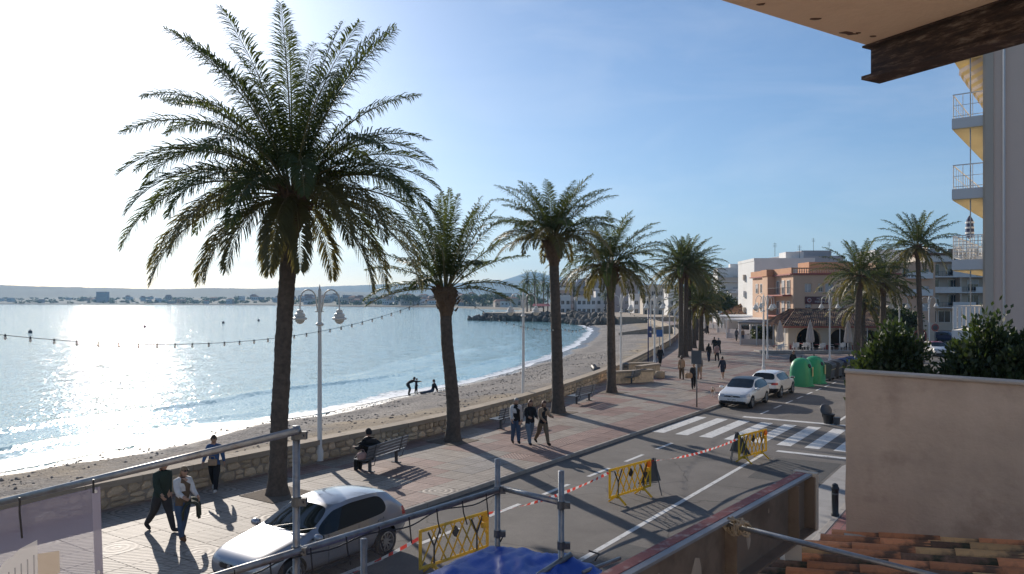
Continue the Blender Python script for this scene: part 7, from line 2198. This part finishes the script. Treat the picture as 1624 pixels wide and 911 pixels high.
# hilly ground below the far town
tg = MB(); vs, fs = [], []
for i in range(60):
    px = -40 + i * 15
    sh = float(np.interp(px, [0, 200, 450, 520, 700, 860], [1420, 1360, 1130, 940, 800, 560]))
    for j, (q, z_) in enumerate(((0, -0.25), (40, 0.2), (300, 9.0), (700, 12), (1200, 6))):
        y = sh + q; vs.append((X(px, y), y, z_ + 1.0 * mnoise.noise(Vector((px * 0.03, j, 0))) * (j > 1)))
for i in range(59):
    for j in range(4): fs.append((i * 5 + j, (i + 1) * 5 + j, (i + 1) * 5 + j + 1, i * 5 + j + 1))
tg.add(vs, fs); tag(tg.build('far_shore', M['hill'], smooth=True), kind='structure')
# pines and groves in the far town: they read as one wood
gv = MB(); rgn = np.random.default_rng(4)
pts = []
for k in range(380):
    px = float(rgn.uniform(-20, 860)); sh = float(np.interp(px, [0, 200, 450, 520, 700, 860], [1420, 1360, 1130, 940, 800, 560]))
    q = float(rgn.random()); y = sh + 30 + q * 330
    r = float(rgn.uniform(2.2, 5.0))
    c = np.array([X(px, y), y, -0.3 + q * 10 + r * 0.45])
    for _ in range(34):
        dd = rgn.normal(size=3); dd /= np.linalg.norm(dd); p_ = c + dd * np.array([1.5, 1.2, 0.75]) * r * rgn.random() ** 0.4
        u_ = rgn.normal(size=3); u_ /= np.linalg.norm(u_); v_ = np.cross(u_, rgn.normal(size=3)); v_ /= np.linalg.norm(v_)
        s_ = 1.3
        gv.add([p_ - u_ * s_, p_ + v_ * s_, p_ + u_ * s_, p_ - v_ * s_], [(0, 1, 2, 3)])
tag(gv.build('far_wood', M['leaf_dark']), 'dark tree groves scattered through the far town', 'wood', kind='stuff')
for k, px in enumerate((640, 655, 745, 765, 790)):
    y = float(np.interp(px, [450, 520, 700, 860], [1130, 940, 800, 560])) + 30
    leafy('pine_tree', ('broad dark pine on the far shore, left of the second palm', 'dark pine next to the broad one on the far shore', 'broad dark pine on the far shore, right of the second palm', 'middle one of the dark pines right of the second palm', 'small dark pine near the harbour across the bay')[k],
          (X(px, y), y, 0), [(0, 0, 8.5, 8, 6, 3.6), (-6, 0, 7, 5, 4, 2.6), (6, 1, 7.4, 5, 4, 2.6)], 1500, 1.3, M['leaf_dark'], 'tree', (8, 0.5, 4), 50 + k, spread=1.6)
# ================================================================== FOREGROUND: OUR BALCONY, NEIGHBOUR'S WALL AND ROOF, SCAFFOLD
# --- ceiling slab overhead with its rusty beam
U_, V_ = Vector((-0.842, -0.54, 0)), Vector((0.475, -0.88, 0))
C0 = Vector((1.46, 3.02, 0)); ZC = EYE + 1.0
M['soffit'] = mat('soffit_paint', (0.80, 0.56, 0.37), 0.9, 0.08, 2.0, bump=0.2, bscale=30, dirt=(0.60, 0.39, 0.25), dirt_amt=0.45, dirt_scale=1.8, detail=9)
cs = empty('balcony_ceiling', (C0.x, C0.y, ZC), 0, 'cream balcony ceiling overhead in the top right corner', 'ceiling')
q = [Vector((0, 0, 0)), U_ * 6.5, U_ * 6.5 + V_ * 6.5, V_ * 6.5]
slab_o = MB().prism([(p.x, p.y) for p in q], 0.0, 0.26).build('slab', M['soffit'], cs)
soften(slab_o, 0.012, 2)
ed_ = MB(); rg = random.Random(2)
for k in range(12):
    a = rg.uniform(0.02, 1.4); w = rg.uniform(0.012, 0.04)
    p = U_ * a + V_ * rg.uniform(0.05, 0.09)
    n = 7; ring = [(p.x + w * math.cos(6.28 * j / n) * rg.uniform(0.5, 1.2) * 0.8, p.y + w * 0.35 * math.sin(6.28 * j / n) * rg.uniform(0.5, 1.2)) for j in range(n)]
    ed_.prism(ring, -0.0025, 0.001)
ed_.build('flaked_paint', mat('flake', (0.13, 0.07, 0.045), 0.95, 0.3, 10), cs)['kind'] = 'stuff'
m, N, L, b = node_mat('rusty_beam')
co = obj_co(N)
mp = N.new('ShaderNodeMapping'); mp.inputs['Scale'].default_value = (3, 3, 14); L.new(co, mp.inputs[0])
n1 = noise_n(N, L, mp.outputs[0], 3.2, 9, 0.72)
L.new(ramp(N, L, n1, [(0.38, (0.030, 0.017, 0.012)), (0.52, (0.065, 0.036, 0.024)), (0.60, (0.17, 0.115, 0.08)), (0.72, (0.32, 0.25, 0.19))]), b.inputs['Base Color'])
b.inputs['Roughness'].default_value = 0.75
bump_n(N, L, b, n1, 0.008, 1.0)
M['rusty_beam'] = m
bmr = empty('ceiling_beam', (C0.x, C0.y, ZC), 0, 'dark brown peeling steel beam under the balcony ceiling edge', 'beam')
side = Vector((V_.y, -V_.x, 0)).normalized() * -1     # towards the slab
mb = MB(); L_ = 6.3
mb.bar(V_ * 0.02 + U_ * 0.05 + Vector((0, 0, -0.060)), V_ * L_ + U_ * 0.05 + Vector((0, 0, -0.060)), 0.05, 0.118)
mb.build('web', M['rusty_beam'], bmr)
MB().bar(V_ * 0.0 + U_ * 0.05 + Vector((0, 0, -0.128)), V_ * L_ + U_ * 0.05 + Vector((0, 0, -0.128)), 0.11, 0.014).build('bottom_flange', M['rusty_beam'], bmr)
MB().bar(V_ * 0.0 + U_ * 0.05 + Vector((0, 0, -0.005)), V_ * L_ + U_ * 0.05 + Vector((0, 0, -0.005)), 0.10, 0.008).build('top_flange', M['rusty_beam'], bmr)

# --- the house we stand in: its sea front behind us and the balcony floor
own = empty('own_house', (C0.x, C0.y, 0), 0, 'white sea front of the house whose balcony we stand on', 'building')
q = [U_ * -0.3 + V_ * 3.3, U_ * 14 + V_ * 3.3, U_ * 14 + V_ * 3.7, U_ * -0.3 + V_ * 3.7]
MB().prism([(p.x, p.y) for p in q], 0, 13).build('wall', M['stucco_white'], own)
q = [V_ * 0.02, U_ * 6.5 + V_ * 0.02, U_ * 6.5 + V_ * 3.3, V_ * 3.3]
MB().prism([(p.x, p.y) for p in q], 3.85, 4.03).build('balcony_floor', M['concrete'], own)
# --- stucco wall on the neighbour's roof
wr_ = Vector((0.907, -0.42, 0)); wc_ = Vector((-0.42, -0.907, 0))
A0 = Vector((2.645, 6.0, 0))
sw = empty('stucco_wall', (A0.x, A0.y, 3.70), math.atan2(wr_.y, wr_.x), 'weathered beige stucco parapet wall at the right', 'wall')
wl = MB(); vs, fs = [], []
nx_, nz_ = 30, 12
for side_y in (0, 0.16):
    for i in range(nx_ + 1):
        for k in range(nz_ + 1):
            x = 4.2 * i / nx_; z_ = (1.325 - 0.035 * x) * k / nz_
            wob = 0.006 * mnoise.noise(Vector((x * 1.5, z_ * 1.5, side_y * 9)))
            vs.append((x + (0.008 * mnoise.noise(Vector((z_ * 4, 1, side_y))) if i == 0 else 0), side_y + wob, z_))
st_ = (nx_ + 1) * (nz_ + 1)
for i in range(nx_):
    for k in range(nz_):
        a = i * (nz_ + 1) + k
        fs.append((a, a + nz_ + 1, a + nz_ + 2, a + 1)); fs.append((st_ + a, st_ + a + 1, st_ + a + nz_ + 2, st_ + a + nz_ + 1))
for i in range(nx_):
    a = i * (nz_ + 1) + nz_; fs.append((a, a + nz_ + 1, st_ + a + nz_ + 1, st_ + a))
for k in range(nz_): fs.append((k, k + 1, st_ + k + 1, st_ + k))
wl.add(vs, fs)
wo = wl.build('panel', M['stucco_beige'], sw, smooth=False); shade_auto(wo, 50)
cp = MB().box((2.1, 0.08, 0.012), (4.22, 0.20, 0.024)).build('coping', mat('coping', (0.42, 0.35, 0.29), 0.9, 0.12, 3, bump=0.3, bscale=30), sw, loc=(0, 0, 1.325), rot=(0, R(2.0), 0))
soften(cp, 0.008, 2)
fm = MB(); rg = random.Random(4); path = []
for k in range(40):
    x = k * 0.1; path.append((x, -0.02, -0.02 + 0.012 * math.sin(k * 1.7)))
fm.tube(path, [max(0.025, 0.10 - 0.003 * k) * rg.uniform(0.8, 1.25) for k in range(40)], 7)
fm.build('mortar_fillet', mat('mortar_pale', (0.43, 0.36, 0.29), 0.95, 0.2, 6, bump=0.6, bscale=30), sw, smooth=True)
# --- the tiled roof below it
rf = empty('tiled_roof', (A0.x, A0.y, 3.66), math.atan2(wr_.y, wr_.x), 'old mossy terracotta tile roof at the bottom right', 'roof')
SLP = 0.07
def tile_mesh(mm, L=0.42, r0=0.092, r1=0.076, th=0.014):
    mb = MB(); vs, fs = [], []; n = 8
    for (x, r) in ((0, r0), (L, r1)):
        for rr in (r, r - th):
            for j in range(n + 1):
                a = math.pi * j / n
                vs.append((x, rr * math.cos(a), rr * math.sin(a) * 1.05))
    k = n + 1
    for j in range(n):
        fs.append((j, j + 1, 2 * k + j + 1, 2 * k + j)); fs.append((k + j + 1, k + j, 3 * k + j, 3 * k + j + 1))
        fs.append((j + 1, j, k + j, k + j + 1)); fs.append((2 * k + j, 2 * k + j + 1, 3 * k + j + 1, 3 * k + j))
    mb.add(vs, fs)
    return mb.mesh(mm, smooth=False, name='roof_tile')
tiles = [tile_mesh(M['terracotta']), tile_mesh(M['terracotta_pale']), tile_mesh(M['terracotta_mossy'])]
chan = tile_mesh(M['terracotta_mossy'], 0.45, 0.095, 0.08)
tilt = math.atan(SLP)
rg = random.Random(9)
for row in range(13):
    c = -0.02 + row * 0.172
    e = -0.10 - 0.56 * c + rg.uniform(-0.03, 0.03)
    k = 0
    while e + k * 0.335 < 2.5:
        x = e + k * 0.335
        rr = rg.random()
        me = tiles[0 if rr < 0.52 else (1 if rr < 0.72 else 2)]
        p = wr_ * x + wc_ * c
        # local frame of the roof: x along the wall, -y towards the camera
        o = put('roof_tile', me, rf, (x, -c, 0.02 + SLP * x + rg.uniform(-0.004, 0.006)), (rg.uniform(-0.05, 0.05), -tilt - 0.035, rg.uniform(-0.03, 0.03)))
        if k % 2 == 0:
            put('channel_tile', chan, rf, (x - 0.02, -c - 0.086, 0.025 + SLP * x), (math.pi, -tilt, 0), (1.55, 0.9, 0.8))
        k += 1
bs_ = MB(); bs_.add([(-0.02, 0.15, -0.06 + SLP * -0.02), (2.9, 0.15, -0.06 + SLP * 2.9), (2.9, -2.4, -0.06 + SLP * 2.9), (-1.3, -2.4, -0.06 - SLP * 1.3)], [(0, 3, 2, 1)])
bs_.build('roof_base', M['terracotta_mossy'], rf)
wb = MB(); wb.add([(0.2, 0.18, -3.66), (2.9, 0.18, -3.66), (2.9, -2.4, -3.66), (-0.85, -2.4, -3.66), (0.2, 0.18, -0.10), (2.9, 0.18, 0.42), (2.9, -2.4, 0.42), (-0.85, -2.4, -0.28)],
       [(0, 1, 5, 4), (1, 2, 6, 5), (2, 3, 7, 6), (3, 0, 4, 7)])
wb.build('house_wall', M['stucco_cream'], rf)

# --- steel girder
GA_, GB_ = Vector((-0.65, 2.19, 0)), Vector((2.20, 5.70, 0))
gd_ = (GB_ - GA_).normalized(); gn_ = Vector((gd_.y, -gd_.x, 0))
gir = empty('steel_girder', (GB_.x, GB_.y, 3.88), 0, 'long brown steel I-beam running from the lower edge towards the road', 'girder')
M['girder_paint'] = mat('girder_paint', (0.18, 0.138, 0.108), 0.5, 0.12, 1.5, spec=0.5, dirt=(0.07, 0.05, 0.04), dirt_amt=0.6, dirt_scale=2.5)
M['primer_red'] = mat('primer_red', (0.20, 0.055, 0.05), 0.75, 0.2, 6, dirt=(0.35, 0.30, 0.28), dirt_amt=0.6, dirt_scale=14)
M['flange_grey'] = mat('flange_grey', (0.21, 0.215, 0.23), 0.55, 0.15, 8)
M['bare_plaster'] = mat('bare_plaster', (0.36, 0.29, 0.23), 0.9, 0.12, 8)
a = GA_ - GB_; z0 = Vector((0, 0, 0))
MB().bar(a + Vector((0, 0, 0.21)), z0 + Vector((0, 0, 0.21)), 0.016, 0.386).build('web', M['girder_paint'], gir)
MB().bar(a + Vector((0, 0, 0.413)), gd_ * 0.0 + Vector((0, 0, 0.413)), 0.12, 0.016).build('top_flange', M['flange_grey'], gir)
MB().bar(a - gn_ * 0.02 + Vector((0, 0, 0.4225)), -gn_ * 0.02 + Vector((0, 0, 0.4225)), 0.07, 0.003).build('primer_strip', M['primer_red'], gir)
MB().bar(a + Vector((0, 0, 0.008)), gd_ * 0.0 + Vector((0, 0, 0.008)), 0.17, 0.016).build('bottom_flange', M['girder_paint'], gir)
for k, dd in enumerate((0.012, 0.36, 1.46, 2.6)):
    for sd in (-1, 1): MB().box(-gd_ * dd + gn_ * sd * 0.046 + Vector((0, 0, 0.21)), (0.075, 0.012, 0.384), rot=Matrix((gn_, gd_, Vector((0, 0, 1)))).transposed()).build('stiffener', M['girder_paint'], gir)
MB().box(gd_ * 0.006 + Vector((0, 0, 0.21)), (0.168, 0.010, 0.37), rot=Matrix((gn_, gd_, Vector((0, 0, 1)))).transposed()).build('end_plate', M['bare_plaster'], gir)
MB().box(gd_ * 0.04 + Vector((0, 0, 0.21)), (0.172, 0.055, 0.43), rot=Matrix((gn_, gd_, Vector((0, 0, 1)))).transposed()).build('end_block', M['stucco_cream'], gir)
rg = random.Random(6)
for (dd, zc, w, h) in ((1.10, 0.20, 0.035, 0.07), (1.86, 0.17, 0.075, 0.10), (2.3, 0.28, 0.02, 0.03), (0.75, 0.30, 0.012, 0.02)):
    mb = MB(); n = 9; ring = []
    for j in range(n):
        an_ = 6.283 * j / n; r = rg.uniform(0.75, 1.2)
        p = -gd_ * (dd + w * math.cos(an_) * r) + gn_ * 0.0095 + Vector((0, 0, zc + h * math.sin(an_) * r)); ring.append(p)
    mb.add(ring, [tuple(range(n))]); mb.build('bare_patch', M['bare_plaster'], gir)
MB().box(-gd_ * 0.30 + Vector((0, 0, -1.96)), (0.12, 0.12, 3.9)).build('support_post', M['stucco_cream'], gir)
# --- rod lashed to the girder
ra = ap(1152, 831, 4.52); rbp = ap(1475, 912, 4.15)
rd_ = empty('steel_rod', ra, 0, 'thin galvanised rod lashed to the girder and running over the roof tiles', 'rod')
ex = (rbp - ra)
MB().tube([-ex * 0.03, ex * 2.2], 0.0165, 10).build('rod', M['steel'], rd_, smooth=True)
kn = MB(); rg = random.Random(3)
for k in range(9):
    c = ex.normalized() * (0.02 + 0.012 * k) + Vector((0, 0, 0.0))
    ring = [c + Vector((math.cos(t_) * 0.028 * rg.uniform(0.8, 1.3), 0.0 + 0.02 * math.sin(t_ * 2 + k), math.sin(t_) * 0.045 * rg.uniform(0.7, 1.3))) for t_ in np.linspace(0, 6.28, 10)]
    kn.tube(ring, 0.008, 5)
kn.build('rope_lashing', mat('rope', (0.30, 0.24, 0.17), 0.95, 0.3, 20), rd_)

# --- scaffold in front
def pole(name, label, a, b, r=0.0242, clamps=()):
    a, b = Vector(a), Vector(b)
    t = empty(name, a, 0, label, 'scaffold tube', 'scaffold tubes')
    MB().tube([(0, 0, 0), b - a], r, 12).build('tube', M['steel'], t, smooth=True)
    d = (b - a).normalized()
    for u in clamps:
        p = d * u
        cl = MB(); cl.tube([p - d * 0.03, p + d * 0.03], r * 1.35, 10)
        cl.box(p + Vector((0.045, -0.01, 0)), (0.05, 0.04, 0.05)); cl.tube([p + Vector((0.05, -0.05, 0)), p + Vector((0.05, 0.05, 0))], 0.008, 6)
        cl.build('clamp', M['dark_steel'], t)
    return t
PA = Vector((X(470, 4.9), 4.9, 0)); PB = Vector((X(789, 6.5), 6.5, 0)); PC = Vector((X(890, 6.0), 6.0, 0)); PD = Vector((X(577, 5.4), 5.4, 0))
def up_(p, z_): return Vector((p.x, p.y, z_))
pole('scaffold_tube', 'upright scaffold tube in front of the silver car', up_(PA, 0), up_(PA, 4.79), clamps=(4.73, 3.98, 4.3))
pole('scaffold_tube', 'upright scaffold tube left of the pair above the blue tarp', up_(PB, 0), up_(PB, 4.24), clamps=(3.97, 3.60))
pole('scaffold_tube', 'upright scaffold tube right of the pair above the blue tarp', up_(PC, 0), up_(PC, 4.25), clamps=(3.98, 3.66, 3.5))
pole('scaffold_tube', 'short upright tube low between the car and the tape', up_(PD, 0), up_(PD, 3.9), clamps=(3.0,))
pole('scaffold_tube', 'long sloping tube holding the printed banner', ap(-120, 826, 5.30), up_(PA, 4.765) + Vector((0.03, -0.03, 0)), clamps=())
pole('scaffold_tube', 'level rail from the front upright to the left tarp upright', up_(PA, 3.985) + (PA - PB) * 0.9 + Vector((0, -0.05, 0)), up_(PB, 3.985) + Vector((0, -0.05, 0)))
pole('scaffold_tube', 'short level rail joining the two uprights above the tarp', up_(PB, 3.985) + Vector((0, 0.05, 0)), up_(PC, 3.985) + Vector((0, 0.05, 0)))
pole('scaffold_tube', 'slanting tube crossing the foot of the right tarp upright', ap(835, 925, 5.7), ap(905, 880, 6.05))
pole('scaffold_tube', 'thin slanting tube lying from the tarp towards the girder', ap(925, 908, 5.85), ap(983, 886, 6.3), 0.016)
# black netting under the rail
def netting(label, a, b, drop, alpha, sag=0.025):
    t = empty('safety_net', a, 0, label, 'net')
    mb = MB(); vs, fs = [], []; n, m_ = 24, 10
    for i in range(n + 1):
        for j in range(m_ + 1):
            u, v = i / n, j / m_
            p = (b - a) * u
            vs.append((p.x + 0.02 * math.sin(u * 17 + v * 5), p.y + 0.03 * math.sin(u * 11 + v * 3), -drop * v - 0.02 - sag * math.sin(u * math.pi * 3) ** 2 * (1 - v)))
    for i in range(n):
        for j in range(m_): fs.append((i * (m_ + 1) + j, (i + 1) * (m_ + 1) + j, (i + 1) * (m_ + 1) + j + 1, i * (m_ + 1) + j + 1))
    mb.add(vs, fs); mb.build('mesh_sheet', sheer('net_' + label[:6], (0.16, 0.15, 0.15), alpha, 0.3), t, smooth=True)
    hm = MB(); hm.tube([(v[0], v[1], v[2] + 0.01) for v in vs[::m_ + 1]], 0.006, 5); hm.build('edge_cord', M['black_plastic'], t)
    for k in range(7):
        u = (k + 0.5) / 7; p = (b - a) * u
        MB().tube([p + Vector((0, -0.03, 0.03)), p + Vector((0.01, -0.04, -0.06)), p + Vector((0.02 + 0.01 * (k % 3), -0.04, -0.16))], 0.005, 4).build('cable_tie', M['black_plastic'], t)
    return t
netting('sheer dark safety net hanging below the scaffold rail', up_(PA, 3.97) + Vector((-0.0, -0.08, 0)), up_(PB, 3.97) + Vector((0, -0.08, 0)), 1.1, 0.20)
netting('sheer dark safety net left of the front upright', up_(PA, 3.97) + (PA - PB) * 0.85 + Vector((0, -0.08, 0)), up_(PA, 3.97) + Vector((-0.03, -0.08, 0)), 0.9, 0.20)
# printed banner
bn_a, bn_b = ap(-110, 832, 5.28), ap(163, 766, 5.08)
ban = empty('mesh_banner', bn_b, 0, 'sheer pale banner with printed building hanging at the lower left', 'banner')
mb = MB(); vs, fs = [], []; n, m_ = 26, 14; dn = 1.35
dirb = bn_a - bn_b
def bpt(u, v):
    p = dirb * u
    return Vector((p.x + 0.04 * v, p.y + 0.02 * math.sin(u * 9 + v * 2) * v - 0.03, p.z - dn * v - 0.015))
for i in range(n + 1):
    for j in range(m_ + 1): vs.append(bpt(i / n, j / m_))
for i in range(n):
    for j in range(m_): fs.append((i * (m_ + 1) + j, i * (m_ + 1) + j + 1, (i + 1) * (m_ + 1) + j + 1, (i + 1) * (m_ + 1) + j))
mb.add(vs, fs); mb.build('cloth', sheer('banner_cloth', (0.235, 0.22, 0.30), 0.6, 0.16), ban, smooth=True)
hm = MB(); vs, fs = [], []
for j in range(m_ + 1):
    v = j / m_; vs += [bpt(0, v) + Vector((0, -0.006, 0)), bpt(0.045, v) + Vector((0, -0.006, 0))]
fs = [(2 * j, 2 * j + 2, 2 * j + 3, 2 * j + 1) for j in range(m_)]
hm.add(vs, fs); hm.build('hem', sheer('banner_hem', (0.32, 0.30, 0.37), 0.85, 0.15), ban)
for v in (0.02, 0.42, 0.8): MB().tube([bpt(0.022, v) + Vector((0, -0.012, 0)), bpt(0.022, v) + Vector((0, -0.008, 0))], 0.012, 10).build('eyelet', M['white_paint'], ban)
def patch(name, pts, m_, off=0.012):
    o = MB(); V = [bpt(u, v - 0.14) + Vector((0, -off, 0)) for u, v in pts]
    tri = geometry.tessellate_polygon([[Vector((u, v, 0)) for u, v in pts]]); o.add(V, [tuple(t_) for t_ in tri]); return o.build(name, m_, ban)
pr1 = sheer('print_beige', (0.66, 0.52, 0.36), 0.75, 0.4); pr2 = sheer('print_light', (0.80, 0.76, 0.70), 0.7, 0.4); pr3 = sheer('print_red', (0.60, 0.25, 0.16), 0.75, 0.4); pr4 = sheer('print_grey', (0.30, 0.28, 0.28), 0.55, 0.4)
# (u from the right edge leftwards, v downwards)
patch('printed_building', [(0.355, 0.33), (0.36, 0.9), (0.60, 0.95), (0.585, 0.44), (0.545, 0.40), (0.50, 0.385), (0.455, 0.355)], pr2)
patch('printed_wing', [(0.235, 0.41), (0.235, 0.52), (0.355, 0.53), (0.355, 0.40)], pr1)
patch('printed_roof', [(0.60, 0.50), (0.60, 0.95), (0.80, 1.0), (0.80, 0.56)], pr1)
patch('printed_red_block', [(0.61, 0.60), (0.61, 0.9), (0.80, 0.94), (0.80, 0.64)], pr3, 0.016)
for k in range(6): patch('printed_line', [(0.37 + k * 0.036, 0.40 + k * 0.014), (0.37 + k * 0.036, 0.72), (0.378 + k * 0.036, 0.72), (0.378 + k * 0.036, 0.40 + k * 0.014)], pr4, 0.016)
MB().tube([bpt(0.43, 0) + Vector((0, -0.05, 0.06)), bpt(0.43, 0.03) + Vector((0, -0.05, 0)), bpt(0.425, 0.16) + Vector((0, -0.04, 0))], 0.007, 5).build('strap', M['black_plastic'], ban)
MB().tube([bpt(0.02, 0) + Vector((0, -0.04, 0.06)), bpt(0.02, 0.0) + Vector((0, -0.04, -0.03))], 0.007, 5).build('strap', M['black_plastic'], ban)
# blue tarp over the scaffold deck
tp_ = empty('blue_tarp', (0, 5.4, 3.47), 0, 'crumpled blue tarpaulin over the scaffold deck at the bottom', 'tarpaulin')
mb = MB(); vs, fs = [], []; n = 44
ca, cb, cc_, cd = Vector((-0.13, 6.58, 0.06)), Vector((0.72, 6.02, 0.02)), Vector((0.30, 3.9, -0.08)), Vector((-1.25, 5.1, -0.08))
for i in range(n + 1):
    for j in range(n + 1):
        u, v = i / n, j / n
        p = ca.lerp(cb, u).lerp(cd.lerp(cc_, u), v)
        f = 0.050 * mnoise.noise(Vector((p.x * 3.2, p.y * 3.2, 0))) + 0.035 * abs(mnoise.noise(Vector((p.x * 7 + 3, p.y * 5, 2)))) + 0.015 * mnoise.noise(Vector((p.x * 18, p.y * 18, 4)))
        vs.append((p.x, p.y - 5.4, p.z + f + 0.03 * math.sin(u * 3.1) - 0.10 * max(0, (0.06 - v)) * 10))
for i in range(n):
    for j in range(n): fs.append((i * (n + 1) + j, i * (n + 1) + j + 1, (i + 1) * (n + 1) + j + 1, (i + 1) * (n + 1) + j))
mb.add(vs, fs); mb.build('sheet', M['blue_tarp'], tp_, smooth=True)
for (x, y) in ((-0.10, 6.5), (0.66, 6.02)): MB().tube([(x, y - 5.4, 0.06), (x + 0.03, y - 5.4 - 0.02, 0.12), (x - 0.05, y - 5.4, 0.14)], 0.008, 5).build('tie', M['black_plastic'], tp_)
# ================================================================== HAZE
hz = MB()
hz.box((900, 3300, 168), (7600, 6960, 345))
m = bpy.data.materials.new('haze'); m.use_nodes = True
N, L = m.node_tree.nodes, m.node_tree.links
N.remove(N['Principled BSDF'])
pv_ = N.new('ShaderNodeVolumePrincipled')
pv_.inputs['Color'].default_value = (0.36, 0.66, 1.0, 1)
pv_.inputs['Density'].default_value = 1.45e-4
pv_.inputs['Anisotropy'].default_value = 0.2
L.new(pv_.outputs[0], N['Material Output'].inputs['Volume'])
ho = hz.build('haze', m)
tag(ho, 'pale blue sea haze in the air over the bay', 'haze', kind='stuff')
